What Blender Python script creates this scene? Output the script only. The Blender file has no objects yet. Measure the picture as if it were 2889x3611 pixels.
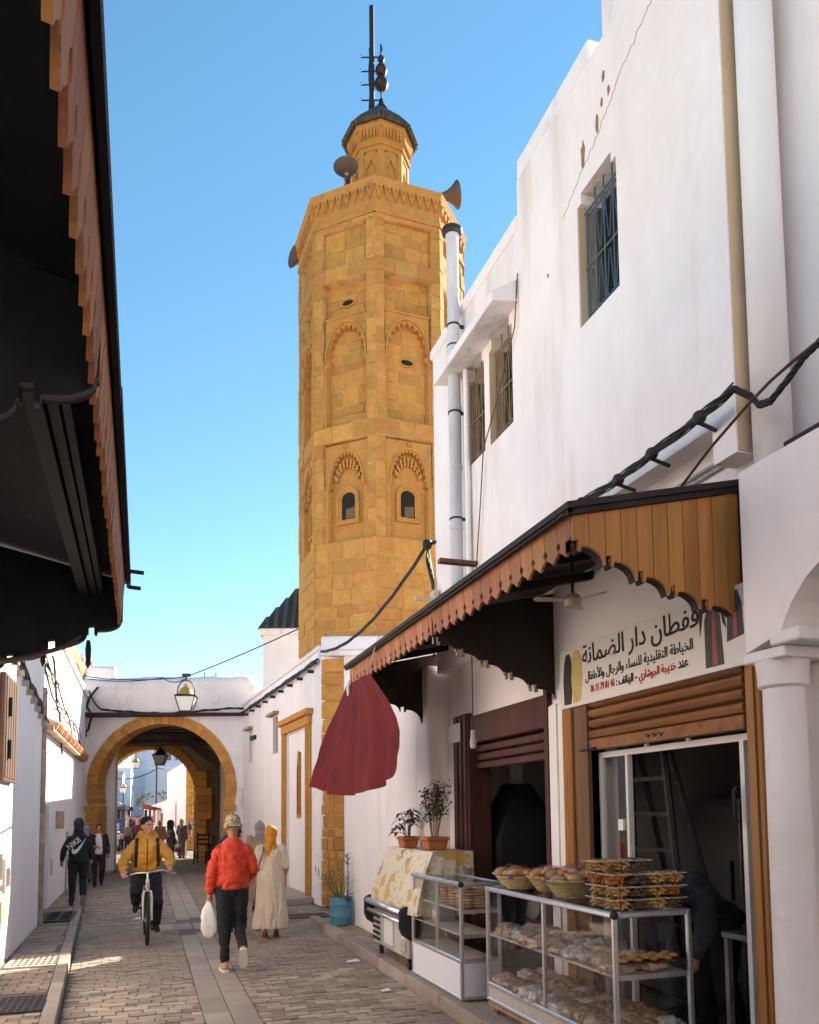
import bpy, bmesh, math, random
from mathutils import Vector, Matrix, noise as mnoise
rnd = random.Random(11)
SC = bpy.context.scene
COL = SC.collection
R_ = math.radians
# ------------------------------------------------------------------ camera
YAW, PITCH, ROLL = R_(18.1), R_(4.5), R_(0.6)
cam_data = bpy.data.cameras.new('camera')
cam = bpy.data.objects.new('camera', cam_data); COL.objects.link(cam)
fw = Vector((math.sin(YAW)*math.cos(PITCH), math.cos(YAW)*math.cos(PITCH), math.sin(PITCH)))
rt0 = Vector((math.cos(YAW), -math.sin(YAW), 0)); up0 = rt0.cross(fw)
rt = rt0*math.cos(ROLL) - up0*math.sin(ROLL); up = rt0*math.sin(ROLL) + up0*math.cos(ROLL)
cam.matrix_world = Matrix(((rt.x, up.x, -fw.x, 0), (rt.y, up.y, -fw.y, 0), (rt.z, up.z, -fw.z, 1.70), (0, 0, 0, 1)))
cam_data.sensor_width = 36; cam_data.lens = 28.8; cam_data.shift_y = 0.2296
cam_data.clip_start = 0.05; cam_data.clip_end = 3000
SC.camera = cam
# ------------------------------------------------------------------ sky and sun
SUN_DIR = Vector((1.0, 0.63, 0.64)).normalized()          # towards the sun
SUN_EL = math.asin(SUN_DIR.z); SUN_AZ = math.atan2(SUN_DIR.x, SUN_DIR.y)
world = bpy.data.worlds.new('World'); SC.world = world; world.use_nodes = True
nt = world.node_tree
bg = nt.nodes['Background']
sky = nt.nodes.new('ShaderNodeTexSky'); sky.sky_type = 'NISHITA'; sky.sun_disc = False
sky.sun_elevation = SUN_EL; sky.sun_rotation = SUN_AZ
sky.air_density = 1.0; sky.dust_density = 0.0; sky.ozone_density = 1.6
hs_ = nt.nodes.new('ShaderNodeHueSaturation'); hs_.inputs['Saturation'].default_value = 1.2; hs_.inputs['Hue'].default_value = .486
nt.links.new(sky.outputs[0], hs_.inputs['Color']); nt.links.new(hs_.outputs[0], bg.inputs[0]); bg.inputs[1].default_value = 0.07
sun_d = bpy.data.lights.new('sun', 'SUN'); sun_d.energy = 5.0; sun_d.angle = R_(0.5); sun_d.color = (1, .93, .82)
sun = bpy.data.objects.new('sun', sun_d); COL.objects.link(sun)
sun.rotation_euler = SUN_DIR.to_track_quat('Z', 'Y').to_euler()
sun.location = SUN_DIR*60
SC.view_settings.view_transform = 'Standard'; SC.view_settings.look = 'None'
SC.view_settings.use_white_balance = True; SC.view_settings.white_balance_temperature = 7000; SC.view_settings.white_balance_tint = 14
SC.view_settings.exposure = 1.93; SC.view_settings.gamma = 1
SC.render.engine = 'CYCLES'
SC.cycles.use_denoising = True
SC.cycles.max_bounces = 8; SC.cycles.diffuse_bounces = 5; SC.cycles.transparent_max_bounces = 16
SC.cycles.sample_clamp_indirect = 6
SC.render.film_transparent = False

# ------------------------------------------------------------------ materials
MATS = {}
def mat(name, col, rough=.8, col2=None, nscale=3., lo=.35, hi=.65, stretch=(1, 1, 1), rand=0., bump=0., bscale=40., metal=0., spec=.3,
        stain=None, sscale=2., sstretch=(1, 1, .18), slo=.58, shi=.75, alpha=None, coat=0., trans=0., sub=0., bstretch=None, bump2=0.):
    if name in MATS: return MATS[name]
    m = bpy.data.materials.new(name); m.use_nodes = True; t = m.node_tree; N = t.nodes; L = t.links
    b = N['Principled BSDF']
    b.inputs['Roughness'].default_value = rough; b.inputs['Metallic'].default_value = metal
    b.inputs['Specular IOR Level'].default_value = spec; b.inputs['Coat Weight'].default_value = coat
    b.inputs['Transmission Weight'].default_value = trans
    geo = N.new('ShaderNodeNewGeometry')
    def noise_(scale, st, detail=6):
        mp = N.new('ShaderNodeMapping'); mp.inputs['Scale'].default_value = st; L.new(geo.outputs['Position'], mp.inputs[0])
        n = N.new('ShaderNodeTexNoise'); n.inputs['Scale'].default_value = scale; n.inputs['Detail'].default_value = detail
        n.inputs['Roughness'].default_value = .62
        L.new(mp.outputs[0], n.inputs['Vector']); return n.outputs['Fac']
    def ramp(src, a, c):
        r = N.new('ShaderNodeMapRange'); r.inputs[1].default_value = a; r.inputs[2].default_value = c; r.clamp = True
        L.new(src, r.inputs[0]); return r.outputs[0]
    def mix(f, a, c):
        x = N.new('ShaderNodeMix'); x.data_type = 'RGBA'
        if f is None: x.inputs[0].default_value = 1
        else: L.new(f, x.inputs[0])
        for i, v in ((6, a), (7, c)):
            if isinstance(v, tuple): x.inputs[i].default_value = (*v[:3], 1)
            else: L.new(v, x.inputs[i])
        return x.outputs[2]
    c = col
    if col2: c = mix(ramp(noise_(nscale, stretch), lo, hi), col, col2)
    if stain: c = mix(ramp(noise_(sscale, sstretch), slo, shi), c, stain)
    if rand:
        oi = N.new('ShaderNodeObjectInfo'); hs = N.new('ShaderNodeHueSaturation')
        mr = N.new('ShaderNodeMapRange'); mr.inputs[3].default_value = 1-rand; mr.inputs[4].default_value = 1+rand
        L.new(oi.outputs['Random'], mr.inputs[0]); L.new(mr.outputs[0], hs.inputs['Value'])
        mr2 = N.new('ShaderNodeMapRange'); mr2.inputs[3].default_value = .5-rand*.05; mr2.inputs[4].default_value = .5+rand*.05
        fr = N.new('ShaderNodeMath'); fr.operation = 'FRACT'; mu = N.new('ShaderNodeMath'); mu.operation = 'MULTIPLY'; mu.inputs[1].default_value = 17.3
        L.new(oi.outputs['Random'], mu.inputs[0]); L.new(mu.outputs[0], fr.inputs[0]); L.new(fr.outputs[0], mr2.inputs[0]); L.new(mr2.outputs[0], hs.inputs['Hue'])
        if isinstance(c, tuple): hs.inputs['Color'].default_value = (*c, 1)
        else: L.new(c, hs.inputs['Color'])
        c = hs.outputs[0]
    if isinstance(c, tuple): b.inputs['Base Color'].default_value = (*c, 1)
    else: L.new(c, b.inputs['Base Color'])
    if bump:
        bn = N.new('ShaderNodeBump'); bn.inputs['Strength'].default_value = min(1, bump); bn.inputs['Distance'].default_value = .012*max(1, bump)
        L.new(noise_(bscale, bstretch or stretch, 5), bn.inputs['Height']); L.new(bn.outputs[0], b.inputs['Normal'])
        if bump2:
            b2 = N.new('ShaderNodeBump'); b2.inputs['Strength'].default_value = bump2; b2.inputs['Distance'].default_value = .05; L.new(noise_(2.6, (1, 1, .8), 3), b2.inputs['Height']); L.new(b2.outputs[0], bn.inputs['Normal'])
    if alpha is not None: b.inputs['Alpha'].default_value = alpha
    MATS[name] = m; return m
def glass(name, tint=(.97, .98, .98), rough=.02, ior=1.5):
    if name in MATS: return MATS[name]
    m = bpy.data.materials.new(name); m.use_nodes = True; t = m.node_tree; N = t.nodes; N.clear(); L = t.links
    o = N.new('ShaderNodeOutputMaterial'); mx = N.new('ShaderNodeMixShader'); lw_ = N.new('ShaderNodeLayerWeight'); lw_.inputs[0].default_value = .5; pw = N.new('ShaderNodeMath'); pw.operation = 'POWER'; pw.inputs[1].default_value = 4.0; fr = N.new('ShaderNodeMath'); fr.operation = 'MULTIPLY_ADD'; f0 = ((ior-1)/(ior+1))**2; fr.inputs[1].default_value = .75; fr.inputs[2].default_value = f0
    tr = N.new('ShaderNodeBsdfTransparent'); tr.inputs[0].default_value = (*tint, 1)
    gl = N.new('ShaderNodeBsdfGlossy'); gl.inputs['Roughness'].default_value = rough
    L.new(lw_.outputs['Facing'], pw.inputs[0]); L.new(pw.outputs[0], fr.inputs[0]); L.new(fr.outputs[0], mx.inputs[0]); L.new(tr.outputs[0], mx.inputs[1]); L.new(gl.outputs[0], mx.inputs[2]); L.new(mx.outputs[0], o.inputs[0])
    MATS[name] = m; return m

WHITE = mat('white_plaster', (.84, .79, .78), .9, (.72, .66, .65), 1.6, .35, .85, stretch=(1, 1, .5), bump=.55, bscale=11, bump2=.5, stain=(.50, .37, .28), sscale=1.8, sstretch=(1, 1, .14), slo=.60, shi=.86)
WHITE2 = mat('white_plaster_worn', (.80, .765, .775), .9, (.70, .655, .665), 1.5, .35, .75, bump=.9, bscale=8, bump2=.8, stain=(.45, .33, .25), sscale=2.2, slo=.6, shi=.82, sstretch=(1, 1, .35))
WHITE3 = mat('weathered_limewash', (.83, .775, .76), .9, (.69, .62, .60), 1.5, .38, .85, stretch=(1, 1, .5), bump=.6, bscale=11, bump2=.6, stain=(.52, .36, .26), sscale=1.5, sstretch=(1, 1, .12), slo=.53, shi=.80)
WHITE_CLEAN = mat('white_paint', (.80, .78, .77), .75, (.74, .71, .70), 2, .3, .8, bump=.2, bscale=14)
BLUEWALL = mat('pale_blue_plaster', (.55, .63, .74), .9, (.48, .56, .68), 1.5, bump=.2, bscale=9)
STONE = mat('golden_stone', (.56, .275, .074), .92, (.46, .21, .052), 7, .35, .7, rand=.15, bump=1.3, bscale=30, stain=(.36, .19, .075), sscale=6, sstretch=(1, 1, .8), slo=.56, shi=.74)
STONE_C = mat('carved_golden_stone', (.55, .27, .073), .92, (.45, .205, .052), 6, .35, .75, bump=1.0, bscale=30, stain=(.32, .175, .08), sscale=4, sstretch=(1, 1, .6), slo=.56, shi=.76)
MORTAR = mat('lime_mortar', (.62, .40, .19), .95, (.46, .24, .08), 3, .45, .6, bump=.7, bscale=30)
WOODP = mat('orange_varnished_wood', (.39, .155, .065), .6, (.25, .095, .04), 7, .35, .7, stretch=(1, 1, .09), rand=.24, bump=.6, bscale=30, stain=(.40, .24, .14), sscale=6, sstretch=(1, 1, .12), slo=.62, shi=.78)
WOODY = mat('honey_varnished_wood', (.42, .19, .05), .5, (.28, .115, .03), 7, .35, .7, stretch=(1, 1, .09), rand=.14, bump=.6, bscale=30, stain=(.44, .27, .13), sscale=5, sstretch=(1, 1, .1), slo=.66, shi=.8)
WOODK = mat('black_tarred_wood', (.026, .026, .031), .8, (.019, .019, .023), 5, bump=.3, bscale=30)
WOODD = mat('dark_stained_wood', (.030, .022, .020), .7, (.018, .014, .014), 6, stretch=(1, .1, 1), bump=.3, bscale=30)
WOODB = mat('brown_wood', (.20, .10, .045), .6, (.11, .05, .025), 9, stretch=(1, 1, .08), bump=.3, bscale=30)
WOODM = mat('mahogany_wood', (.085, .022, .015), .6, (.045, .012, .009), 9, stretch=(1, 1, .1), bump=.2, bscale=30)
BLACK = mat('black_cable', (.018, .017, .018), .6)
IRON = mat('dark_iron', (.035, .032, .034), .55, metal=.6, spec=.5)
ALU = mat('aluminium', (.72, .72, .74), .32, (.62, .62, .65), 8, metal=.85, bump=.05)
ALUW = mat('white_lacquered_metal', (.70, .68, .67), .4, (.62, .59, .57), 3, .3, .8)
GLASS = glass('clear_glass')
GLASSD = glass('tinted_glass', (.62, .64, .62))
PAVER = mat('sandstone_paver', (.40, .325, .255), .85, (.30, .24, .19), 2.2, .35, .7, rand=.30, bump=.6, bscale=45, stain=(.20, .16, .13), sscale=1.1, sstretch=(1, 1, 1), slo=.54, shi=.8)
PAVER2 = mat('brown_brick_paver', (.35, .275, .205), .88, (.26, .20, .15), 3, .35, .7, rand=.26, bump=.5, bscale=45)
JOINT = mat('sand_joint', (.20, .16, .125), .95, (.14, .11, .09), 5, bump=.5, bscale=60)
SLAB = mat('grey_stone_slab', (.36, .305, .26), .8, (.29, .245, .21), 1.7, .35, .7, rand=.12, bump=.3, bscale=40)
KERB = mat('kerb_stone', (.36, .30, .25), .85, (.27, .22, .18), 3, .35, .7, rand=.12, bump=.5, bscale=35)
EARTH = mat('street_ground', (.24, .19, .15), .95, (.19, .15, .12), 2, bump=.4, bscale=30)
TILE = mat('old_roof_tile', (.10, .085, .075), .8, (.055, .06, .055), 5, bump=.5, bscale=30, rand=.25)
TERRA = mat('terracotta', (.42, .15, .055), .75, (.34, .115, .04), 6, bump=.2, bscale=30)

# ------------------------------------------------------------------ mesh helpers
WMX = {}
class MB:
    def __init__(s, M=None): s.v = []; s.f = []; s.M = M; s.mi = []; s.cm = 0
    def add(s, vs, fs):
        o = len(s.v)
        for p in vs:
            p = Vector(p); s.v.append(tuple(s.M @ p) if s.M else tuple(p))
        for f in fs: s.f.append([i+o for i in f]); s.mi.append(s.cm)
        return s
    def box(s, x0, x1, y0, y1, z0, z1):
        return s.add([(x0, y0, z0), (x1, y0, z0), (x1, y1, z0), (x0, y1, z0), (x0, y0, z1), (x1, y0, z1), (x1, y1, z1), (x0, y1, z1)],
                     [(3, 2, 1, 0), (4, 5, 6, 7), (0, 1, 5, 4), (1, 2, 6, 5), (2, 3, 7, 6), (3, 0, 4, 7)])
    def hexa(s, p): return s.add(p, [(3, 2, 1, 0), (4, 5, 6, 7), (0, 1, 5, 4), (1, 2, 6, 5), (2, 3, 7, 6), (3, 0, 4, 7)])
    def prism(s, poly, a, b, axis='y'):
        # poly: 2D points; extruded from a to b along axis. axis y: (x,z); axis x: (y,z); axis z: (x,y)
        def P(u, w, t): return (u, t, w) if axis == 'y' else ((t, u, w) if axis == 'x' else (u, w, t))
        n = len(poly)
        vs = [P(u, w, a) for u, w in poly]+[P(u, w, b) for u, w in poly]
        return s.add(vs, [list(range(n)), list(range(2*n-1, n-1, -1))]+[(i, i+n, (i+1) % n+n, (i+1) % n) for i in range(n)])
    def strip(s, outer, inner, a, b, axis='y', closed=False):
        # solid between two polylines of equal length, extruded a..b
        n = len(outer); m = n if closed else n-1
        for i in range(m):
            j = (i+1) % n
            s.prism([outer[i], outer[j], inner[j], inner[i]], a, b, axis)
        return s
    def tube(s, pts, r, n=8, cap=True, close=False):
        pts = [Vector(p) for p in pts]; k = len(pts); rs = r if isinstance(r, (list, tuple)) else [r]*k
        vs = []; fs = []; prev = None
        for i, p in enumerate(pts):
            d = (pts[min(i+1, k-1)]-pts[max(i-1, 0)])
            if close: d = pts[(i+1) % k]-pts[i-1]
            d = d.normalized() if d.length > 1e-9 else Vector((0, 0, 1))
            if prev is None:
                h = Vector((0, 0, 1)) if abs(d.z) < .9 else Vector((1, 0, 0)); u = d.cross(h).normalized()
            else: u = (prev-d*prev.dot(d)); u = u.normalized() if u.length > 1e-6 else d.orthogonal().normalized()
            prev = u; w = d.cross(u)
            for j in range(n):
                a = 2*math.pi*j/n; vs.append(p+(u*math.cos(a)+w*math.sin(a))*rs[i])
        for i in range(k if close else k-1):
            i2 = (i+1) % k
            for j in range(n): fs.append((i*n+j, i*n+(j+1) % n, i2*n+(j+1) % n, i2*n+j))
        if cap and not close: fs += [list(range(n-1, -1, -1)), list(range((k-1)*n, k*n))]
        return s.add(vs, fs)
    def lathe(s, prof, n=16, c=(0, 0, 0), a0=0, a1=2*math.pi, sy=1.0):
        full = abs(a1-a0-2*math.pi) < 1e-6; m = n if full else n+1; vs = []; fs = []
        for r, z in prof:
            for j in range(m):
                a = a0+(a1-a0)*j/n; vs.append((c[0]+r*math.cos(a), c[1]+r*sy*math.sin(a), c[2]+z))
        for i in range(len(prof)-1):
            for j in range(n):
                j2 = (j+1) % m if full else j+1
                fs.append((i*m+j, i*m+j2, (i+1)*m+j2, (i+1)*m+j))
        if full:
            if prof[0][0] > 1e-4: fs.append(list(range(n-1, -1, -1)))
            if prof[-1][0] > 1e-4: fs.append(list(range((len(prof)-1)*n, len(prof)*n)))
        return s.add(vs, fs)
    def ball(s, c, r, n=10, m=7):
        r = r if isinstance(r, (tuple, list)) else (r, r, r); vs = []; fs = []
        for i in range(m+1):
            t = math.pi*i/m
            for j in range(n):
                a = 2*math.pi*j/n; vs.append((c[0]+r[0]*math.sin(t)*math.cos(a), c[1]+r[1]*math.sin(t)*math.sin(a), c[2]+r[2]*math.cos(t)))
        for i in range(m):
            for j in range(n): fs.append((i*n+j, (i+1)*n+j, (i+1)*n+(j+1) % n, i*n+(j+1) % n))
        return s.add(vs, fs)
    def mesh(s, name, mats, smooth=False, bevel=0, auto=None, jit=0):
        me = bpy.data.meshes.new(name)
        if jit: s.v = [(x+rnd.uniform(-jit, jit), y+rnd.uniform(-jit, jit), z+rnd.uniform(-jit, jit)) for x, y, z in s.v]
        me.from_pydata(s.v, [], s.f)
        mats = mats if isinstance(mats, (list, tuple)) else [mats]
        for m in mats: me.materials.append(m)
        if len(mats) > 1: me.polygons.foreach_set('material_index', s.mi)
        bm = bmesh.new(); bm.from_mesh(me)
        bmesh.ops.remove_doubles(bm, verts=bm.verts, dist=1e-5)
        bmesh.ops.recalc_face_normals(bm, faces=bm.faces)
        if bevel:
            ed = [e for e in bm.edges if len(e.link_faces) == 2 and e.calc_face_angle(0) > .6]
            bmesh.ops.bevel(bm, geom=ed, offset=bevel, segments=1, affect='EDGES', profile=.5, clamp_overlap=True)
        bm.to_mesh(me); bm.free()
        if smooth:
            me.polygons.foreach_set('use_smooth', [True]*len(me.polygons))
            if auto: me.set_sharp_from_angle(angle=R_(auto))
        me.update(); return me
    def build(s, name, mats, parent=None, smooth=False, bevel=0, auto=None, jit=0, local=False):
        return link(name, s.mesh(name, mats, smooth, bevel, auto, jit), parent, local=local)
def link(name, me, parent=None, loc=None, rz=0, local=False, M=None):
    o = bpy.data.objects.new(name, me); COL.objects.link(o)
    if M is not None: o.matrix_world = M
    elif loc is not None: o.location = loc; o.rotation_euler = (0, 0, rz)
    if parent is not None:
        o.parent = parent
        if not local: o.matrix_parent_inverse = WMX.get(parent.name, Matrix.Identity(4)).inverted()
    if local and parent is not None: WMX[o.name] = WMX.get(parent.name, Matrix.Identity(4)) @ Matrix.LocRotScale(loc, None, None) if loc else WMX.get(parent.name, Matrix.Identity(4))
    elif M is not None: WMX[o.name] = M.copy()
    elif loc is not None: WMX[o.name] = Matrix.Translation(loc) @ Matrix.Rotation(rz, 4, 'Z')
    return o
def tag(o, label=None, cat=None, group=None, kind=None):
    if label: o['label'] = label
    if cat: o['category'] = cat
    if group: o['group'] = group
    if kind: o['kind'] = kind
    return o
def thing(name, label, cat, loc=(0, 0, 0), rz=0, group=None):
    o = bpy.data.objects.new(name, None); COL.objects.link(o); o.empty_display_size = .1
    o.location = loc; o.rotation_euler = (0, 0, rz)
    WMX[o.name] = Matrix.Translation(loc) @ Matrix.Rotation(rz, 4, 'Z')
    return tag(o, label, cat, group)
def struct(o): o['kind'] = 'structure'; return o
def copy_tree(o, parent=None, loc=None, rz=None):
    c = o.copy(); COL.objects.link(c); c.parent = parent
    if parent is not None: c.matrix_parent_inverse = o.matrix_parent_inverse.copy()
    if loc is not None: c.location = loc
    if rz is not None: c.rotation_euler = (0, 0, rz)
    for ch in o.children: copy_tree(ch, c)
    return c
def unitbox(name, m, sx=1, sy=1, sz=1, bevel=0, jit=0):
    return MB().box(-sx/2, sx/2, -sy/2, sy/2, -sz, 0).mesh(name, m, bevel=bevel, jit=jit)
def sag(a, b, drop, n=14):
    a, b = Vector(a), Vector(b)
    return [a.lerp(b, i/n)-Vector((0, 0, drop*4*(i/n)*(1-i/n))) for i in range(n+1)]
def wallrects(mb, u0, u1, z0, z1, holes, a, b, axis='x'):
    # a wall slab between a and b with rectangular holes (u0,u1,z0,z1)
    us = sorted({u0, u1, *[h[0] for h in holes], *[h[1] for h in holes]}); zs = sorted({z0, z1, *[h[2] for h in holes], *[h[3] for h in holes]})
    us = [u for u in us if u0 <= u <= u1]; zs = [z for z in zs if z0 <= z <= z1]
    for i in range(len(us)-1):
        k = 0
        while k < len(zs)-1:
            def free(k): 
                cu, cz = (us[i]+us[i+1])/2, (zs[k]+zs[k+1])/2
                return not any(h[0] < cu < h[1] and h[2] < cz < h[3] for h in holes)
            if not free(k): k += 1; continue
            k2 = k
            while k2+1 < len(zs)-1 and free(k2+1): k2 += 1
            if axis == 'x': mb.box(a, b, us[i], us[i+1], zs[k], zs[k2+1])
            else: mb.box(us[i], us[i+1], a, b, zs[k], zs[k2+1])
            k = k2+1
# ------------------------------------------------------------------ ground
def kx(y):   # left kerb outer edge
    return -.61-(y-6.98)*.0424
g = struct(MB().add([(-80, -30, -.03), (80, -30, -.03), (80, 500, -.03), (-80, 500, -.03)], [(0, 1, 2, 3)]).build('ground', EARTH))
street = struct(MB().box(-1.8, 3.2, -4, 60, -.028, -.012).build('street', JOINT))
RK = 2.47    # right kerb outer edge
def inside(x, y):
    pass
    if 1.02+.006*(y-7) < x and (x < RK-.03 or (y > 12.35 and x < 3.06-.045*(y-14.8 if y > 14.8 else 0))) : return not (12.6 < y < 13.6 and .2 < x < 1.15)
    return False
L, W = .215, .112
pm = [unitbox('paver', PAVER, L-.012, W-.014, .03, .004, .002) for _ in range(6)]
rest = MB(); cand = []
y = 4.6; row = 0
while y < 36:
    off = (row % 2)*.5*L+rnd.uniform(-.03, .03)
    x = -1.5+off
    while x < 3.3:
        for lo, hi in ((kx(y)+.012, .52+.004*(y-7)), (.972+.004*(y-7), RK-.008 if y < 12.3 else 3.06-(.05*(y-14.8) if y > 14.8 else 0))):
            if 12.7 < y < 13.46: lo, hi = (lo, .222) if lo < 0 else (1.035, hi)
            a_, b_ = max(x-L/2, lo), min(x+L/2, hi)
            if b_-a_ > .045: cand.append(((a_+b_)/2, y+rnd.uniform(-.003, .003), (b_-a_)/L))
        x += L
    y += W; row += 1
vis = [c for c in cand if c[1] > 6.2 and not (c[0] > 2.2 and c[1] < 7)]
vis.sort(key=lambda c: c[1])
first = set(vis[:300])
for c in cand:
    dz = rnd.uniform(-.006, .004)
    if c in first:
        o = link('paver', rnd.choice(pm), street, loc=(c[0], c[1], dz)); o.scale.x = c[2]; o.rotation_euler = (rnd.uniform(-.012, .012), rnd.uniform(-.012, .012), rnd.uniform(-.02, .02))
    else:
        a = rnd.uniform(-.003, .003)
        rest.box(c[0]-L*c[2]/2+.006, c[0]+L*c[2]/2-.006, c[1]-W/2+.007, c[1]+W/2-.007, -.03, dz+a)
tag(rest.build('paving', PAVER, street), kind='stuff')
# central run of slabs
sl = [unitbox('slab', SLAB, .215, .58, .03, .004, .002) for _ in range(3)]
y = 4.7
while y < 33:
    if not (12.35 < y < 13.75):
        for k, xx in ((0, .635), (1, .84)):
            o = link('slab', rnd.choice(sl), street, loc=(xx+.004*(y-7)+(.02 if k else 0), y+k*.21, rnd.uniform(-.002, .003)))
    y += .59
for i, xx in enumerate((.36, .62, .90)):
    link('cross_slab', unitbox('cross_slab', SLAB, .255, .66, .03, .004), street, loc=(xx, 13.07, .001))
# left pavement
lp = struct(MB().hexa([(-2.0, 4, 0), (kx(4)-.01, 4, 0), (kx(25)-.01, 25, 0), (-2.0, 25, 0), (-2.0, 4, .086), (kx(4)-.01, 4, .086), (kx(25)-.01, 25, .086), (-2.0, 25, .086)]).build('left_pavement', JOINT))
km = unitbox('kerb_stone', KERB, .115, .80, .12, .008, .003)
y = 5.0
while y < 24:
    o = link('kerb_stone', km, lp, loc=(kx(y)-.06, y, .108+rnd.uniform(-.003, .003)), rz=.042); y += .812
rests = MB(); n = 0
covers = [(-1.5, -.9, 13.45, 14.95), (-1.40, -.92, 10.65, 11.22), (-1.40, -.84, 9.6, 10.45), (-1.3, -.70, 7.45, 8.2)]
bm_ = [unitbox('brick', PAVER2, .20, .095, .03, .004, .002) for _ in range(5)]
y = 6.3; row = 0
while y < 23.5:
    x = -1.62+(row % 2)*.105
    while x < kx(y)-.06:
        a_, b_ = x-.1, min(x+.1, kx(y)-.128)
        if b_-a_ < .04: x += .211; continue
        if not any(a-.06 < x < b+.06 and c-.03 < y < d+.03 for a, b, c, d in covers):
            if n < 300 and y > 6.6: link('brick', rnd.choice(bm_), lp, loc=((a_+b_)/2, y, .10+rnd.uniform(-.004, .004)), rz=rnd.uniform(-.015, .015)).scale.x = (b_-a_)/.2; n += 1
            else: rests.box(a_, b_, y-.047, y+.047, .07, .10+rnd.uniform(-.004, .004))
        x += .211
    y += .107; row += 1
tag(rests.build('paving', PAVER2, lp), kind='stuff')
# covers in the left pavement
dg = thing('drain_grate', 'long rusty slotted drain grate in the left pavement ahead of the hooded man', 'drain', (-1.2, 14.2, .1))
f = MB(); f.box(-1.44, -.98, 13.55, 13.61, .06, .112).box(-1.44, -.98, 14.79, 14.85, .06, .112).box(-1.44, -1.38, 13.61, 14.79, .06, .112).box(-1.04, -.98, 13.61, 14.79, .06, .112).box(-1.23, -1.19, 13.61, 14.79, .06, .108)
f.build('frame', IRON, dg)
MB().box(-1.40, -1.02, 13.6, 14.8, .04, .062).build('pit', BLACK, dg)
for i in range(7): MB().box(-1.38, -1.04, 13.72+i*.165, 13.77+i*.165, .07, .106).build('bar', IRON, dg)
tag(MB().box(-1.38, -.95, 10.68, 11.18, .05, .106).build('inspection_cover', KERB, None, bevel=.006), 'plain pale rectangular cover slab set flush in the left pavement', 'cover')
gs = thing('slotted_cover', 'pale pierced cover with rows of slots in the sunlit patch of pavement', 'cover', (-1.1, 10.1, .1))
wallrects(q := MB(), -1.36, -.86, 9.66, 10.42, [(-1.31+i*.06, -1.275+i*.06, 9.72+j*.135, 9.82+j*.135) for i in range(8) for j in range(5)], .08, .107, 'x')
# wallrects works in (u,z); turn it flat
q.v = [(u, w, t) for t, u, w in q.v]; q.build('plate', KERB, gs)
MB().box(-1.35, -.87, 9.67, 10.41, .06, .078).build('pit', mat('dusty_pit', (.16, .12, .09), .95), gs)
cc = thing('cast_iron_cover', 'dark square cast iron manhole cover with a raised chequer pattern', 'manhole cover', (-1.0, 7.8, .1))
MB().box(-1.27, -.72, 7.5, 8.15, .06, .103).build('plate', IRON, cc, bevel=.004)
ch = MB()
for i in range(9):
    for j in range(10): ch.box(-1.25+i*.058, -1.215+i*.058, 7.53+j*.061, 7.565+j*.061, .1, .109)
tag(ch.build('chequer_pattern', IRON, cc), kind='stuff')
# right pavement
rp = struct(MB().box(RK+.1, 3.4, 2.0, 12.24, 0, .095).build('right_pavement', JOINT))
km2 = unitbox('kerb_stone', KERB, .14, .95, .15, .01, .003)
y = 2.5
while y < 12.2:
    link('kerb_stone', km2, rp, loc=(RK+.07, y, .118+rnd.uniform(-.003, .003))); y += .962
link('kerb_stone', unitbox('kerb_stone', KERB, .42, .13, .15, .01), rp, loc=(RK+.36, 12.2, .117))
y = 4.2; row = 0
while y < 12.1:
    x = RK+.26-(row % 2)*.06
    while x < 3.1:
        link('brick', rnd.choice(bm_), rp, loc=(x, y, .112+rnd.uniform(-.003, .003)), rz=rnd.uniform(-.02, .02)) if y > 7.2 else None
        x += .211
    y += .107; row += 1
MB().box(RK+.15, 3.3, 2.1, 7.15, .08, .11).build('concrete_apron', SLAB, rp)
gr = thing('drain_grate', 'four panel iron drain grate in the paving beside the blue drum', 'drain', (2.6, 13.55, 0))
MB().box(2.26, 2.98, 13.24, 13.88, -.02, .006).build('frame', IRON, gr)
for i in range(4): MB().box(2.29+i*.175, 2.43+i*.175, 13.3, 13.82, .004, .012).build('panel', mat('rusty_iron', (.05, .04, .035), .8, (.09, .06, .045), 8), gr)
# low step in front of the bricked-up door
st = MB().hexa([(2.42, 15.1, 0), (3.4, 15.5, 0), (3.2, 22.9, 0), (2.5, 22.0, 0), (2.42, 15.1, .12), (3.4, 15.5, .12), (3.2, 22.9, .12), (2.5, 22.0, .12)])
tag(st.build('door_step', SLAB, None, bevel=.01), 'low stone step along the foot of the wall with the bricked-up doorway', 'step')
MB  # end ground
for p, s, l in (((-.05, 14.15), .07, 'small white crumpled paper scrap lying in the street near the cyclist'), ((2.3, 9.2), .08, 'torn white card scrap lying by the right kerb'), ((2.22, 7.6), .05, 'tiny white paper scrap on the paving near the display cabinet')):
    m_ = MB(); m_.add([(p[0]-s, p[1]-s*.5, .012), (p[0]+s, p[1]-s*.6, .016), (p[0]+s*.9, p[1]+s*.7, .03), (p[0]-s*.7, p[1]+s*.6, .014), (p[0], p[1], .035)], [(0, 1, 4), (1, 2, 4), (2, 3, 4), (3, 0, 4)])
    tag(m_.build('paper_scrap', mat('white_paper', (.75, .74, .72), .8)), l, 'litter', 'scraps of paper on the street')
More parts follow.
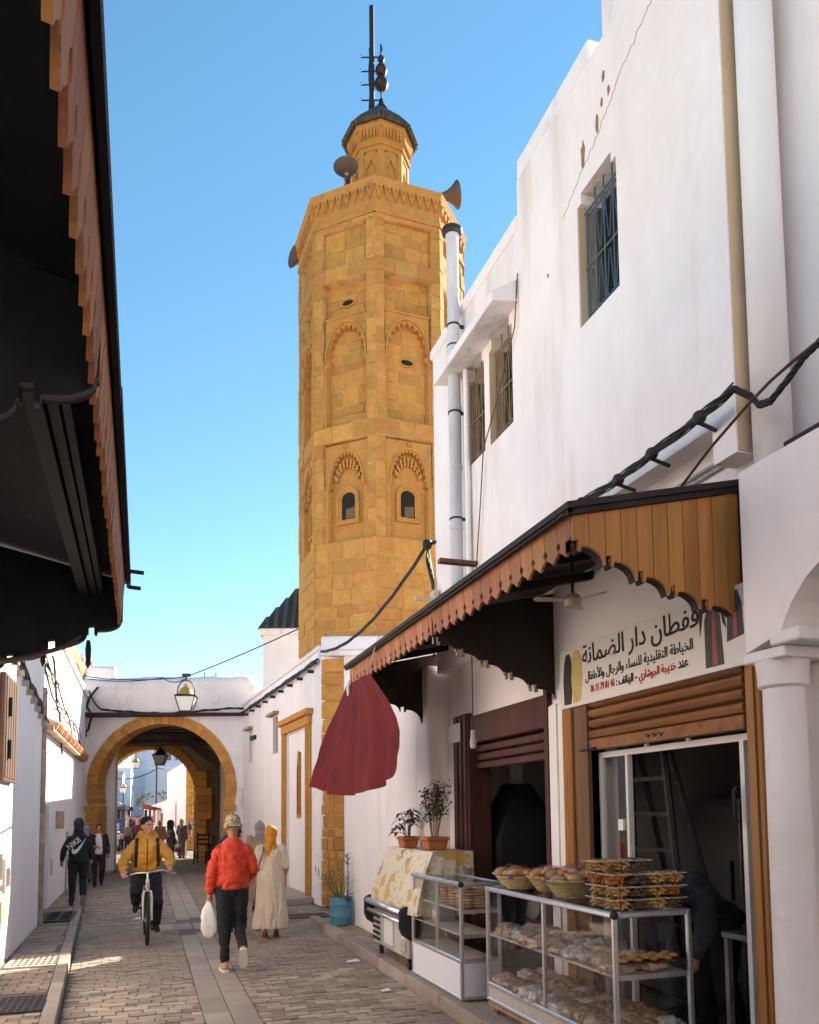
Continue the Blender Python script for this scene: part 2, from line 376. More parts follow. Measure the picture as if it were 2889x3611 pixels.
# ------------------------------------------------------------------ carved canopies
def scallop(x0, z0, x1, z1, n, slot=.05):
    pts = []; u = (x1-x0)/n; dz = (z1-z0)/n; s = 1 if u > 0 else -1; u = abs(u)
    for i in range(n):
        bx, bz = abs(x0)*0+i*u, z0+i*dz
        loc = [(0, 0), (.0, slot), (.16*u, slot+.006), (.17*u, 0), (.24*u, -.006), (.26*u, .022), (.34*u, .024)]
        for k in range(7):
            a = math.pi/2*k/6; loc.append((.34*u+.62*u*math.sin(a), .024+(dz-.024)*(1-math.cos(a))))
        loc.append((.985*u, dz))
        pts += [(x0+s*(bx+px), bz+pz) for px, pz in loc]
    return pts
def clip(prof, a, b):
    def zat(x):
        for (xa, za), (xb, zb) in zip(prof, prof[1:]):
            if xa <= x <= xb and xb > xa: return za+(zb-za)*(x-xa)/(xb-xa)
        return prof[0][1] if x < prof[0][0] else prof[-1][1]
    return [(a, zat(a))]+[p for p in prof if a < p[0] < b]+[(b, zat(b))]
def fascia_poly(w, h, rand=0):
    a = w/2-.0025; k = h
    half = [(a, 0), (a, -k*.54), (a-.014, -k*.585), (a-.021, -k*.64), (a-.016, -k*.70), (a-.002, -k*.745), (a-.003, -k*.775), (a*.84, -k*.82), (a*.55, -k*.865), (a*.28, -k*.92), (0, -k)]
    return half+[(-x, z) for x, z in reversed(half[:-1])]
def canopy(t, y0, y1, xf, ztop, h, tilt, pitch, side, wm):
    # row of shaped fascia planks along y; side=+1: faces +x
    n = int((y1-y0)/pitch); pw = (y1-y0)/n
    mes = [MB().prism(fascia_poly(pw, h), -.009, .009, 'x').mesh('plank', wm, jit=.0008) for _ in range(4)]
    for i in range(n):
        o = link('plank', rnd.choice(mes), t, loc=(xf, y0+(i+.5)*pw, ztop))
        o.rotation_euler = (rnd.uniform(-.008, .008), tilt+rnd.uniform(-.012, .012), 0)
# -- left canopy
lc = thing('wooden_canopy', 'dark wooden canopy with pointed orange fascia planks on the house opposite the shops', 'canopy', (-1.4, 3, 0))
canopy(lc, -1.6, 5.9, -.140, 3.32, .33, R_(4), .13, 1, WOODP)
MB().hexa([(-.118, -1.7, 3.315), (-1.42, -1.7, 3.62), (-1.42, 6.0, 3.62), (-.118, 6.0, 3.315), (-.118, -1.7, 3.36), (-1.42, -1.7, 3.67), (-1.42, 6.0, 3.67), (-.118, 6.0, 3.36)]).build('roof', WOODK, lc)
MB().box(-.122, -.100, -1.7, 3.3, 3.29, 3.385).box(-.124, -.096, 3.3, 6.0, 3.292, 3.38).build('gutter_board', WOODK, lc)
MB().tube([(-.11, 5.6, 3.30), (-.01, 5.62, 3.30)], .014).tube([(-.11, 5.85, 3.26), (-.03, 5.87, 3.26)], .014).build('roof_batten', IRON, lc)
MB().box(-.42, -.36, 2.65, 5.9, 3.17, 3.24).box(-.35, -.31, 2.65, 5.9, 3.19, 3.25).box(-.30, -.27, 2.65, 5.9, 3.20, 3.26).build('beam', mat('worn_dark_beam', (.014, .013, .014), .7), lc)
prof = [(-1.42, 2.52)]+scallop(-1.42, 2.52, -.86, 2.70, 2)+scallop(-.86, 2.70, -.36, 2.92, 2)+scallop(-.36, 2.92, -.14, 3.02, 1)
prof = sorted(prof, key=lambda p: p[0])
edge = mat('lit_panel_edge', (.07, .065, .066), .6)  # paler grey puts the light on the scalloped panel edges into the colour
for yy, nm in ((2.6, 'divider_panel'), (5.9, 'end_panel')):
    p = MB().prism(prof+[(-.14, 3.31), (-1.42, 3.6)], yy-.012, yy+.012, 'y'); p.build(nm, WOODK, lc)
    MB().strip([(x, z-.002) for x, z in prof], [(x, z+.008) for x, z in prof], yy-.03, yy-.013, 'y').build('lit_edge_strip', edge, lc)
for px in (-.64, -.36): MB().lathe([(0, -.14), (.016, -.10), (.02, 0), (.012, .06)], 8, (px, 5.88, 2.82)).build('pendant', WOODK, lc)
MB().tube(sag((-1.2, 5.8, 2.68), (-.42, 5.85, 2.86), .05), .016).tube(sag((-1.2, 5.83, 2.70), (-.40, 5.85, 2.90), .09), .010).build('cable_bundle', mat('dusty_cable', (.12, .09, .075), .8), lc)

# -- left houses
lh = thing('white_house', 'whitewashed house under the dark wooden canopy with a brown shutter and meter boxes', 'house', (-1.9, 8, 0))
w = MB(); wallrects(w, -3, 13.3, 0, 4.0, [(9.35, 10.2, 2.1, 3.15)], -1.75, -1.42); w.box(-5, -1.76, -3, 13.3, 0, 3.9); w.build('wall', WHITE, lh)
MB().box(-1.6, -1.5, 9.35, 10.2, 2.1, 3.15).build('window_back', BLACK, lh)
MB().box(-5, -1.40, -3, 8.6, 4.0, 5.1).build('bounce_storey', WHITE, lh)  # unseen storey added for its bounced light, height set by that bounce
behind = thing('white_house', 'unseen white house added behind the viewer to bounce sunlight', 'house', (1, -10, 0)); wallrects(w := MB(), -7, 9, 0, 9.5, [(-2, -1, 3.6, 4.8), (2, 3, 3.6, 4.8), (.2, 1.2, 0, 2.2)], -9.6, -9.2, 'y'); w.box(-7, 9, -14, -9.62, 0, 9.4); w.build('wall', WHITE, behind)  # unseen house added only to bounce sunlight up the street
for a_, b_, c_, d_ in ((-2, -1, 3.6, 4.8), (2, 3, 3.6, 4.8), (.2, 1.2, 0, 2.2)): MB().box(a_, b_, -9.55, -9.5, c_, d_).build('shutter', WOODB, behind)
sh = MB().box(-1.46, -1.36, 9.33, 10.22, 2.06, 3.2).build('shutter', mat('weathered_dark_shutter', (.09, .045, .025), .7, (.05, .026, .016), 9, stretch=(1, 1, .1)), lh, bevel=.01)
for i in range(5): MB().box(-1.362, -1.352, 9.38+i*.165, 9.51+i*.165, 2.1, 3.16).build('slat', MATS['weathered_dark_shutter'], sh)
for z0 in (2.3, 2.75): MB().tube([(-1.33, 9.5, z0), (-1.33, 9.5, z0+.2)], .02).build('bolt', IRON, sh)
GREYB = mat('grey_meter_box', (.40, .38, .36), .6, (.32, .29, .27), 5)
for i, (y0, z0, z1) in enumerate(((8.9, 1.0, 1.42), (8.9, .52, .94), (9.42, .9, 1.25))):
    b = MB().box(-1.42, -1.33, y0, y0+.34, z0, z1).build('meter_box', GREYB, lh, bevel=.008); MB().box(-1.331, -1.325, y0+.05, y0+.29, z0+.06, z1-.1).build('meter_window', GLASSD, b)
MB().box(-1.42, -1.405, 9.75, 10.1, .55, 1.0).build('red_plate', mat('faded_red_paint', (.42, .20, .18), .7), lh)
MB().tube([(-1.40, 13.22, .1), (-1.40, 13.2, 2.4), (-1.41, 13.22, 3.6)], .05, 10).build('downpipe', mat('peeling_pipe', (.42, .34, .27), .8, (.25, .17, .12), 7), lh)
MB().hexa([(-1.42, 10.8, 4.0), (-1.42, 13.3, 4.0), (-1.76, 13.3, 4.0), (-1.76, 10.8, 4.0), (-1.5, 10.9, 4.6), (-1.5, 13.3, 4.6), (-1.76, 13.3, 4.6), (-1.76, 10.9, 4.6)]).build('parapet', WHITE2, lh)
def cable(name, pts, r, label=None, cat='cable', parent=None, n=6, m=BLACK, group=None):
    o = MB().tube(pts, r, n).build(name, m, parent, smooth=True)
    if label: tag(o, label, cat, group)
    return o
cb = thing('cable_bundle', 'bundle of old cables clipped along the top of the white house wall', 'cable', (-1.38, 11, 3.2))
for k in range(5):
    pts = [(-1.38+.02*math.sin(k*2.1+i*.7), 9.9+i*.22+.03*k, 3.62-.030*i-.04*math.sin(i*.9+k)-.012*k) for i in range(17)]
    cable('strand', pts, .012+.004*(k % 2), parent=cb, m=mat('dusty_cable', (.12, .09, .075), .8))
for i in range(8): MB().box(-1.43, -1.34, 10.1+i*.42, 10.13+i*.42, 3.40-.055*i, 3.47-.055*i).build('clip', GREYB, cb)

lh2 = thing('white_house', 'tall sunlit white house with a tile ledge and a narrow grey doorway, joining the archway', 'house', (-2, 19, 0))
w = MB(); wallrects(w, 13.3, 24.9, 0, 5.05, [(14.8, 15.5, 0, 1.85), (16.0, 16.3, .62, .9)], -1.95, -1.53); w.box(-5, -1.96, 13.3, 24.9, 0, 5.0); w.build('wall', WHITE, lh2)
MB().box(-1.72, -1.66, 14.8, 15.5, .1, 1.85).build('door', mat('grey_door', (.28, .26, .28), .7), lh2)
MB().box(-1.7, -1.64, 16.0, 16.3, .62, .9).build('vent', WOODM, lh2)
for i in range(28):
    yy = 14.5+i*.3
    MB().tube([(-1.53, yy+.14, 3.26), (-1.33, yy+.14, 3.17)], [.075, .07], 8).build('roof_tile', TERRA if i % 3 else mat('pale_tile', (.45, .30, .18), .85), lh2)
MB().box(-1.53, -1.38, 14.4, 23.0, 3.08, 3.16).build('ledge', mat('weathered_ledge', (.48, .37, .27), .9, (.3, .2, .13), 5), lh2)
MB().box(-1.53, -1.47, 14.2, 24.6, 4.98, 5.12).build('coping', WHITE2, lh2)
MB().tube([(-1.50, 18.9, .1), (-1.50, 18.9, .9), (-1.5, 18.9, 1.35)], .02).build('conduit', GREYB, lh2)
b = MB().box(-1.53, -1.40, 16.7, 16.95, 1.45, 1.78).build('meter_box', mat('rusty_box', (.42, .33, .25), .8, (.3, .2, .13), 6), lh2, bevel=.01)
for k in range(4):
    cable('wall_cable', [(-1.47+.02*math.sin(k+i), 13.6+i*.8, 4.25-.06*i-.12*math.sin(i*1.1+k*1.7)-.1*k) for i in range(12)], .012+.004*(k % 2), parent=lh2, m=mat('dusty_cable', (.12, .09, .075), .8))
cable('wall_cable', [(-1.48, 15.0+.15*i, 4.4-.1*i+.12*math.sin(i*.8)) for i in range(15)], .02, parent=lh2)
# roofs behind the left houses
def house_block(name, label, x0, x1, y0, y1, z1, m, cat='house', z0=0, bev=0):
    t = thing(name, label, cat, ((x0+x1)/2, (y0+y1)/2, 0)); MB().box(x0, x1, y0, y1, z0, z1).build('wall', m, t, bevel=bev); return t
t = house_block('rooftop_room', 'peeling rooftop room with a worn cornice above the left end of the archway', -3.0, -1.72, 25.4, 28, 6.25, mat('mauve_worn_plaster', (.60, .53, .55), .9, (.42, .33, .3), 3, .45, .6, bump=.5, bscale=8))
MB().box(-3.05, -1.66, 25.34, 28.05, 6.25, 6.38).build('cornice', WHITE2, t); MB().box(-2.9, -1.9, 25.38, 25.41, 5.3, 5.75).build('patch', WOODM, t)
t = house_block('rooftop_room', 'plain white rooftop block beside the peeling rooftop room', -1.66, -.75, 25.6, 28, 6.1, WHITE, bev=.08)
MB().lathe([(.09, 0), (.12, .1), (.04, .2), (.07, .3), (.0, .4)], 8, (-1.55, 25.8, 6.1)).build('finial', TERRA, t)
t = house_block('rooftop_room', 'white rooftop block with a clay vault behind the left house wall', -3.4, -1.9, 16.5, 24.5, 5.6, WHITE2)
MB().tube([(-2.0, 20.5, 5.7), (-1.85, 22.5, 5.75), (-1.8, 23.8, 5.5)], .30, 10).build('clay_vault', mat('ochre_render', (.42, .28, .15), .9, (.3, .19, .1), 4, bump=.6, bscale=12), t)
# ------------------------------------------------------------------ archway over the street
AN = Vector((math.sin(YAW), math.cos(YAW), 0)); AT = Vector((math.cos(YAW), -math.sin(YAW), 0))
def arch_frame(o):   # local x along the wall, y away from the viewer, z up
    return Matrix(((AT.x, AN.x, 0, o[0]), (AT.y, AN.y, 0, o[1]), (0, 0, 1, o[2]), (0, 0, 0, 1)))
A1 = arch_frame((-1.44, 24.67, 0))
aw = thing('archway', 'white street archway with a golden stone arch ring, cracked parapet and wooden ceiling', 'archway', (.5, 24.2, 0))
CX, CZ, RO, RI = 2.06, 2.42, 2.08, 1.81
SPR = 1.95
def arc(r, n=40, zs=SPR, cx=CX, cz=CZ):
    a0 = math.asin((zs-cz)/r)
    return [(cx-r*math.cos(a), cz+r*math.sin(a)) for a in [a0+(math.pi-2*a0)*i/n for i in range(n+1)]]
def arch_wall(mb, x0, x1, ztop, r, y0, y1, cx=CX, cz=CZ, base=0):
    a = arc(r, 36, SPR, cx, cz); b = [(x0 if i < 13 else x1 if i > 23 else x0+(x1-x0)*(i-12)/12, base+(0)+ztop if 12 <= i <= 24 else None) for i in range(37)]
    out = []
    for i in range(37):
        if i < 12: out.append((x0, SPR+(ztop-SPR)*i/12))
        elif i > 24: out.append((x1, SPR+(ztop-SPR)*(36-i)/12))
        else: out.append((x0+(x1-x0)*(i-12)/12, ztop))
    mb.strip(out, a, y0, y1, 'y')
    mb.prism([(x0, 0), (a[0][0], 0), (a[0][0], SPR), (x0, SPR)], y0, y1); mb.prism([(a[-1][0], 0), (x1, 0), (x1, SPR), (a[-1][0], SPR)], y0, y1)
mb = MB(A1); arch_wall(mb, -.6, 4.75, 5.34, RI+.06, .0, .55); mb.build('wall', WHITE2, aw)
pp = MB(A1).tube([(-.6+i*.27, .25, 5.33+.02*math.sin(i*.9)+(.05 if i > 17 else 0)) for i in range(20)], .28, 8); pp.build('parapet_coping', WHITE2, aw, smooth=True)
# voussoirs
MB(A1).strip(arc(RO+.03), arc(RI+.004), -.016, .5).build('arch_mortar', MORTAR, aw)
a0 = math.asin((SPR-CZ)/RO); NV = 34
for i in range(NV):
    b0 = a0+(math.pi-2*a0)*i/NV; b1 = a0+(math.pi-2*a0)*(i+1)/NV; g_ = .008
    ro_ = RO+rnd.uniform(-.03, .03); e = rnd.uniform(-.008, .008)
    P = lambda r, a: (CX-r*math.cos(a), CZ+r*math.sin(a))
    MB(A1).prism([P(RI, b0+g_), P(RI, b1-g_*.4), P((ro_+RI)/2, b1-g_*.4), P(ro_, b1-g_), P(ro_, b0+g_*.5), P((ro_+RI)/2, b0+g_)], -.035+e, .62).build('voussoir', STONE, aw, jit=.006)
for sgn, xe in ((-1, CX-math.sqrt(RI**2-(CZ-SPR)**2)), (1, CX+math.sqrt(RI**2-(CZ-SPR)**2))):
    z = 0
    while z < SPR-.02:
        h = min(rnd.uniform(.22, .34), SPR-z); wd = rnd.choice((.28, .36, .46))
        x0, x1 = (xe-wd, xe) if sgn < 0 else (xe, xe+wd)
        MB(A1).box(x0, x1, -.035+rnd.uniform(-.01, .01), .6, z+.006, z+h-.006).build('quoin', STONE, aw, jit=.006); z += h
# passage: side walls, ceiling, beams
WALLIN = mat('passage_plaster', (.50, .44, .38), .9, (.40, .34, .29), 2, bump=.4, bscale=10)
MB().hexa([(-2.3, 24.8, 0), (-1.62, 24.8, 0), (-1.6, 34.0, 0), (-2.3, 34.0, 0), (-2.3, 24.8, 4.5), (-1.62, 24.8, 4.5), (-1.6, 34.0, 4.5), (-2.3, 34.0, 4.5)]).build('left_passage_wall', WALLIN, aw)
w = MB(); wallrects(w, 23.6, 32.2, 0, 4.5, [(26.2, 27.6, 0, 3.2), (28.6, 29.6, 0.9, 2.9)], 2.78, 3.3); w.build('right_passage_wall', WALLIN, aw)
MB().box(3.2, 3.26, 26.2, 27.6, 0, 3.2).box(3.2, 3.26, 28.6, 29.6, .9, 2.9).build('passage_doors', WOODD, aw)
MB().hexa([(-2.3, 24.3, 4.44), (3.3, 23.0, 4.44), (3.3, 32.0, 4.44), (-2.3, 34.2, 4.44), (-2.3, 24.3, 4.52), (3.3, 23.0, 4.52), (3.3, 32.0, 4.52), (-2.3, 34.2, 4.52)]).build('ceiling', WOODD, aw)
BEAM = mat('old_ceiling_beam', (.13, .085, .05), .8, (.07, .045, .03), 6, stretch=(.2, 1, 1), bump=.3)
for i in range(9):
    M = arch_frame((-1.9, 25.6+i*.95, 0)); MB(M).box(-.2, 4.9, 0, .14, 4.28, 4.43).build('ceiling_beam', BEAM if i % 3 else WOODD, aw)
MB().box(-1.7, -1.45, 25.5, 33.6, 3.7, 4.0).box(2.5, 2.8, 24.4, 32, 3.55, 3.9).build('side_beam', WOODD, aw)
MB(arch_frame((-1.7, 29.5, 0))).hexa([(3.3, 0, 4.0), (4.3, 0, 3.2), (4.3, .2, 3.2), (3.3, .2, 4.0), (3.3, 0, 4.3), (4.4, 0, 3.6), (4.4, .2, 3.6), (3.3, .2, 4.3)]).build('brace', BEAM, aw)
# far arch of the passage
A2 = arch_frame((-1.72, 33.25, 0))
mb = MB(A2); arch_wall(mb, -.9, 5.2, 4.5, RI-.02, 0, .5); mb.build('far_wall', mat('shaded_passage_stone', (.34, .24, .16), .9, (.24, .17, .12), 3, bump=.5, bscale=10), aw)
for i in range(26):
    b0 = a0+(math.pi-2*a0)*i/26; b1 = a0+(math.pi-2*a0)*(i+1)/26
    P = lambda r, a: (CX-r*math.cos(a), CZ+r*math.sin(a))
    MB(A2).prism([P(RI-.06, b0+.008), P(RI-.06, b1-.008), P(RO, b1-.008), P(RO, b0+.008)], -.04, .45).build('far_voussoir', STONE_C, aw, jit=.006)
z = 0
while z < 3.2:
    MB(A2).box(4.02, 4.02+rnd.choice((.35, .55)), -.5, -.02, z, z+.28).build('quoin', STONE, aw, jit=.008); z += .30
# roundels, cable on the face
for xx in (.95, 3.55): MB(A1).lathe([(0, 0), (.12, 0), (.12, .03), (.09, .04), (.085, .015), (0, .015)], 12).build('dummy', WHITE, aw) if False else MB(A1).box(xx-.1, xx+.1, -.04, .0, 4.80, 5.0).build('wall_box', WHITE2, aw, bevel=.02)
cw = thing('cable_run', 'black cable strung across the face of the archway and knotted at its left end', 'cable', tuple(A1 @ Vector((0, -.06, 4.6))))
pts = [tuple(A1 @ Vector((-.02+.11*i, -.05, 4.60+.06*math.cos(i*.16)+(.55*(1-i/4)**2 if i < 4 else 0)))) for i in range(42)]
cable('strand', pts, .022, parent=cw); cable('strand', [(x, y, z+.03*math.sin(i)) for i, (x, y, z) in enumerate(pts[3:])], .014, parent=cw)
cable('loop', [tuple(A1 @ Vector(p)) for p in [(.25, -.06, 5.3), (.02, -.08, 5.0), (-.05, -.08, 4.75), (.1, -.08, 4.5), (.0, -.07, 4.1), (-.1, -.06, 4.0)]], .03, parent=cw)
MB(A1).ball((-.12, -.08, 3.95), .09).build('junction', BLACK, cw)

# ------------------------------------------------------------------ lanterns
LG = mat('frosted_lamp_glass', (.80, .80, .78), .3, trans=.0, alpha=.82)
YEL = mat('yellow_brass_dome', (.50, .34, .07), .45, (.35, .22, .05), 12, metal=.4)
def lantern(loc, s, label, dome=YEL, rz=.2):
    t = thing('street_lantern', label, 'lantern', loc, rz, 'hanging lanterns along the street')
    M = Matrix.Translation(loc) @ Matrix.Rotation(rz, 4, 'Z') @ Matrix.Scale(s, 4)
    def B(): return MB(M)
    B().tube([(.0, 0, 1.06), (0, 0, .95)], .03).tube([(-.28+0*i, 0, .38+.0*i) if False else (-.26*math.cos(math.pi*i/14), 0, .60+.36*math.sin(math.pi*i/14)) for i in range(15)], .018).tube([(-.26, 0, .6), (-.26, 0, .42)], .018).tube([(.26, 0, .6), (.26, 0, .42)], .018).build('hoop', IRON, t)
    B().lathe([(.24, .47), (.25, .50), (.21, .58), (.19, .66), (.12, .73), (.06, .76), (.07, .80), (.03, .84), (0, .86)], 16).build('dome', dome, t, smooth=True, auto=40)
    top, bot, zt, zb = .30, .17, .44, -.02
    fr = B(); gl = B(); cs = [(1, 1), (-1, 1), (-1, -1), (1, -1)]
    for i in range(4):
        a, b = cs[i], cs[(i+1) % 4]
        fr.tube([(a[0]*top, a[1]*top, zt), (a[0]*bot, a[1]*bot, zb)], .017, 6)
        fr.tube([(a[0]*top, a[1]*top, zt), (b[0]*top, b[1]*top, zt)], .022, 6); fr.tube([(a[0]*bot, a[1]*bot, zb), (b[0]*bot, b[1]*bot, zb)], .018, 6)
    fr.hexa([(-.33, -.33, .45), (.33, -.33, .45), (.33, .33, .45), (-.33, .33, .45), (-.24, -.24, .5), (.24, -.24, .5), (.24, .24, .5), (-.24, .24, .5)])
    fr.box(-.16, .16, -.16, .16, -.04, -.02); fr.build('frame', IRON, t)
    for i in range(4):
        a, b = cs[i], cs[(i+1) % 4]; g2 = B(); k = .985
        g2.add([(a[0]*top*k, a[1]*top*k, zt), (b[0]*top*k, b[1]*top*k, zt), (b[0]*bot*k, b[1]*bot*k, zb), (a[0]*bot*k, a[1]*bot*k, zb)], [(0, 1, 2, 3)]); g2.build('pane', LG, t)
    B().lathe([(0, .05), (.05, .07), (.06, .2), (.03, .3), (0, .32)], 10).build('bulb', WHITE_CLEAN, t)
    return t
lantern(tuple(A1 @ Vector((3.08, -1.3, 4.44))), .86, 'large lantern with a yellow dome hung from the wire before the archway', YEL, YAW*-1+.12)
lantern((.60, 30.2, 3.45), .75, 'dark domed lantern hanging under the archway ceiling', IRON, -.25)
MB  # wire
# ------------------------------------------------------------------ mosque wall with the bricked-up doorway
DW0 = Vector((3.12, 14.82, 0)); DW1 = Vector((2.70, 23.31, 0)); du = (DW1-DW0).normalized(); dn = Vector((-du.y, du.x, 0))
if dn.x > 0: dn = -dn
DWM = Matrix(((du.x, dn.x, 0, DW0.x), (du.y, dn.y, 0, DW0.y), (0, 0, 1, 0), (0, 0, 0, 1)))   # x along wall away, y out to the street
mq = thing('mosque_wall', 'long white wall with a stone-framed bricked-up doorway, lancet slot and two small grilled windows', 'wall', (3.0, 18, 0))
w = MB(DWM)
holes = [(3.83, 4.38, 3.07, 3.92), (7.14, 7.6, 3.06, 3.9), (.92, 2.89, 0, 3.38)]
wallrects(w, 0, 8.9, 0, 4.72, holes, -.5, 0, 'y'); w.build('wall', WHITE, mq)
d = MB(DWM); wallrects(d, .92, 2.89, 0, 3.38, [(1.74, 2.12, 1.62, 2.95)], -.3, -.05, 'y'); dd = d.build('blocked_doorway', WHITE, mq)
# lancet niche
MB(DWM).prism([(1.76, 1.62), (2.10, 1.62), (2.10, 2.6), (1.93, 3.02), (1.76, 2.6)], -.28, -.2).build('lancet_back', STONE_C, mq)
def ring(mb, outl, t, a, b, axis='y'):
    cx = sum(p[0] for p in outl)/len(outl); cz = sum(p[1] for p in outl)/len(outl)
    big = [(cx+(x-cx)*(1+t), cz+(z-cz)*(1+t*.35)) for x, z in outl]; mb.strip(big, outl, a, b, axis, closed=True); return mb
ring(MB(DWM), [(1.82, 1.66), (2.04, 1.66), (2.04, 2.55), (1.93, 2.9), (1.82, 2.55)], .35, -.2, -.03).build('lancet_frame', STONE_C, mq)
# stone door frame
fr = thing('door_frame', 'x', 'x') if False else None
for nm, x0, x1, z0, z1, p in (('door_jamb', .68, .92, .1, 3.40, .06), ('door_jamb', 2.89, 3.10, .1, 3.40, .06), ('door_lintel', .64, 3.15, 3.40, 3.58, .08), ('door_cornice', .55, 3.25, 3.58, 3.70, .15)):
    MB(DWM).box(x0, x1, -.1, p, z0, z1).build(nm, STONE_C, mq, bevel=.012, jit=.004)
for x0, x1 in ((.74, .80), (.84, .88), (2.93, 2.97), (3.01, 3.05)): MB(DWM).box(x0, x1, .055, .085, .1, 3.42).build('door_moulding', STONE_C, mq)
for i, (u0, u1, z0, z1, *_) in enumerate(holes[:2]):
    f = MB(DWM).box(u0, u1, -.3, -.24, z0, z1).build('window', mat('dark_window_wood', (.06, .045, .035), .7), mq)
    for k in range(4): MB(DWM).tube([(u0+.06+k*(u1-u0-.12)/3, -.1, z0), (u0+.06+k*(u1-u0-.12)/3, -.1, z1)], .018, 6).build('bar', WOODB, f)
    for k in range(4): MB(DWM).box(u0, u1, -.12, -.08, z0+.1+k*.22, z0+.13+k*.22).build('cross_bar', WOODB, f)
    MB(DWM).box(u0-.12, u1+.18, -.02, .14, z1+.03, z1+.1).build('window_hood', mat('weathered_ledge', (.48, .37, .27)), mq, bevel=.01)
MB(DWM).box(6.5, 7.1, .0, .07, 3.62, 3.72).build('bracket', IRON, mq)
MB(DWM).box(-.02, 9.0, -.55, .05, 4.72, 4.80).build('coping', WHITE2, mq, bevel=.02)
MB(DWM).tube([(8.75, .03, 4.5), (8.75, .03, 3.0), (8.72, .04, 2.2)], .02).build('conduit', BLACK, mq)
MB(DWM).box(8.2, 8.5, .0, .03, 1.9, 2.4).box(8.35, 8.6, 0, .03, .8, 1.4).build('notice', ALUW, mq)
for z0 in (.4,): MB(DWM).box(.02, .64, -.02, .012, .1, .4).build('plinth', WHITE2, mq)
ck = thing('cable_bundle', 'black cables sagging along the top of the mosque wall towards the archway', 'cable', (3, 18, 4.5))
for k in range(4):
    cable('strand', [tuple(DWM @ Vector((-.1+i*.45, .07+.015*k, 4.52-.02*k+.03*math.sin(i*1.3+k*2)))) for i in range(20)], .017, parent=ck)
for i in range(9): MB(DWM).box(.5+i*.9, .54+i*.9, 0, .12, 4.36, 4.42).build('clip', IRON, ck)
# quoin pillar at the alley corner
PM = arch_frame((3.13, 14.82, 0))
qp = thing('stone_pillar', 'golden stone corner pillar of worn blocks and patched mortar behind the blue drum', 'pillar', (3.33, 14.8, 0))
MB(PM).box(0.02, .42, .03, .6, 0, 4.55).build('core', MORTAR, qp)
z = .02
while z < 4.5:
    h = min(rnd.uniform(.24, .42), 4.54-z); br = rnd.random() < .55 or z > 2
    h = h if z > 2.0 else min(h*.6, 4.54-z); xs = [0, .42] if br and z > 2.0 else [0, rnd.uniform(.08, .17), rnd.uniform(.22, .33), .42]
    for a, b in zip(xs, xs[1:]): MB(PM).box(a+.004, b-.008, rnd.uniform(-.01, .012), .4, z+.006, z+h-.010).build('stone', STONE, qp, bevel=.012, jit=.006)
    z += h
pod = thing('tower_podium', 'white plastered podium with a stepped ledge carrying the stone tower', 'podium', (4.4, 16.2, 0))
PODP = [(0, .62), (.424, .62), (.424, .02), (1.5, .02), (3.3, 1.3), (3.6, 3.6), (2.6, 4.3), (0, 4.3)]
MB(PM).prism(PODP, 0, 4.66, 'z').build('wall', WHITE, pod)
PL = lambda e: [(-e, -e), (1.5+e, -e), (3.3+e, 1.3-e), (3.6+e, 3.6), (2.6, 4.3), (-e, 4.3)]
MB(PM).prism(PL(.06), 4.60, 4.70, 'z').build('ledge_moulding', WHITE2, pod, bevel=.015); MB(PM).prism(PL(0), 4.70, 4.98, 'z').build('ledge', WHITE2, pod, bevel=.03)
# white domed house behind the wall
dh = thing('tomb_house', 'small white house with a dark green tiled pyramid roof beside the tower', 'house', (5.4, 28.2, 0))
HM = arch_frame((3.78, 27.2, 0)) @ Matrix.Diagonal((1.3, 1.3, 1.26, 1)); MB(HM).box(0, 2.4, 0, 2.4, 0, 6.15).build('wall', WHITE, dh); MB(HM).box(-.08, 2.48, -.08, 2.48, 6.05, 6.22).build('cornice', WHITE2, dh)
MB(HM).add([(-.1, -.1, 6.22), (2.5, -.1, 6.22), (2.5, 2.5, 6.22), (-.1, 2.5, 6.22), (1.2, 1.2, 8.1)], [(0, 1, 4), (1, 2, 4), (2, 3, 4), (3, 0, 4), (3, 2, 1, 0)]).build('roof', mat('green_glazed_roof', (.035, .05, .045), .6), dh)
for s in (0, 1):
    for i in range(13):
        f_ = i/12; b = (-.1+2.6*f_, -.12, 6.24) if s == 0 else (-.12, -.1+2.6*f_, 6.24)
        k = 1-abs(f_-.5)*2; e = (b[0]+(1.2-b[0])*k*1.0, b[1]+(1.2-b[1])*k, 6.24+1.86*k) if k > .02 else None
        if e and s == 0: MB(HM).tube([b, (b[0], b[1]+(1.32)*k, 6.24+1.88*k)], .055, 6).build('roof_tile', TILE, dh)
        if e and s == 1: MB(HM).tube([b, (b[0]+1.32*k, b[1], 6.24+1.88*k)], .055, 6).build('roof_tile', TILE, dh)

# ------------------------------------------------------------------ the octagonal stone tower
TC = Vector((4.85, 16.52, 0)); TR = 1.82; A0 = -2.0
tw = thing('minaret', 'tall octagonal golden stone tower with arched blind panels, carved cornice and a small lantern top', 'tower', (TC.x, TC.y, 5))
def tdir(a): a = R_(a); return AT*math.sin(a)-AN*math.cos(a)
def ttan(a): a = R_(a); return AT*math.cos(a)+AN*math.sin(a)
def oct_poly(r): return [(TC+tdir(A0+45*k)*r) for k in range(8)]
def octa(mb, r0, z0, r1, z1, a0=A0):
    b = [TC+tdir(a0+45*k)*r0 for k in range(8)]; t = [TC+tdir(a0+45*k)*r1 for k in range(8)]
    mb.add([(p.x, p.y, z0) for p in b]+[(p.x, p.y, z1) for p in t], [list(range(7, -1, -1)), list(range(8, 16))]+[(i, (i+1) % 8, (i+1) % 8+8, i+8) for i in range(8)]); return mb
octa(MB(), TR-.255, 4.9, TR-.255, 14.3).build('core', MORTAR, tw)
FW2 = TR*math.sin(math.pi/8)          # half face width
AP = TR*math.cos(math.pi/8)
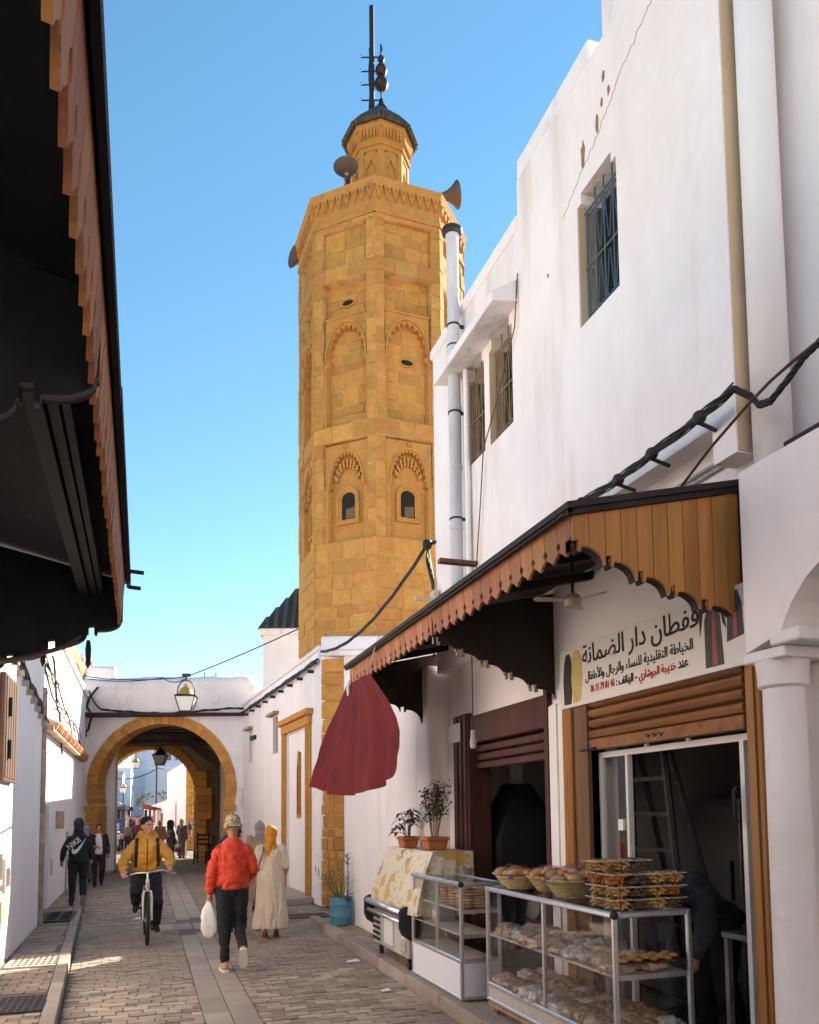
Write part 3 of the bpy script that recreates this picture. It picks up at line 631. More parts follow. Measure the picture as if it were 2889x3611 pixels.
def face_M(k):
    am = A0-22.5+45*k; N = tdir(am); T = ttan(am); o = TC+N*AP
    return Matrix(((T.x, -N.x, 0, o.x), (T.y, -N.y, 0, o.y), (0, 0, 1, 0), (0, 0, 0, 1)))   # x right, y inward, z up
PW = .50
def lobed(zs, w, rise, n, amp, sgn=1):
    # cusped arch outline from (-w,zs) over the apex to (w,zs)
    pts = []
    for i in range(n):
        a0_, a1_ = math.pi*i/n, math.pi*(i+1)/n
        for j in range(4):
            a = a0_+(a1_-a0_)*j/4; k = 1-amp*(1-abs(math.sin(math.pi*(j/4))))
            pts.append((-w*math.cos(a)*k, zs+rise*math.sin(a)*k))
    pts.append((w*(1-amp), zs)); return pts
def archpts(zs, w, rise, n=16): return [(-w*math.cos(math.pi*i/n), zs+rise*math.sin(math.pi*i/n)) for i in range(n+1)]
def plate(mb, x0, x1, z0, z1, outl, a, b):
    # plate x0..x1,z0..z1 with an arch opening standing on z0
    n = len(outl); top = []
    for i, (x, z) in enumerate(outl):
        t = i/(n-1)
        if t < .3: top.append((x0, outl[0][1]+(z1-outl[0][1])*t/.3))
        elif t > .7: top.append((x1, outl[-1][1]+(z1-outl[-1][1])*(1-t)/.3))
        else: top.append((x0+(x1-x0)*(t-.3)/.4, z1))
    mb.strip(top, outl, a, b, 'y')
    mb.prism([(x0, z0), (outl[0][0], z0), outl[0], (x0, outl[0][1])], a, b); mb.prism([(outl[-1][0], z0), (x1, z0), (x1, outl[-1][1]), outl[-1]], a, b)
P1, P2, P3 = (12.70, 13.50), (9.38, 12.40), (7.00, 9.04)
DARKV = mat('dark_void', (.02, .018, .016), .95)
nst = 0
side = MB()
def stone_(M, main, x0, x1, y0, y1, z0, z1, jit):
    global nst
    if main: MB(M).box(x0, x1, y0, y1, z0, z1).build('stone', STONE, tw, bevel=.01, jit=jit); nst += 1
    else: side.M = M; side.box(x0, x1, y0, y1, z0, z1)
for k in (-1, 0, 1, 2, 3):
    M = face_M(k); main = k in (0, 1)
    if not main:
        # side faces: same panels, coarser stones
        pass
    # frame stones (depth 0) in courses around the three panels
    z = 4.99; first_ = True
    while z < 13.58:
        h = rnd.choice((.24, .27, .30, .34, .38))
        for lim in (P3[0], P3[1], P2[0], P2[1], P1[0], P1[1], 13.60):
            if z < lim-.01 and z+h > lim-.10: h = lim-z; break
        inp = any(a-.01 < z+h/2 < b for a, b in (P1, P2, P3))
        spans = [(-FW2-.02, -PW), (PW, FW2+.02)] if inp else [(-FW2-.02, FW2+.02)]
        for a, b in spans:
            xs = [a]
            if b-a > .6:
                while xs[-1] < b-.62: xs.append(xs[-1]+rnd.uniform(.26, .58))
            elif b-a > .12 and main and False: pass
            xs.append(b)
            for u, v in zip(xs, xs[1:]):
                pr = rnd.uniform(-.012, .006)
                stone_(M, main, u+.004, v-.006, pr, .16, z+.004, z+h-.008, .006)
        z += h
    bed = MB(M); wallrects(bed, -FW2+.01, FW2-.01, 4.95, 13.62, [(-PW, PW, *P1), (-PW, PW, *P2), (-PW, PW, *P3)], .012, .29, 'y'); bed.box(-PW, PW, .109, .17, *P1).box(-PW, PW, .203, .26, *P2); bed.build('mortar_bed', MORTAR, tw)
    # panel backs
    for (z0, z1), dep in ((P1, .095), (P2, .19), (P3, .17)):
        z = z0
        while z < z1-.02:
            h = min(rnd.choice((.2, .25, .3, .36)), z1-z)
            if z1-z-h < .1: h = z1-z
            xs = [-PW]
            while xs[-1] < PW-.5: xs.append(xs[-1]+rnd.uniform(.28, .5))
            xs.append(PW)
            if main or True:
                for u, v in zip(xs, xs[1:]):
                    if z0 == P3[0]: continue
                    stone_(M, main, u+.004, v-.007, dep+rnd.uniform(-.01, .006), dep+.09, z+.004, z+h-.009, .005)
            z += h
    MB(M).box(-PW, PW, .17, .25, P3[0], P3[1]).build('panel_back', STONE_C, tw)
    # cusped arch plates
    mb = MB(M); zs = 10.75; o1 = lobed(zs, PW-.055, .72, 11, .13); plate(mb, -PW+.03, PW-.03, zs, 11.62, o1, .07, .185); mb.build('cusped_arch', STONE_C, tw)
    mb = MB(M); mb.strip(archpts(zs, PW-.02, .80, 22), archpts(zs, PW-.055, .755, 22), .03, .06); mb.build('arch_moulding', STONE_C, tw)
    for bx in ((-PW+.03, PW-.03, .045, .12, 11.62, 11.66), (-PW, -PW+.06, .06, .19, P2[0], zs), (PW-.06, PW, .06, .19, P2[0], zs), (-PW+.06, -PW+.085, .11, .19, P2[0], zs-.1), (PW-.085, PW-.06, .11, .19, P2[0], zs-.1)): MB(M).box(*bx).build('panel_moulding', STONE_C, tw)
    for s in (-1, 1): MB(M).prism([(s*(PW-.06), zs-.12), (s*(PW-.14), zs-.0), (s*(PW-.10), zs+.06), (s*(PW-.06), zs+.06)], .065, .185).build('corbel', STONE_C, tw)
    # lower panel: stalactite arch, roundel, window
    mb = MB(M); zs = 8.12; o1 = lobed(zs, PW-.13, .70, 15, .10); plate(mb, -PW+.02, PW-.02, zs, 9.0, o1, .06, .165); mb.build('stalactite_arch', STONE_C, tw)
    mb = MB(M); mb.strip(archpts(zs-.05, PW-.085, .80, 22), archpts(zs-.05, PW-.12, .765, 22), .03, .055); mb.build('arch_moulding', STONE_C, tw)
    mb = MB(M)
    for i in range(9):
        a = math.pi*(.14+.72*i/8)
        for rr, ww in ((.80, .022), (.68, .018)):
            x, zz = -(PW-.13)*rr*math.cos(a), zs+.66*rr*math.sin(a); mb.box(x-ww, x+ww, .09, .169, zz-.05, zz+.045)
    mb.build('stalactites', STONE_C, tw)
    MB(M @ Matrix.Translation((0, .05, 8.93)) @ Matrix.Rotation(math.pi/2, 4, 'X')).lathe([(0, .018), (.03, .018), (.034, .0), (.045, .0), (.05, .016), (.055, 0), (.055, -.01)], 12).build('roundel', STONE_C, tw)
    for bx in ((-PW, -PW+.10, .05, .17, P3[0], zs), (PW-.10, PW, .05, .17, P3[0], zs), (-PW+.10, -PW+.13, .09, .17, P3[0], zs-.06), (PW-.13, PW-.10, .09, .17, P3[0], zs-.06)): MB(M).box(*bx).build('panel_moulding', STONE_C, tw)
    # arched window with stepped frame
    ww_, zb, zs2 = .15, 7.48, 7.90
    def wl(e): return [(-ww_-e, zb-e), (-ww_-e, zs2)]+[(-(ww_+e)*math.cos(math.pi*i/12), zs2+(.13+e)*math.sin(math.pi*i/12)) for i in range(1, 12)]+[(ww_+e, zs2), (ww_+e, zb-e)]
    win = MB(M).strip(wl(.10), wl(.06), .10, .175, closed=True).strip(wl(.06), wl(.03), .12, .175, closed=True).strip(wl(.03), wl(0), .135, .175, closed=True).build('window_frame', STONE_C, tw)
    MB(M).prism(wl(-.0), .160, .168).build('window_void', DARKV, win)
    MB(M).prism([(x*.82+.035, z) for x, z in [(-.12, 7.5), (.12, 7.5), (.12, 7.72), (-.12, 7.7)]], .152, .159).build('window_shutter', mat('pale_blocked_window', (.16, .10, .055), .9), win)
    # slot holes
    for zz, sx in (((11.98, .0),) if k == 0 else ((10.68, .02),) if k == 1 else ((10.2, .1),)):
        el = [(sx+.13*math.cos(a), zz+.06*math.sin(a)) for a in [2*math.pi*i/16 for i in range(16)]]; el2 = [(sx+.165*math.cos(a), zz+.09*math.sin(a)) for a in [2*math.pi*i/16 for i in range(16)]]
        dp = .185
        s_ = MB(M).strip(el2, el, dp-.03, dp+.02, closed=True).build('slot_surround', STONE_C, tw); MB(M).prism(el, dp-.014, dp-.010).build('slot_void', DARKV, s_)
    # cornice with carved brackets
    MB(M).box(-FW2-.03, FW2+.03, -.03, .15, 13.60, 13.70).build('string_course', STONE_C, tw, bevel=.012)
    MB(M).box(-FW2-.01, FW2+.01, .0, .15, 13.70, 14.16).build('frieze', STONE_C, tw)
    for i in range(8):
        x = -FW2+.09+i*(2*FW2-.18)/7
        b = MB(M).prism([(x-.07, 14.16), (x-.066, 14.09), (x-.045, 14.04), (x-.03, 13.98), (x, 13.88), (x+.03, 13.98), (x+.045, 14.04), (x+.066, 14.09), (x+.07, 14.16)], -.05, .0).build('carved_bracket', STONE_C, tw)
        MB(M @ Matrix.Translation((x, -.051, 14.085)) @ Matrix.Rotation(math.pi/2, 4, 'X')).lathe([(.022, 0), (.024, .016), (.038, .016), (.04, 0)], 10).build('bracket_eye', STONE_C, b)
side.M = None; tag(side.build('masonry', STONE, tw, jit=.004), kind='stuff')
octa(MB(), TR+.05, 14.16, TR+.07, 14.23).build('cornice', STONE_C, tw)
octa(MB(), TR+.07, 14.23, TR+.09, 14.30).build('cornice_cap', STONE_C, tw)
octa(MB(), TR+.02, 14.32, TR-.1, 14.42).build('terrace', STONE_C, tw)
# lantern storey
LR = .64; LA = A0+6
def lan_M(k):
    am = LA-22.5+45*k; N = tdir(am); T = ttan(am); o = TC+N*LR*math.cos(math.pi/8)
    return Matrix(((T.x, -N.x, 0, o.x), (T.y, -N.y, 0, o.y), (0, 0, 1, 0), (0, 0, 0, 1)))
octa(MB(), LR-.07, 14.3, LR-.07, 16.7, LA).build('lantern_core', STONE_C, tw)
lw = LR*math.sin(math.pi/8)
for k in range(8):
    M = lan_M(k)
    w = MB(M); wallrects(w, -lw, lw, 14.32, 16.05, [(-.155, .155, 15.05, 15.95), (-.155, .155, 14.62, 14.96)], 0, .08, 'y'); w.build('lantern_wall', STONE_C, tw)
    og = [(-.115, 15.1), (-.115, 15.55), (-.09, 15.62), (-.05, 15.66), (-.03, 15.72), (0, 15.79), (.03, 15.72), (.05, 15.66), (.09, 15.62), (.115, 15.55), (.115, 15.1)]
    mb = MB(M); plate(mb, -.155, .155, 15.05, 15.95, [(x, z) for x, z in og[1:-1]], .02, .07); mb.build('ogee_panel', STONE_C, tw)
    MB(M).strip(archpts(14.68, .14, .15, 10), archpts(14.68, .10, .11, 10), .03, .07).build('blind_arch', STONE_C, tw)
    MB(M).box(-lw-.02, lw+.02, -.04, .08, 16.05, 16.12).build('lantern_string', STONE_C, tw, bevel=.008)
    MB(M).hexa([(-lw, 0, 16.12), (lw, 0, 16.12), (lw, .1, 16.12), (-lw, .1, 16.12), (-lw-.02, -.05, 16.42), (lw+.02, -.05, 16.42), (lw+.02, .1, 16.42), (-lw-.02, .1, 16.42)]).build('lantern_frieze', STONE_C, tw)
    for i in range(6):
        x = -lw+.05+i*(2*lw-.1)/5
        MB(M).prism([(x-.032, 16.42), (x-.028, 16.34), (x, 16.20), (x+.028, 16.34), (x+.032, 16.42)], -.075, .0).build('small_bracket', STONE_C, tw)
    MB(M).box(-lw-.04, lw+.04, -.09, .1, 16.42, 16.56).build('lantern_cornice', STONE_C, tw, bevel=.01)
# tiled roof
octa(MB(), LR+.17, 16.57, .06, 17.50, LA).build('roof', TILE, tw)
for k in range(8):
    am = LA-22.5+45*k; N = tdir(am); T = ttan(am); hw = (LR+.17)*math.sin(math.pi/8); ap = (LR+.17)*math.cos(math.pi/8)
    for i in range(7):
        f_ = -1+2*(i+.5)/7; b = TC+N*(ap+.03)+T*hw*f_; ln = 1-abs(f_)*.55
        e = TC+N*ap*(1-ln)+T*hw*f_*(1-ln*.96)
        MB().tube([(b.x, b.y, 16.55), (b.x+(e.x-b.x)*.5, b.y+(e.y-b.y)*.5, 16.60+.46*ln), (e.x, e.y, 16.62+.90*ln)], [.048, .042, .03], 7).build('roof_tile', TILE, tw)
fi = thing('finial', 'dark metal finial of three stacked balls with a crescent tip on the tower roof', 'finial', (TC.x+.04, TC.y, 17.5))
fx, fy = TC.x+.04, TC.y-.01
MB().tube([(fx, fy, 17.45), (fx, fy, 18.95)], .018).lathe([(.14, 0), (.08, .1), (.05, .2), (.03, .26)], 10, (fx, fy, 17.42)).build('rod', IRON, fi)
BR = mat('aged_copper_ball', (.055, .035, .03), .5, (.03, .022, .02), 14, metal=.5, spec=.5)
for zz, r in ((18.03, .155), (18.36, .135), (18.63, .08)): MB().ball((fx, fy, zz), r, 16, 10).build('ball', BR, fi, smooth=True)
MB().tube([(fx+.012*math.sin(i*.5), fy, 18.80+.025*i) for i in range(9)], [.015, .02, .024, .026, .024, .02, .024, .018, .01], 6).build('crescent', IRON, fi)
ma = thing('antenna_mast', 'tall black pole with four short rungs standing beside the tower roof', 'mast', tuple(TC+AT*-.16-AN*.3)[:2]+(17.1,))
mx, my = (TC+AT*-.16-AN*.1).x, (TC+AT*-.16-AN*.1).y
MB().tube([(mx, my, 16.6), (mx, my, 19.8)], .055, 10).build('pole', IRON, ma)
for zz in (17.55, 17.92, 18.24, 18.58):
    a, b = Vector((mx, my, zz))-AT*.24, Vector((mx, my, zz))+AT*.17
    MB().tube([a+Vector((0, 0, .05)), a, b], .016, 6).build('rung', IRON, ma)
MB().tube([Vector((mx, my, zz))-AT*(.06+.01*math.sin(zz*7)) for zz in [17.3+.1*i for i in range(16)]], .014, 5).build('cable', BLACK, ma)
# loudspeakers
HORN = mat('brown_horn_paint', (.13, .085, .065), .5, (.10, .065, .05), 10)
HORNR = mat('bronze_horn_throat', (.36, .27, .18), .4, metal=.3)
def horn(pos, d, s, label):
    d = Vector(d).normalized(); t = thing('loudspeaker', label, 'loudspeaker', tuple(pos), 0, 'horn loudspeakers on the tower')
    M = Matrix.Translation(pos) @ d.to_track_quat('Z', 'Y').to_matrix().to_4x4()
    MB(M).lathe([(.06*s, -.34*s), (.07*s, -.2*s), (.10*s, -.1*s), (.17*s, .02*s), (.27*s, .12*s), (.275*s, .135*s), (.26*s, .13*s), (.16*s, .03*s), (.08*s, -.08*s)], 24).build('horn', HORN, t, smooth=True, auto=50)
    MB(M).lathe([(.0, -.02*s), (.055*s, -.04*s), (.06*s, -.1*s)], 12).build('throat', HORNR, t, smooth=True)
    MB(M).lathe([(0, -.5*s), (.08*s, -.5*s), (.085*s, -.34*s), (.05*s, -.3*s)], 12).build('driver', HORN, t)
    MB().tube([pos-d*.25*s, pos-d*.25*s-Vector((0, 0, .4*s))], .02, 6).build('bracket', IRON, t)
horn(TC+AT*-.66-AN*1.2+Vector((0, 0, 14.95)), (-.35, -1, .1), .95, 'round brown horn loudspeaker on the tower terrace facing the street')
horn(TC+AT*1.55-AN*.55+Vector((0, 0, 14.92)), (1, -.15, .22), 1.0, 'flared horn loudspeaker seen from the side on the sunny edge of the tower')
horn(TC+AT*-1.86+AN*.25+Vector((0, 0, 14.10)), (-1, -.35, 0), .9, 'horn loudspeaker fixed on the shaded edge of the tower cornice')
# ------------------------------------------------------------------ the shop building on the right
sb = thing('shop_building', 'tall white building with grilled upper windows over two open shops', 'building', (4.5, 6, 0))
XU, XS = 3.06, 3.20
wa = (7.42, 6.94); wb = (6.81, 6.32)
# upper wall: lower western part and taller main part (slightly proud)
w = MB(); holes = [(6.94, 7.42, 5.12, 6.02), (6.32, 6.81, 5.11, 6.02), (6.99, 7.37, 6.02, 6.12), (6.37, 6.76, 6.02, 6.12)]
wallrects(w, 6.13, 8.36, 3.2, 6.78, holes, XU, XU+.3); w.box(XU+.3, 9, 6.13, 8.36, 3.0, 6.7); w.build('side_wall', WHITE3, sb)
MB().box(XU-.03, XU+.25, 6.13, 8.39, 6.78, 6.90).build('side_coping', WHITE2, sb, bevel=.02)
w = MB(); holes = [(4.60, 5.13, 5.26, 6.20), (4.66, 5.07, 6.20, 6.28)]
wallrects(w, 3.73, 6.13, 3.85, 7.2, holes, XU-.015, XU+.3); w.box(XU+.3, 9, 3.73, 6.13, 3.0, 7.2).box(XU-.015, XU+.44, 3.54, 3.73, 3.63, 7.2); w.build('upper_wall', WHITE3, sb)
w = MB(); w.box(XU-.015, XU+.22, 4.91, 6.13, 7.2, 7.38).box(XU-.015, XU+.22, 3.5, 4.73, 7.2, 7.6); w.build('parapet', WHITE2, sb, bevel=.015)
SHADEP = mat('plaster_shade_tan', (.60, .46, .31), .9, (.52, .38, .25), 2, bump=.4, bscale=10)  # tan stands for warm shade put into the plaster colour
MB().box(XU-.005, XU+.45, 3.532, 3.54, 3.64, 7.2).build('return_shade', SHADEP, sb)  # shade of the pier's return face, painted as a tan strip
# lower wall around the shops
w = MB(); wallrects(w, 3.55, 8.40, 0, 3.86, [(6.02, 7.78, .1, 2.62), (3.72, 5.40, .1, 2.55)], XS, XS+.22); w.build('lower_wall', WHITE, sb)
MB().box(XU, XS+.1, 3.73, 8.36, 3.856, 3.90).build('soffit', SHADEP, sb)  # the soffit's shade is put into its tan colour
MB().tube([(XS-.02, 3.76, 3.72), (XS-.02, 5.3, 3.72)], .012).tube([(XS-.02, 3.76, 3.68), (XS-.02, 5.3, 3.68)], .010).build('wall_conduit', GREYB, sb)
# crack and chips in the plaster
CH = mat('exposed_render', (.28, .16, .08), .95)
def yz(pts, nm, m=CH, d=.004):
    MB().prism(pts, XU-.019, XU-.012, 'x').build(nm, m, sb)
for (yy, zz, a, b) in ((5.02, 6.55, .03, .11), (4.75, 6.72, .015, .04), (4.66, 6.74, .016, .045), (4.82, 6.62, .018, .07), (5.6, 5.98, .012, .02), (4.72, 6.9, .02, .05)):
    yz([(yy+a*math.cos(t)*rnd.uniform(.6, 1.2), zz+b*math.sin(t)*rnd.uniform(.6, 1.2)) for t in [2*math.pi*i/11 for i in range(11)]], 'plaster_chip')
cp = [(5.35, 6.28), (5.2, 6.36), (5.02, 6.44), (4.85, 6.52), (4.7, 6.60), (4.6, 6.66), (4.5, 6.74), (4.35, 6.80), (4.2, 6.86), (4.1, 6.95)]
cp = [(a0+(b0-a0)*k/5+rnd.uniform(-.014, .014), a1+(b1-a1)*k/5+rnd.uniform(-.02, .02)) for (a0, a1), (b0, b1) in zip(cp, cp[1:]) for k in range(5)]
MB().tube([(XU-.016, a, b) for a, b in cp], .0025, 4).build('plaster_crack', CH, sb)
# grilled windows
SHUT = mat('old_shutter_wood', (.12, .085, .05), .75, (.06, .045, .03), 9, stretch=(1, 1, .12))
BLUEI = mat('blue_painted_iron', (.07, .12, .16), .55); RUST = mat('rusty_painted_iron', (.23, .16, .10), .7)
def spiral(c, r, s, y0):  # small scroll in the (y,z) plane
    return [(c[0], c[1]+s*r*(1-.075*i)*math.cos(i*.55), c[2]+r*(1-.075*i)*math.sin(i*.55)) for i in range(11)]
def grille(name, y0, y1, z0, z1, m, x, label=None, bars=5):
    t = MB().box(XU+.20, XU+.24, y0, y1, z0, z1+.1).build('window', DARKV, sb)
    MB().box(XU-.005, XU+.2, y1-.005, y1+.0, z0, z1-.01).build('reveal_shade', SHADEP, t)  # thin liner that paints the shade of the window reveal
    MB().box(XU+.15, XU+.2, y0, y0+(y1-y0)*.30, z0, z1).build('shutter', SHUT, t); MB().box(XU+.15, XU+.2, y1-(y1-y0)*.12, y1, z0, z1).build('shutter', SHUT, t)
    for i in range(bars):
        yy = y0+.03+(y1-y0-.06)*i/(bars-1); MB().tube([(x, yy, z0), (x, yy, z1+(.08 if 0 < i < bars-1 else -.02))], .0065, 6).build('bar', m, t)
    for zz in (z0+(z1-z0)*.5, z1-.03): MB().tube([(x, y0, zz), (x, y1, zz)], .009, 6).build('cross_bar', m, t)
    for i in range(bars-1):
        yy = y0+.03+(y1-y0-.06)*(i+.5)/(bars-1); hw = (y1-y0-.06)/(bars-1)*.42
        for zc, s in ((z0+(z1-z0)*.25, 1), (z0+(z1-z0)*.75, -1)):
            l = (z1-z0)*.20; sc = MB()
            for q in (-1, 1):
                sc.tube([(x, yy+q*hw*.15, zc+s*l)]+[(x, yy+q*hw*(.15+.75*k/5), zc+s*l*(1-1.7*k/5)) for k in range(1, 6)], .0042, 5)
                sc.tube(spiral((x, yy+q*hw*.45, zc-s*l*.82), hw*.45, q, 0), .006, 5)
            sc.build('scroll', m, t)
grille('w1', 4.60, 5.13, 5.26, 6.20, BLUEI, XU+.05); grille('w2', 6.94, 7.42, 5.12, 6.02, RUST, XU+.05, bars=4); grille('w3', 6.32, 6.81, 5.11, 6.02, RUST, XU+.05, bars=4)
# hood over the pair of windows
MB().hexa([(XU-.26, 6.16, 6.08), (XU+.02, 6.16, 6.12), (XU+.02, 7.66, 6.12), (XU-.26, 7.66, 6.08), (XU-.26, 6.16, 6.17), (XU+.02, 6.16, 6.34), (XU+.02, 7.66, 6.34), (XU-.26, 7.66, 6.17)]).build('window_hood', WHITE2, sb, bevel=.008)
# west side: flue pipe
fp = thing('flue_pipe', 'tall weathered white flue pipe with a dark cap strapped to the building corner', 'pipe', (2.92, 7.6, 3))
FPM = mat('weathered_pipe', (.60, .60, .62), .7, (.36, .36, .38), 5, .4, .7, stretch=(1, 1, .2), bump=.3, bscale=20)
px_, py_ = 2.95, 7.44
z = 3.3; i = 0
while z < 7.55:
    z1 = min(z+.62, 7.62); MB().lathe([(.062, 0), (.062, z1-z-.05), (.069, z1-z-.045), (.069, z1-z), (.062, z1-z)], 18, (px_, py_, z)).build('pipe_section', FPM, fp, smooth=True, auto=40); z = z1
MB().lathe([(.085, 0), (.105, .02), (.108, .06), (.085, .08), (0, .09)], 18, (px_, py_, 7.60)).build('cap', IRON, fp, smooth=True, auto=40)
for zz in (4.6, 5.7, 6.4, 6.62): MB().lathe([(.069, 0), (.072, .008), (.069, .018)], 16, (px_, py_, zz)).box(px_, XU+.02, py_-.01, py_+.01, zz, zz+.03).build('strap', IRON, fp)
MB().tube([(3.02, 7.30, 3.3), (3.02, 7.30, 6.1)], .028, 10).build('drainpipe', WHITE_CLEAN, sb)
cable('thin_cable', [(XU-.025, 6.13, 6.35), (XU-.03, 6.2, 5.9), (XU-.04, 6.6, 5.4), (XU-.04, 6.9, 5.1), (XU-.03, 7.02, 4.6), (XU-.03, 7.15, 4.0), (XU-.03, 7.3, 3.5)], .006, 'thin brown cable dropping across the white wall past the grilled windows', m=mat('brown_cable', (.15, .08, .05), .7))
tag(MB().box(2.78, 3.02, 8.25, 8.29, 3.98, 4.02).box(2.98, 3.03, 8.2, 8.34, 3.9, 4.1).build('wall_bracket', mat('pale_bracket', (.55, .45, .3), .6)), 'small pale metal bracket on the corner of the white building', 'bracket')
# low wall with the recess return
lw_ = MB().hexa([(2.88, 12.0, 0), (2.96, 8.40, 0), (3.25, 8.40, 0), (3.17, 12.0, 0), (2.88, 12.0, 3.3), (2.96, 8.40, 3.3), (3.25, 8.40, 3.3), (3.17, 12.0, 3.3)])
tag(lw_.build('side_wall', WHITE, None, bevel=.02), 'plain white wall beside the blue drum, below the end of the wooden canopy', 'wall')
tag(MB().box(3.55, 3.8, 12.0, 14.5, 0, 2.42).build('alley_sun_block', WHITE2, None, bevel=.02), 'unseen low white wall added in the alley to block the sun', 'wall')  # unseen wall added to trim the sun patch on the street
# power cables that run along the building front
pc = thing('power_cable_bundle', 'thick twisted bundle of black power cables bracketed along the white building front', 'cable', (2.9, 5, 3.9))
def twist(path, k, r, n=4, ph=0):
    out = []
    for i, p in enumerate(path): a = i*.55+k*2*math.pi/n+ph; out.append((p[0]+r*math.cos(a)*.5, p[1]+r*math.cos(a)*.4, p[2]+r*math.sin(a)))
    return out
def dense(pts, m=10):
    out = []
    for a, b in zip(pts, pts[1:]):
        for i in range(m): out.append(Vector(a).lerp(Vector(b), i/m))
    return out+[Vector(pts[-1])]
A_ = [(2.92, 6.6, 3.60), (2.92, 5.83, 3.72), (2.92, 4.97, 3.86), (2.92, 4.5, 3.84), (2.92, 4.13, 3.855), (2.92, 3.68, 3.87), (2.92, 3.40, 3.895), (2.98, 3.34, 3.83), (2.98, 3.29, 3.76), (2.98, 3.21, 3.74), (2.98, 3.07, 3.80), (2.98, 2.98, 3.85), (2.98, 2.88, 3.87), (3.0, 2.4, 3.93), (3.2, 1.2, 3.98), (3.2, -1.9, 4.0)]
for k in range(4): cable('strand', twist(dense(A_, 7), k, .014), .0085, parent=pc)
for k in range(3): cable('loose_strand', twist(dense(A_[:7], 4), k, .03, 3, 1.1), .005, parent=pc)
for yy, zz in ((4.97, 3.86), (4.5, 3.84), (4.13, 3.855), (3.68, 3.87)):
    MB().tube([(XU, yy+.02, zz-.05), (2.92, yy, zz-.03)], .012, 6).ball((2.92, yy, zz), .04).build('bracket', IRON, pc)
cable('drop_cable', [(2.85, 3.95, 3.42), (2.85, 3.52, 3.61), (2.85, 3.22, 3.71), (2.85, 3.06, 3.75), (2.85, 2.91, 3.77), (2.9, 2.4, 3.85), (3.2, 1.2, 3.93), (3.21, -1.9, 3.95)], .008, parent=pc, m=mat('dark_brown_cable', (.06, .035, .025), .7))
# cable from the tower corner to the canopy
tc = thing('cable_bundle', 'black cable bundle from a hook on the white building corner down to the mosque wall', 'cable', (2.95, 8.3, 4))
hk = (2.98, 8.40, 4.66)
B_ = sag(hk, (3.1, 14.7, 4.66), .30, 26)
for k in range(3): cable('strand', twist(B_, k, .018, 3), .012, parent=tc)
for k in range(4): cable('loop', [hk, (2.96+.02*k, 8.37, 4.45-.04*k), (3.02, 8.37-.015*k, 4.2), (3.03, 8.37, 3.9), (3.03, 8.37, 3.4)], .011, parent=tc)
MB().ball(hk, .06).tube([hk, (3.07, 8.34, 4.68)], .02).build('hook', BLACK, tc)

# ------------------------------------------------------------------ arched neighbour on the far right
an = thing('arcade_building', 'white arcade with a round arch on a smooth column beside the shop', 'building', (3.2, 2.6, 0))
ap_ = [(3.22, 2.56), (3.18, 2.63), (3.13, 2.70), (3.04, 2.79), (2.92, 2.86), (2.75, 2.92), (2.5, 2.95), (2.25, 2.92), (2.0, 2.84), (1.85, 2.7), (1.78, 2.56)]
w = MB(); out = [(3.46, 2.50), (3.46, 2.75), (3.46, 3.0), (3.46, 3.47), (3.0, 3.47), (2.7, 3.47), (2.4, 3.47), (2.1, 3.47), (1.5, 3.47), (1.2, 3.1), (1.2, 2.5)]
w.strip(out, ap_, 2.98, 3.38, 'x'); w.box(2.98, 3.38, -2, 1.2, 0, 3.47); w.build('arch_wall', WHITE, an)
MB().prism([(3.25, 2.497), (3.25, 2.56), (3.06, 2.56), (3.06, 2.497)], 2.94, 3.40, 'x').build('impost', WHITE_CLEAN, an, bevel=.008)
MB().box(2.965, 3.36, 3.18, 3.47, 2.44, 2.495).build('column_block', WHITE_CLEAN, an, bevel=.006)
MB().lathe([(.108, 0), (.100, 2.20), (.112, 2.205), (.122, 2.215), (.122, 2.27), (.125, 2.30), (.13, 2.34)], 28, (3.09, 3.33, .1)).build('column', WHITE2, an, smooth=True, auto=40)
MB().box(3.24, 3.44, 3.0, 3.36, 0, 2.44).build('pilaster', WHITE, an, bevel=.01)
MB().box(3.34, 9, -2, 3.52, 3.475, 7.5).build('upper_wall', WHITE, an)
MB().tube([(3.17, 3.41, 3.47), (3.17, 3.41, 7.5)], .10, 20).build('rounded_pilaster', WHITE_CLEAN, an, smooth=True)
MB().box(3.04, 3.26, .5, 3.2, 3.48, 3.53).build('dark_ledge', WOODD, an)
MB().box(3.9, 4.0, -1, 3.4, 0, 3.0).build('inner_wall', WOODM, an)

# ------------------------------------------------------------------ right canopy
rc = thing('wooden_canopy', 'honey brown wooden canopy with pointed fascia planks over the two shops', 'canopy', (3.1, 6, 0))
canopy(rc, 3.76, 8.62, 2.145, 3.27, .215, R_(-4), .15, -1, WOODP)
def zroof(x): return 3.25+(x-2.12)*.228
MB().hexa([(2.08, 3.68, 3.265), (3.2, 3.68, 3.52), (3.2, 8.66, 3.52), (2.08, 8.66, 3.265), (2.08, 3.68, 3.30), (3.2, 3.68, 3.555), (3.2, 8.66, 3.555), (2.08, 8.66, 3.30)]).build('roof', WOODD, rc)
MB().box(2.095, 2.122, 3.70, 8.66, 3.25, 3.28).build('edge_rail', WOODD, rc)
for i in range(48): MB().box(2.09, 2.096, 3.74+i*.102, 3.80+i*.102, 3.25, 3.262).build('bead', WOODM, rc) if i < 1 else None
prof = sorted(scallop(2.13, 3.06, 2.52, 2.925, 2)+scallop(2.52, 2.925, 2.92, 2.80, 2)+scallop(2.92, 2.80, 3.20, 2.70, 1), key=lambda p: p[0])
x = 2.13; k = 0
while x < 3.2:
    x1 = min(x+.098, 3.20)
    MB().prism(clip(prof, x+.002, x1-.0025)+[(x1-.0025, zroof(x1)-.01), (x+.002, zroof(x)-.01)], 3.722, 3.742, 'y').build('end_plank', WOODY, rc, jit=.0006); x = x1
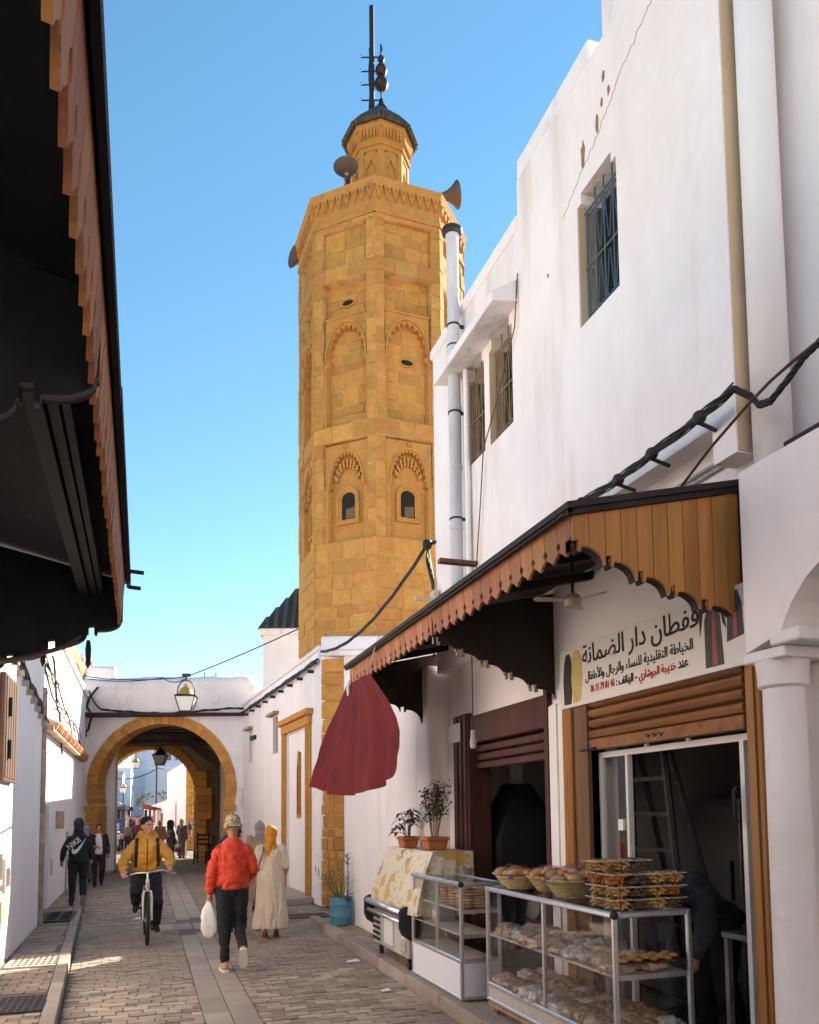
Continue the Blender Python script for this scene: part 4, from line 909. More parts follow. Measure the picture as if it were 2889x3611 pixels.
prof_s = [(a, b) for a, b in prof]
MB().strip([(a, b-.001) for a, b in prof], [(a, b+.014) for a, b in prof], 3.748, 3.80, 'y').build('carved_edge', WOODD, rc)
MB().hexa([(2.09, 3.70, 3.235), (3.2, 3.70, 3.49), (3.2, 3.725, 3.49), (2.09, 3.725, 3.235), (2.09, 3.70, 3.275), (3.2, 3.70, 3.53), (3.2, 3.725, 3.53), (2.09, 3.725, 3.275)]).build('end_rail', WOODD, rc)
MB().box(3.19, 3.215, 3.70, 3.76, 2.68, 3.5).build('wall_batten', WOODD, rc)
TIP = mat('lit_cut_edge', (.42, .33, .26), .7)  # pale colour stands for light caught on the panel's cut edges
pm_ = sorted(scallop(2.14, 3.0, 2.56, 2.84, 2)+scallop(2.56, 2.84, 2.98, 2.66, 2)+scallop(2.98, 2.66, 3.2, 2.60, 1), key=lambda p: p[0])
MB().prism(pm_+[(3.2, 3.48), (2.14, 3.24)], 5.94, 5.96, 'y').build('divider_panel', WOODD, rc)
for i in range(0, len(pm_)-1): 
    if pm_[i+1][0]-pm_[i][0] < .02 and abs(pm_[i+1][1]-pm_[i][1]) > .012: MB().box(pm_[i][0]-.004, pm_[i][0]+.006, 5.925, 5.939, min(pm_[i][1], pm_[i+1][1]), max(pm_[i][1], pm_[i+1][1])).build('lit_carved_tip', TIP, rc)
pf = sorted(scallop(2.14, 2.98, 2.7, 2.80, 3)+scallop(2.7, 2.80, 3.2, 2.56, 2), key=lambda p: p[0])
MB().prism(pf+[(3.2, 3.48), (2.14, 3.24)], 8.56, 8.58, 'y').build('far_panel', WOODD, rc)
for yy in (4.6, 5.3, 6.6, 7.3, 8.0): MB().hexa([(2.16, yy, 3.19), (3.2, yy, 3.43), (3.2, yy+.06, 3.43), (2.16, yy+.06, 3.19), (2.16, yy, 3.255), (3.2, yy, 3.49), (3.2, yy+.06, 3.49), (2.16, yy+.06, 3.255)]).build('rafter', WOODD, rc)
MB().box(2.05, 2.35, 5.5, 5.56, 3.52, 3.55).build('stray_batten', WOODB, rc)
# fan under the canopy
fn = thing('ceiling_fan', 'pale three-blade ceiling fan hanging under the wooden canopy', 'fan', (2.62, 4.6, 3.05))
MB().lathe([(0, -.05), (.05, -.045), (.06, 0), (.04, .03), (.012, .04)], 14, (2.62, 4.6, 3.05)).build('motor', mat('cream_paint', (.45, .38, .30), .6), fn); MB().tube([(2.62, 4.6, 3.09), (2.62, 4.6, 3.38)], .010, 6).build('rod', IRON, fn)
for a in (.9, 3.0, 5.1):
    M = Matrix.Translation((2.62, 4.6, 3.045)) @ Matrix.Rotation(a, 4, 'Z') @ Matrix.Rotation(.18, 4, 'X'); MB(M).prism([(.05, -.018), (.24, -.032), (.26, -.01), (.26, .012), (.24, .032), (.05, .018)], -.003, .003, 'z').build('blade', mat('cream_paint', (.55, .47, .38), .6), fn)
cable('bulb_cord', [(2.66, 6.4, 3.3), (2.66, 6.4, 2.35)], .005, parent=rc); MB().lathe([(.0, -.1), (.025, -.09), (.03, -.04), (.022, 0), (.02, .06), (0, .07)], 10, (2.66, 6.4, 2.32)).build('lamp_holder', GREYB, rc)
# ------------------------------------------------------------------ shop fronts
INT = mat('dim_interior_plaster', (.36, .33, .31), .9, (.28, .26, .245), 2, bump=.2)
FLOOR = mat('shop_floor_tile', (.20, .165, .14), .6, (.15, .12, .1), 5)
s1 = thing('grill_shop', 'dark open shop with a black metal extractor hood behind the flower pots', 'shop', (4, 6.9, 0))
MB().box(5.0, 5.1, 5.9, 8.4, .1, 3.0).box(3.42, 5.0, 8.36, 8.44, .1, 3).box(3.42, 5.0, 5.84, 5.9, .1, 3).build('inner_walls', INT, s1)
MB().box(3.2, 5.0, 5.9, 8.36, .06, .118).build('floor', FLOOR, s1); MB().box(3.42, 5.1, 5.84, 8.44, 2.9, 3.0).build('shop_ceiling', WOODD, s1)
MB().box(XS-.05, XS+.2, 7.72, 8.14, .1, 2.7).build('door_post', WOODM, s1, bevel=.01)
for i in range(3): MB().box(XS-.062, XS-.05, 7.76+i*.12, 7.82+i*.12, .12, 2.68).build('post_reed', WOODM, s1)
MB().box(XS-.05, XS+.2, 6.00, 6.06, .1, 2.7).build('door_post', WOODM, s1)
MB().box(XS-.03, XS+.16, 6.06, 7.72, 2.38, 2.66).build('lintel', WOODM, s1, bevel=.01)
for i in range(3): MB().box(XS+.02, XS+.08, 6.06, 7.72, 2.12+i*.085, 2.19+i*.085).build('shutter_slat', WOODM, s1, bevel=.01)
MB().box(XS-.07, XS+.0, 7.9, 8.25, 2.42, 2.62).build('fuse_box', WHITE_CLEAN, s1, bevel=.01)
hd = thing('extractor_hood', 'black sheet metal extractor hood with a round flue inside the dark shop', 'extractor hood', (3.8, 7.95, .1))
HB = mat('sooty_metal', (.012, .012, .013), .6, (.02, .019, .02), 6)
MB().hexa([(3.44, 7.6, 1.40), (4.2, 7.6, 1.40), (4.2, 8.33, 1.40), (3.44, 8.33, 1.40), (3.74, 7.9, 1.98), (3.94, 7.9, 1.98), (3.94, 8.2, 1.98), (3.74, 8.2, 1.98)]).build('hood', HB, hd)
MB().box(3.44, 4.2, 7.6, 8.33, 1.10, 1.40).build('hood_skirt', HB, hd)
MB().tube([(3.84, 8.05, 1.96), (3.84, 8.05, 2.22), (3.92, 8.03, 2.36), (4.3, 8.0, 2.45)], .08, 14).build('flue', FPM, hd, smooth=True)
MB().box(3.48, 4.2, 7.62, 8.33, .1, .93).build('grill_table', HB, hd); MB().box(3.45, 4.24, 7.58, 8.34, .93, 1.0).build('grill_top', KERB, hd)
for i in range(2): MB().box(3.44+i*.74, 3.46+i*.74, 7.6, 7.63, 1.0, 1.1).build('hood_leg', HB, hd)
# white pilaster and reeded post between the shops
wp = thing('reeded_post', 'orange reeded wooden post beside a white pilaster between the two shops', 'post', (3.18, 5.6, 0))
MB().box(XS-.04, XS, 5.76, 6.0, .1, 2.55).build('pilaster_face', WHITE_CLEAN, wp, bevel=.008); MB().box(XS-.055, XS-.04, 5.84, 5.92, .1, 2.55).build('pilaster_band', WHITE_CLEAN, wp)
for i in range(4): MB().tube([(XS-.05, 5.715-i*.034, .12), (XS-.05, 5.715-i*.034, 2.48)], .017, 8).build('reed', WOODY, wp)
MB().box(XS-.035, XS+.12, 5.40, 5.60, .1, 2.5).build('inner_post', WOODB, wp)
s2 = thing('tailor_shop', 'open shop with a half-raised brown roller shutter and glass door under the sign', 'shop', (4, 4.6, 0))
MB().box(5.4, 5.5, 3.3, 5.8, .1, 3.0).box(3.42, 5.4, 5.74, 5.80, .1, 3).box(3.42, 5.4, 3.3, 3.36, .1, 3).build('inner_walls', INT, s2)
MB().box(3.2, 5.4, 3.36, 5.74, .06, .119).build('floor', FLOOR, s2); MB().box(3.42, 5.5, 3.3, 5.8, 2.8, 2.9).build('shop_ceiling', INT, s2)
SHW = mat('wood_roller_shutter', (.30, .135, .045), .6, (.17, .07, .025), 5, .35, .65, stretch=(1, .12, 1), bump=.3, bscale=25, stain=(.09, .05, .03), sscale=5, sstretch=(1, .2, 1), slo=.55, shi=.7)
for i in range(4):
    z0 = 2.225+i*.078; MB().prism([(XS+.02, z0), (XS-.012, z0+.012), (XS-.025, z0+.035), (XS-.015, z0+.06), (XS+.02, z0+.074)], 3.74, 5.40, 'y').build('shutter_slat', SHW, s2)
MB().box(XS-.02, XS+.03, 3.74, 5.40, 2.14, 2.222).build('shutter_rail', mat('rust_brown_rail', (.20, .075, .03), .7, (.3, .14, .06), 14), s2, bevel=.006)
MB().tube([(XS-.03, 5.5, 2.145), (XS-.03, 5.3, 2.15)], .012).build('shutter_bolt', IRON, s2)
for i, yy in enumerate((4.5, 4.57, 4.64)): MB().tube([(XS-.023, yy-.02, 2.19), (XS-.023, yy, 2.175), (XS-.023, yy+.02, 2.195)], .006, 5).build('shutter_mark', BLACK, s2)
MB().box(XS-.02, XS+.1, 3.60, 3.72, .1, 2.5).build('side_post', WOODY, s2, bevel=.008); MB().box(XS-.032, XS-.02, 3.64, 3.68, .1, 2.5).build('side_bead', WOODY, s2)
# aluminium frame with glass leaves
xa = XS+.06
MB().box(xa, xa+.04, 3.74, 5.40, 2.085, 2.125).box(xa, xa+.04, 5.36, 5.40, .1, 2.085).box(xa, xa+.04, 5.02, 5.05, .1, 2.085).box(xa, xa+.04, 5.05, 5.36, .1, .14).build('glazing_frame', ALUW, s2)
MB().box(xa+.015, xa+.022, 5.05, 5.36, .14, 2.085).build('glazing', GLASS, s2)
for yy in (4.75, 4.3): MB().box(xa-.02, xa+.0, yy, yy+.03, 2.12, 2.15).build('frame_clip', ALUW, s2)
MB().box(xa, xa+.03, 5.10, 5.16, 1.55, 1.63).build('door_latch', WHITE_CLEAN, s2)
dl = MB(); dl.box(xa, xa+.62, 3.84, 3.875, 2.05, 2.085).box(xa, xa+.035, 3.84, 3.875, .12, 2.05).box(xa+.58, xa+.62, 3.84, 3.875, .12, 2.05).box(xa+.035, xa+.58, 3.84, 3.875, .12, .17)
dl.build('door_leaf_frame', ALUW, s2); MB().box(xa+.035, xa+.58, 3.853, 3.86, .17, 2.05).build('door_glass', GLASSD, s2)
MB().tube([(xa-.03, 3.87, 1.62), (xa-.045, 3.88, 1.64), (xa-.045, 3.88, 1.8), (xa-.03, 3.87, 1.82)], .012, 6).build('door_handle', IRON, s2); MB().box(xa+.05, xa+.16, 3.82, 3.84, 1.66, 1.75).build('lock_box', WHITE_CLEAN, s2)
# things in the tailor shop
ld = thing('step_ladder', 'dark folding step ladder standing inside the tailor shop', 'ladder', (4.1, 5.1, .12))
for (a, b) in (((3.46, 5.30, .12), (3.46, 5.27, 2.3)), ((3.46, 4.62, .12), (3.46, 4.90, 2.3))): MB().tube([a, b], .026, 6).build('rail', HB, ld)
for i in range(8): 
    zz = .4+i*.25; MB().box(3.44, 3.48, 4.66+.030*i, 5.29-.004*i, zz, zz+.03).build('rung', HB, ld)
MB().tube([(3.95, 5.25, .12), (3.48, 5.25, 2.28)], .02, 6).tube([(3.95, 4.7, .12), (3.48, 4.9, 2.28)], .02, 6).build('rear_frame', HB, ld)
fg = thing('steel_cabinet', 'grey steel cabinet with a dull sheen at the back of the tailor shop', 'cabinet', (4.9, 4.5, .12))
MB().box(4.3, 4.85, 5.15, 5.68, .12, 1.78).build('body', mat('dull_steel', (.32, .31, .30), .35, (.25, .24, .23), 4, metal=.6), fg, bevel=.01); MB().box(4.29, 4.3, 5.18, 5.65, .2, 1.72).build('door', mat('dull_steel2', (.35, .34, .33), .35, metal=.6), fg); MB().box(4.27, 4.29, 5.21, 5.23, 1.0, 1.3).build('handle', IRON, fg)
wd = thing('dark_wardrobe', 'dark wooden wardrobe with small knobs in the corner of the tailor shop', 'wardrobe', (5.0, 4.0, .12))
MB().box(4.8, 5.36, 3.75, 4.30, .12, 1.75).build('body', WOODD, wd, bevel=.01)
for zz in (.6, .9, 1.2): MB().ball((4.78, 4.25, zz), .02).build('knob', ALU, wd)
tb = thing('work_table', 'small steel work table on castors beside the shop doorway', 'table', (3.95, 4.1, .12))
MB().box(3.62, 4.3, 3.95, 4.55, .86, .9).build('table_top', ALU, tb, bevel=.005)
for a, b in ((3.65, 3.98), (4.27, 3.98), (3.65, 4.52), (4.27, 4.52)): MB().box(a-.018, a+.018, b-.018, b+.018, .2, .86).build('leg', ALU, tb); MB().lathe([(.0, -.04), (.04, -.03), (.04, .03), (0, .04)], 10, (a, b, .165)).build('castor', GREYB, tb)

# ------------------------------------------------------------------ shop sign
sg = thing('shop_sign', 'white shop sign with black and red Arabic lettering and pictures of robes', 'sign', (3.15, 4.7, 2.5))
SX = 3.145
MB().box(SX, SX+.03, 3.64, 5.745, 2.50, 2.945).build('board', mat('sign_board', (.72, .68, .64), .6, (.66, .62, .58), 2, .3, .8), sg)
MB().box(SX-.008, SX+.03, 3.64, 5.745, 2.488, 2.502).build('bottom_trim', ALUW, sg)
AF = {'ا': 0xFE8D, 'أ': 0xFE83, 'ب': 0xFE8F, 'ة': 0xFE93, 'ت': 0xFE95, 'ج': 0xFE9D, 'خ': 0xFEA5, 'د': 0xFEA9, 'ر': 0xFEAD, 'س': 0xFEB1, 'ش': 0xFEB5, 'ض': 0xFEBD, 'ط': 0xFEC1, 'ع': 0xFEC9, 'ف': 0xFED1, 'ق': 0xFED5, 'ل': 0xFEDD, 'م': 0xFEE1, 'ن': 0xFEE5, 'ه': 0xFEE9, 'و': 0xFEED, 'ي': 0xFEF1}
def shape(s):
    R = 'اأدرةو'; cs = []; k = 0; out = []
    while k < len(s):
        if s[k] == 'ل' and s[k+1:k+2] in ('ا', 'أ'): cs.append(s[k:k+2]); k += 2
        else: cs.append(s[k]); k += 1
    for i, c in enumerate(cs):
        if c == 'ء': out.append('\uFE80'); continue
        if c[0] not in AF: out.append(c); continue
        prev = i > 0 and cs[i-1] in AF and cs[i-1] not in R
        nxt = i+1 < len(cs) and cs[i+1][0] in AF
        if len(c) == 2: out.append(chr((0xFEFB if c[1] == 'ا' else 0xFEF7)+prev)); continue
        out.append(chr(AF[c]+(prev if c in R else 3 if prev and nxt else 2 if nxt else 1 if prev else 0)))
    return ''.join(reversed(out))
INK = mat('black_print', (.02, .02, .022), .7); RED = mat('red_print', (.45, .06, .05), .7)
def text(body, m, yc, zb, size, parent, name='lettering', width=None, off=.004, M=None, ext=.0015):
    c = bpy.data.curves.new(name, 'FONT'); c.body = body; c.align_x = 'CENTER'; c.size = size; c.extrude = ext; c.offset = off; c.resolution_u = 4
    o = bpy.data.objects.new(name, c); COL.objects.link(o); bpy.context.view_layer.update()
    me = bpy.data.meshes.new_from_object(o.evaluated_get(bpy.context.evaluated_depsgraph_get())); COL.objects.unlink(o); bpy.data.objects.remove(o)
    xs = [v.co.x for v in me.vertices]; wd = max(xs)-min(xs); sc = width/wd if width else 1; cx = (max(xs)+min(xs))/2
    for v in me.vertices: v.co.x = (v.co.x-cx)*sc
    me.materials.clear(); me.materials.append(m)
    if M is None: M = Matrix(((0, 0, -1, SX-.003), (-1, 0, 0, yc), (0, 1, 0, zb), (0, 0, 0, 1)))
    me.transform(M); return link(name, me, parent)
text(shape('قفطان دار الضمانة'), INK, 4.72, 2.79, .19, sg, width=1.36, off=.0012)
text(shape('الخياطة التقليدية للنساء والرجال والأطفال'), INK, 4.73, 2.66, .092, sg, width=1.26, off=.0006)
text(shape('عند'), INK, 4.20, 2.565, .085, sg, width=.10, off=.002)
text(shape('خديجة الجوشاري'), RED, 4.47, 2.565, .075, sg, width=.40, off=.0015)
text(shape('- الهاتف :').replace('-', '').strip()+' -', INK, 4.82, 2.565, .075, sg, width=.25, off=.002)
text('06 15 79 81 46', RED, 5.13, 2.565, .075, sg, width=.32, off=.001)
def robe(pts, m, nm='robe_picture', d=.002): MB().prism(pts, SX-d, SX-.0005, 'x').build(nm, m, sg)
DKR = mat('print_charcoal', (.035, .032, .035), .7); YLR = mat('print_yellow', (.62, .47, .16), .7, (.50, .38, .14), 18); GRR = mat('print_grey', (.10, .085, .085), .7, (.05, .045, .045), 25, stretch=(1, 1, .2)); RDR = mat('print_red', (.42, .10, .09), .7, (.25, .07, .07), 20)
robe([(5.69, 2.515), (5.58, 2.515), (5.55, 2.70), (5.57, 2.86), (5.60, 2.91), (5.65, 2.905), (5.68, 2.84), (5.70, 2.7)], DKR)
robe([(5.55, 2.515), (5.44, 2.525), (5.41, 2.70), (5.42, 2.86), (5.46, 2.915), (5.52, 2.915), (5.555, 2.86), (5.57, 2.7)], YLR, d=.003)
robe([(5.52, 2.6), (5.505, 2.52), (5.495, 2.52), (5.505, 2.6)], mat('print_ochre', (.40, .28, .09), .7), d=.004)
robe([(3.99, 2.52), (3.83, 2.52), (3.85, 2.8), (3.89, 2.925), (3.94, 2.925), (3.99, 2.80)], GRR); robe([(3.925, 2.53), (3.885, 2.53), (3.895, 2.84), (3.92, 2.84)], RDR, d=.003)
robe([(4.03, 2.72), (4.0, 2.86), (3.955, 2.93), (3.99, 2.94), (4.04, 2.88)], DKR, d=.0025); robe([(3.86, 2.9), (3.81, 2.78), (3.80, 2.72), (3.83, 2.76)], DKR, d=.0025)
robe([(3.80, 2.64), (3.66, 2.66), (3.67, 2.84), (3.70, 2.92), (3.76, 2.92), (3.79, 2.80)], GRR); robe([(3.745, 2.66), (3.71, 2.66), (3.715, 2.82), (3.74, 2.82)], RDR, d=.003)
# ------------------------------------------------------------------ street goods in front of the shops
PZ = .118
BREAD = mat('pale_flat_bread', (.60, .44, .28), .85, (.40, .26, .14), 14, rand=.12, bump=.3, bscale=60)
CAKE = mat('golden_pastry', (.60, .30, .10), .6, (.42, .17, .055), 30, rand=.2, bump=.4, bscale=80)
BAGW = mat('clear_plastic_bag', (.74, .70, .68), .3, (.42, .30, .24), 38, .42, .62, bump=2.2, bscale=48, spec=.6, coat=.6)
BAGP = mat('pink_biscuit_bag', (.64, .46, .38), .3, (.34, .18, .10), 42, .42, .6, bump=2.2, bscale=48, spec=.6, coat=.6)
BAGB = mat('brown_biscuit_bag', (.46, .31, .18), .3, (.15, .085, .05), 44, .42, .6, bump=2.2, bscale=48, spec=.6, coat=.6)
SHELF = mat('shelf_board', (.52, .47, .40), .7, (.44, .38, .31), 4)
def blob(c, r, seed, m, name, parent, amp=.22, n=22, k=14, label=None):
    mb = MB(); mb.ball((0, 0, 0), 1, n, k); s = seed*7.3
    mb.v = [tuple(Vector(v)*(1+amp*mnoise.noise(Vector(v)*2.3+Vector((s, s*.7, 1))) + amp*.55*mnoise.noise(Vector(v)*5+Vector((s, 2, s)))+amp*.5*(.5-abs(mnoise.noise(Vector(v)*9+Vector((2, s, s))))))) for v in mb.v]
    mb.v = [(c[0]+x*r[0], c[1]+y*r[1], max(c[2]-r[2]*.55, c[2]+z*r[2])) for x, y, z in mb.v]
    return mb.build(name, m, parent, smooth=True)
def display_cabinet(name, label, x0, x1, y0, y1, z0, z1, base, shelves, mid, rail=ALU, basemat=ALUW, wheels=False):
    t = thing(name, label, 'display cabinet', ((x0+x1)/2, (y0+y1)/2, PZ)); p = .03
    for nm, a, b in (('corner_post', x0, y0), ('corner_post', x1-p, y0), ('corner_post', x0, y1-p), ('corner_post', x1-p, y1-p)): MB().box(a, a+p, b, b+p, z0, z1-.03).build(nm, rail, t, bevel=.005)
    for yy in mid: MB().box(x0, x0+.022, yy-.013, yy+.013, base+.03, z1-.03).build('mid_post', rail, t)
    for nm, b in (('top_rail', (x0-.008, x0+.034, y0, y1, z1-.036, z1)), ('top_rail', (x1-.034, x1, y0, y1, z1-.036, z1)), ('top_rail', (x0+.034, x1-.034, y0-.008, y0+.03, z1-.036, z1)), ('top_rail', (x0+.034, x1-.034, y1-.03, y1, z1-.036, z1)),
                  ('base_rail', (x0-.004, x0+.03, y0+.03, y1-.03, base-.005, base+.03)), ('base_rail', (x0+.03, x1-.03, y0-.004, y0+.03, base-.005, base+.03)), ('foot_rail', (x0-.004, x0+.03, y0, y1, z0, z0+.03)), ('foot_rail', (x0+.03, x1-.03, y0, y0+.03, z0, z0+.03))): MB().box(*b).build(nm, rail, t, bevel=.008)
    MB().ball((x0+.01, y0+.008, z1-.018), .026, 10, 7).build('corner_cap', mat('black_plastic', (.02, .02, .022), .5), t)
    MB().box(x0+.008, x0+.016, y0+.03, y1-.03, z0+.03, base-.005).build('base_panel', basemat, t); MB().box(x0+.03, x1-.03, y0+.008, y0+.016, z0+.03, base-.005).build('base_panel', basemat, t)
    MB().box(x0+.02, x1-.02, y0+.02, y1-.02, base, base+.012).build('base_shelf', SHELF, t)
    ys = [y0]+list(mid)+[y1]
    for a, b in zip(ys, ys[1:]): MB().box(x0+.010, x0+.014, a+.015, b-.015, base+.03, z1-.036).build('front_pane', GLASS, t)
    MB().box(x0+.03, x1-.03, y0+.010, y0+.014, base+.03, z1-.036).build('side_pane', GLASS, t); MB().box(x0+.03, x1-.03, y0+.03, y1-.03, z1-.012, z1-.007).build('top_pane', GLASS, t)
    for zz in shelves: MB().box(x0+.024, x1-.03, y0+.024, y1-.024, zz-.015, zz).build('shelf', SHELF, t); MB().box(x0+.022, x1-.03, y0+.018, y0+.024, zz-.03, zz).build('shelf_edge', rail, t)
    if wheels:
        for a, b in ((x0+.06, y0+.08), (x1-.06, y0+.08), (x0+.06, y1-.08), (x1-.06, y1-.08)): MB().box(a-.02, a+.02, b-.02, b+.02, z0-.03, z0).tube([(a-.02, b, PZ+.035), (a+.02, b, PZ+.035)], .035, 12).build('castor', mat('rusty_castor', (.25, .10, .05), .7), t)
    return t
c1 = display_cabinet('display_cabinet', 'white framed glass display cabinet holding stacks of flat bread', 2.55, 2.93, 6.48, 7.80, .122, 1.10, .43, (.66, .865), (7.08,), ALU, mat('white_panel', (.70, .71, .76), .45))
c2 = display_cabinet('display_cabinet', 'long glass display counter on castors filled with bagged biscuits', 2.62, 3.16, 4.23, 6.11, .21, 1.10, .33, (.73,), (5.13,), ALU, mat('brushed_panel', (.50, .47, .44), .5, (.42, .38, .34), 30, stretch=(1, 1, .05)), True)
MB().box(2.625, 2.66, 4.25, 6.09, .175, .205).build('rusty_skirt', mat('rust_skirt', (.42, .28, .18), .8, (.26, .12, .06), 9), c2)
def bread_stack(x, y, z, n, r, rz=0, label=None):
    t = thing('bread_stack', label, 'bread', (x, y, z), 0, 'stacks of flat bread in the cabinet')
    for i in range(n):
        MB().lathe([(0, 0), (r*.85, .002), (r, .012), (r*.9, .024), (0, .027)], 14, (x+rnd.uniform(-.008, .008), y+rnd.uniform(-.008, .008), z+i*.026)).build('loaf', BREAD, t, smooth=True, auto=60)
for i, (x, y, n) in enumerate(((2.66, 6.66, 7), (2.80, 6.64, 7), (2.67, 6.86, 7), (2.82, 6.87, 6), (2.69, 7.12, 6))): bread_stack(x, y, .868, n, .075, 0, 'stack of round pale flat loaves on the upper shelf of the bread cabinet')
bx_ = thing('cardboard_box', 'plain grey carton standing on the middle shelf of the bread cabinet', 'box', (2.72, 7.45, .66)); MB().box(2.66, 2.82, 7.3, 7.55, .662, .83).build('carton', mat('grey_carton', (.38, .35, .32), .85), bx_, bevel=.004); MB().box(2.655, 2.66, 7.38, 7.47, .7, .76).build('carton_label', ALUW, bx_)
blob((2.70, 7.62, .72), (.09, .1, .1), 3, BAGW, 'plastic_bag', None); tag(bpy.data.objects['plastic_bag'], 'crumpled clear plastic bag beside the carton in the bread cabinet', 'bag')
tr = thing('tray', 'red brown tray under the loaves on the upper shelf', 'tray', (2.75, 6.75, .865)); MB().box(2.59, 2.90, 6.52, 7.0, .8655, .868).box(2.585, 2.59, 6.52, 7.0, .8655, .876).build('plate', mat('red_tray', (.28, .07, .05), .6), tr)
# bagged biscuits in the long counter
k = 0
def bag_row(y0, y1, n, z, xs, mats, r, what):
    global k
    for i in range(n):
        for x in xs:
            k += 1; m_ = rnd.choice(mats); yy = y0+(y1-y0)*(i+.5)/n+rnd.uniform(-.02, .02)
            o = blob((x+rnd.uniform(-.02, .02), yy, z+r[2]*.55), (r[0]*rnd.uniform(.9, 1.1), r[1]*rnd.uniform(.9, 1.15), r[2]*rnd.uniform(.8, 1.25)), k, m_, 'biscuit_bag', None, .3)
            tag(o, 'bag of %s biscuits %s on the %s of the counter' % ({BAGW: 'pale', BAGP: 'pink brown', BAGB: 'dark brown'}[m_], 'against the front pane' if x == xs[0] else 'at the back' if x == xs[-1] else 'in the middle row', what), 'bag', 'bags of biscuits in the long glass counter')
bag_row(4.30, 6.05, 11, .731, (2.74, 2.95), (BAGW, BAGP, BAGP), (.10, .095, .052), 'middle shelf'); bag_row(4.3, 6.05, 11, .343, (2.72, 2.90, 3.06), (BAGB, BAGW, BAGB, BAGP), (.10, .095, .06), 'floor')
for i in range(14):
    y_ = 4.32+i*.034; MB().box(2.68+.02*(i % 3), 2.95, y_, y_+.028, .80, .822).build('x', BAGP, None) if False else None
BISC = mat('golden_biscuit', (.50, .27, .09), .75, (.38, .18, .05), 25, bump=.3)
bt = thing('biscuit_tray', 'dark tray of loose golden biscuits at the open end of the middle shelf', 'tray', (2.9, 4.4, .73)); MB().box(2.68, 3.12, 4.26, 4.42, .790, .800).build('tray', WOODM, bt)
for i in range(8):
    for j in range(3): MB().lathe([(0, 0), (.022, .0), (.027, .008), (.022, .018), (0, .022)], 9, (2.71+i*.052+rnd.uniform(-.008, .008), 4.29+j*.045, .80+.012*((i+j) % 2))).build('biscuit', BISC, bt, smooth=True)
# baskets
STRAW = mat('woven_straw', (.58, .45, .25), .85, (.38, .26, .12), 60, .4, .6, stretch=(.4, .4, 2.2), bump=.8, bscale=90, bstretch=(.5, .5, 3))
PURP = mat('purple_straw', (.16, .05, .12), .85)
def basket(loc, s, rz, label):
    t = thing('bread_basket', label, 'basket', loc, rz, 'straw baskets of bread on the counter'); M = Matrix.Translation(loc) @ Matrix.Rotation(rz, 4, 'Z') @ Matrix.Scale(s, 4)
    prof = [(.0, 0), (.10, 0), (.115, .008)]
    for i in range(7): prof += [(.117+.010*i, .012+i*.0135), (.125+.010*i, .019+i*.0135)]
    prof += [(.20, .112), (.212, .122), (.205, .134), (.19, .128), (.17, .10), (.10, .03), (0, .02)]
    MB(M).lathe(prof, 26).build('basket', STRAW, t, smooth=True, auto=50)
    for a in (0, 1.6, 3.2, 4.7):
        MB(M).lathe([(.203, .112), (.2145, .122), (.207, .1355)], 3, a0=a+rz, a1=a+rz+.22).build('purple_band', PURP, t)
    for i in range(13):
        a = i*2.4; r = .03+.135*math.sqrt(i/13); b = MB(M @ Matrix.Translation((r*math.cos(a), r*math.sin(a), .142+.035*(1-r/.17)+rnd.uniform(-.01, .016))) @ Matrix.Rotation(rnd.uniform(0, 6), 4, 'Z') @ Matrix.Rotation(rnd.uniform(-.5, .5), 4, 'X')); b.ball((0, 0, 0), (rnd.uniform(.05, .075), rnd.uniform(.036, .05), rnd.uniform(.022, .034)), 12, 7)
        o = b.build('roll', CAKE if i % 3 else BREAD, t, smooth=True)
    mb = MB(M); n = 24
    for i in range(9):
        for j in range(n):
            a = 2*math.pi*j/n; rr = .208*i/8; v = Vector((math.cos(a)*rr*8, math.sin(a)*rr*8, s*5))
            mb.v.append(tuple(M @ Vector((rr*math.cos(a), rr*math.sin(a), .15+.062*(1-(i/8)**2.5)+.030*mnoise.noise(v)+.022*mnoise.noise(v*2.7)))))
    for i in range(8):
        for j in range(n): mb.f.append([i*n+j, i*n+(j+1) % n, (i+1)*n+(j+1) % n, (i+1)*n+j]); mb.mi.append(0)
    mb.build('plastic_wrap', FILM, t, smooth=True)
FILM = glass('plastic_film', (.98, .955, .965), .22, 1.9)
for loc, s, rz, l in (((2.86, 6.10, 1.10), .78, .3, 'straw basket of bread at the end of the counter beside the bread cabinet'), ((2.76, 5.78, 1.10), .78, 1.1, 'small straw basket of rolls tucked between two larger baskets'), ((2.90, 5.52, 1.10), .88, 2.0, 'straw basket of round rolls in loose plastic wrap'), ((2.82, 5.06, 1.10), .98, .7, 'largest straw basket with purple bands, beside the plastic boxes'), ((3.0, 5.8, 1.1), .75, 2.7, 'straw basket of bread at the back of the counter')): basket(loc, s, rz, l)
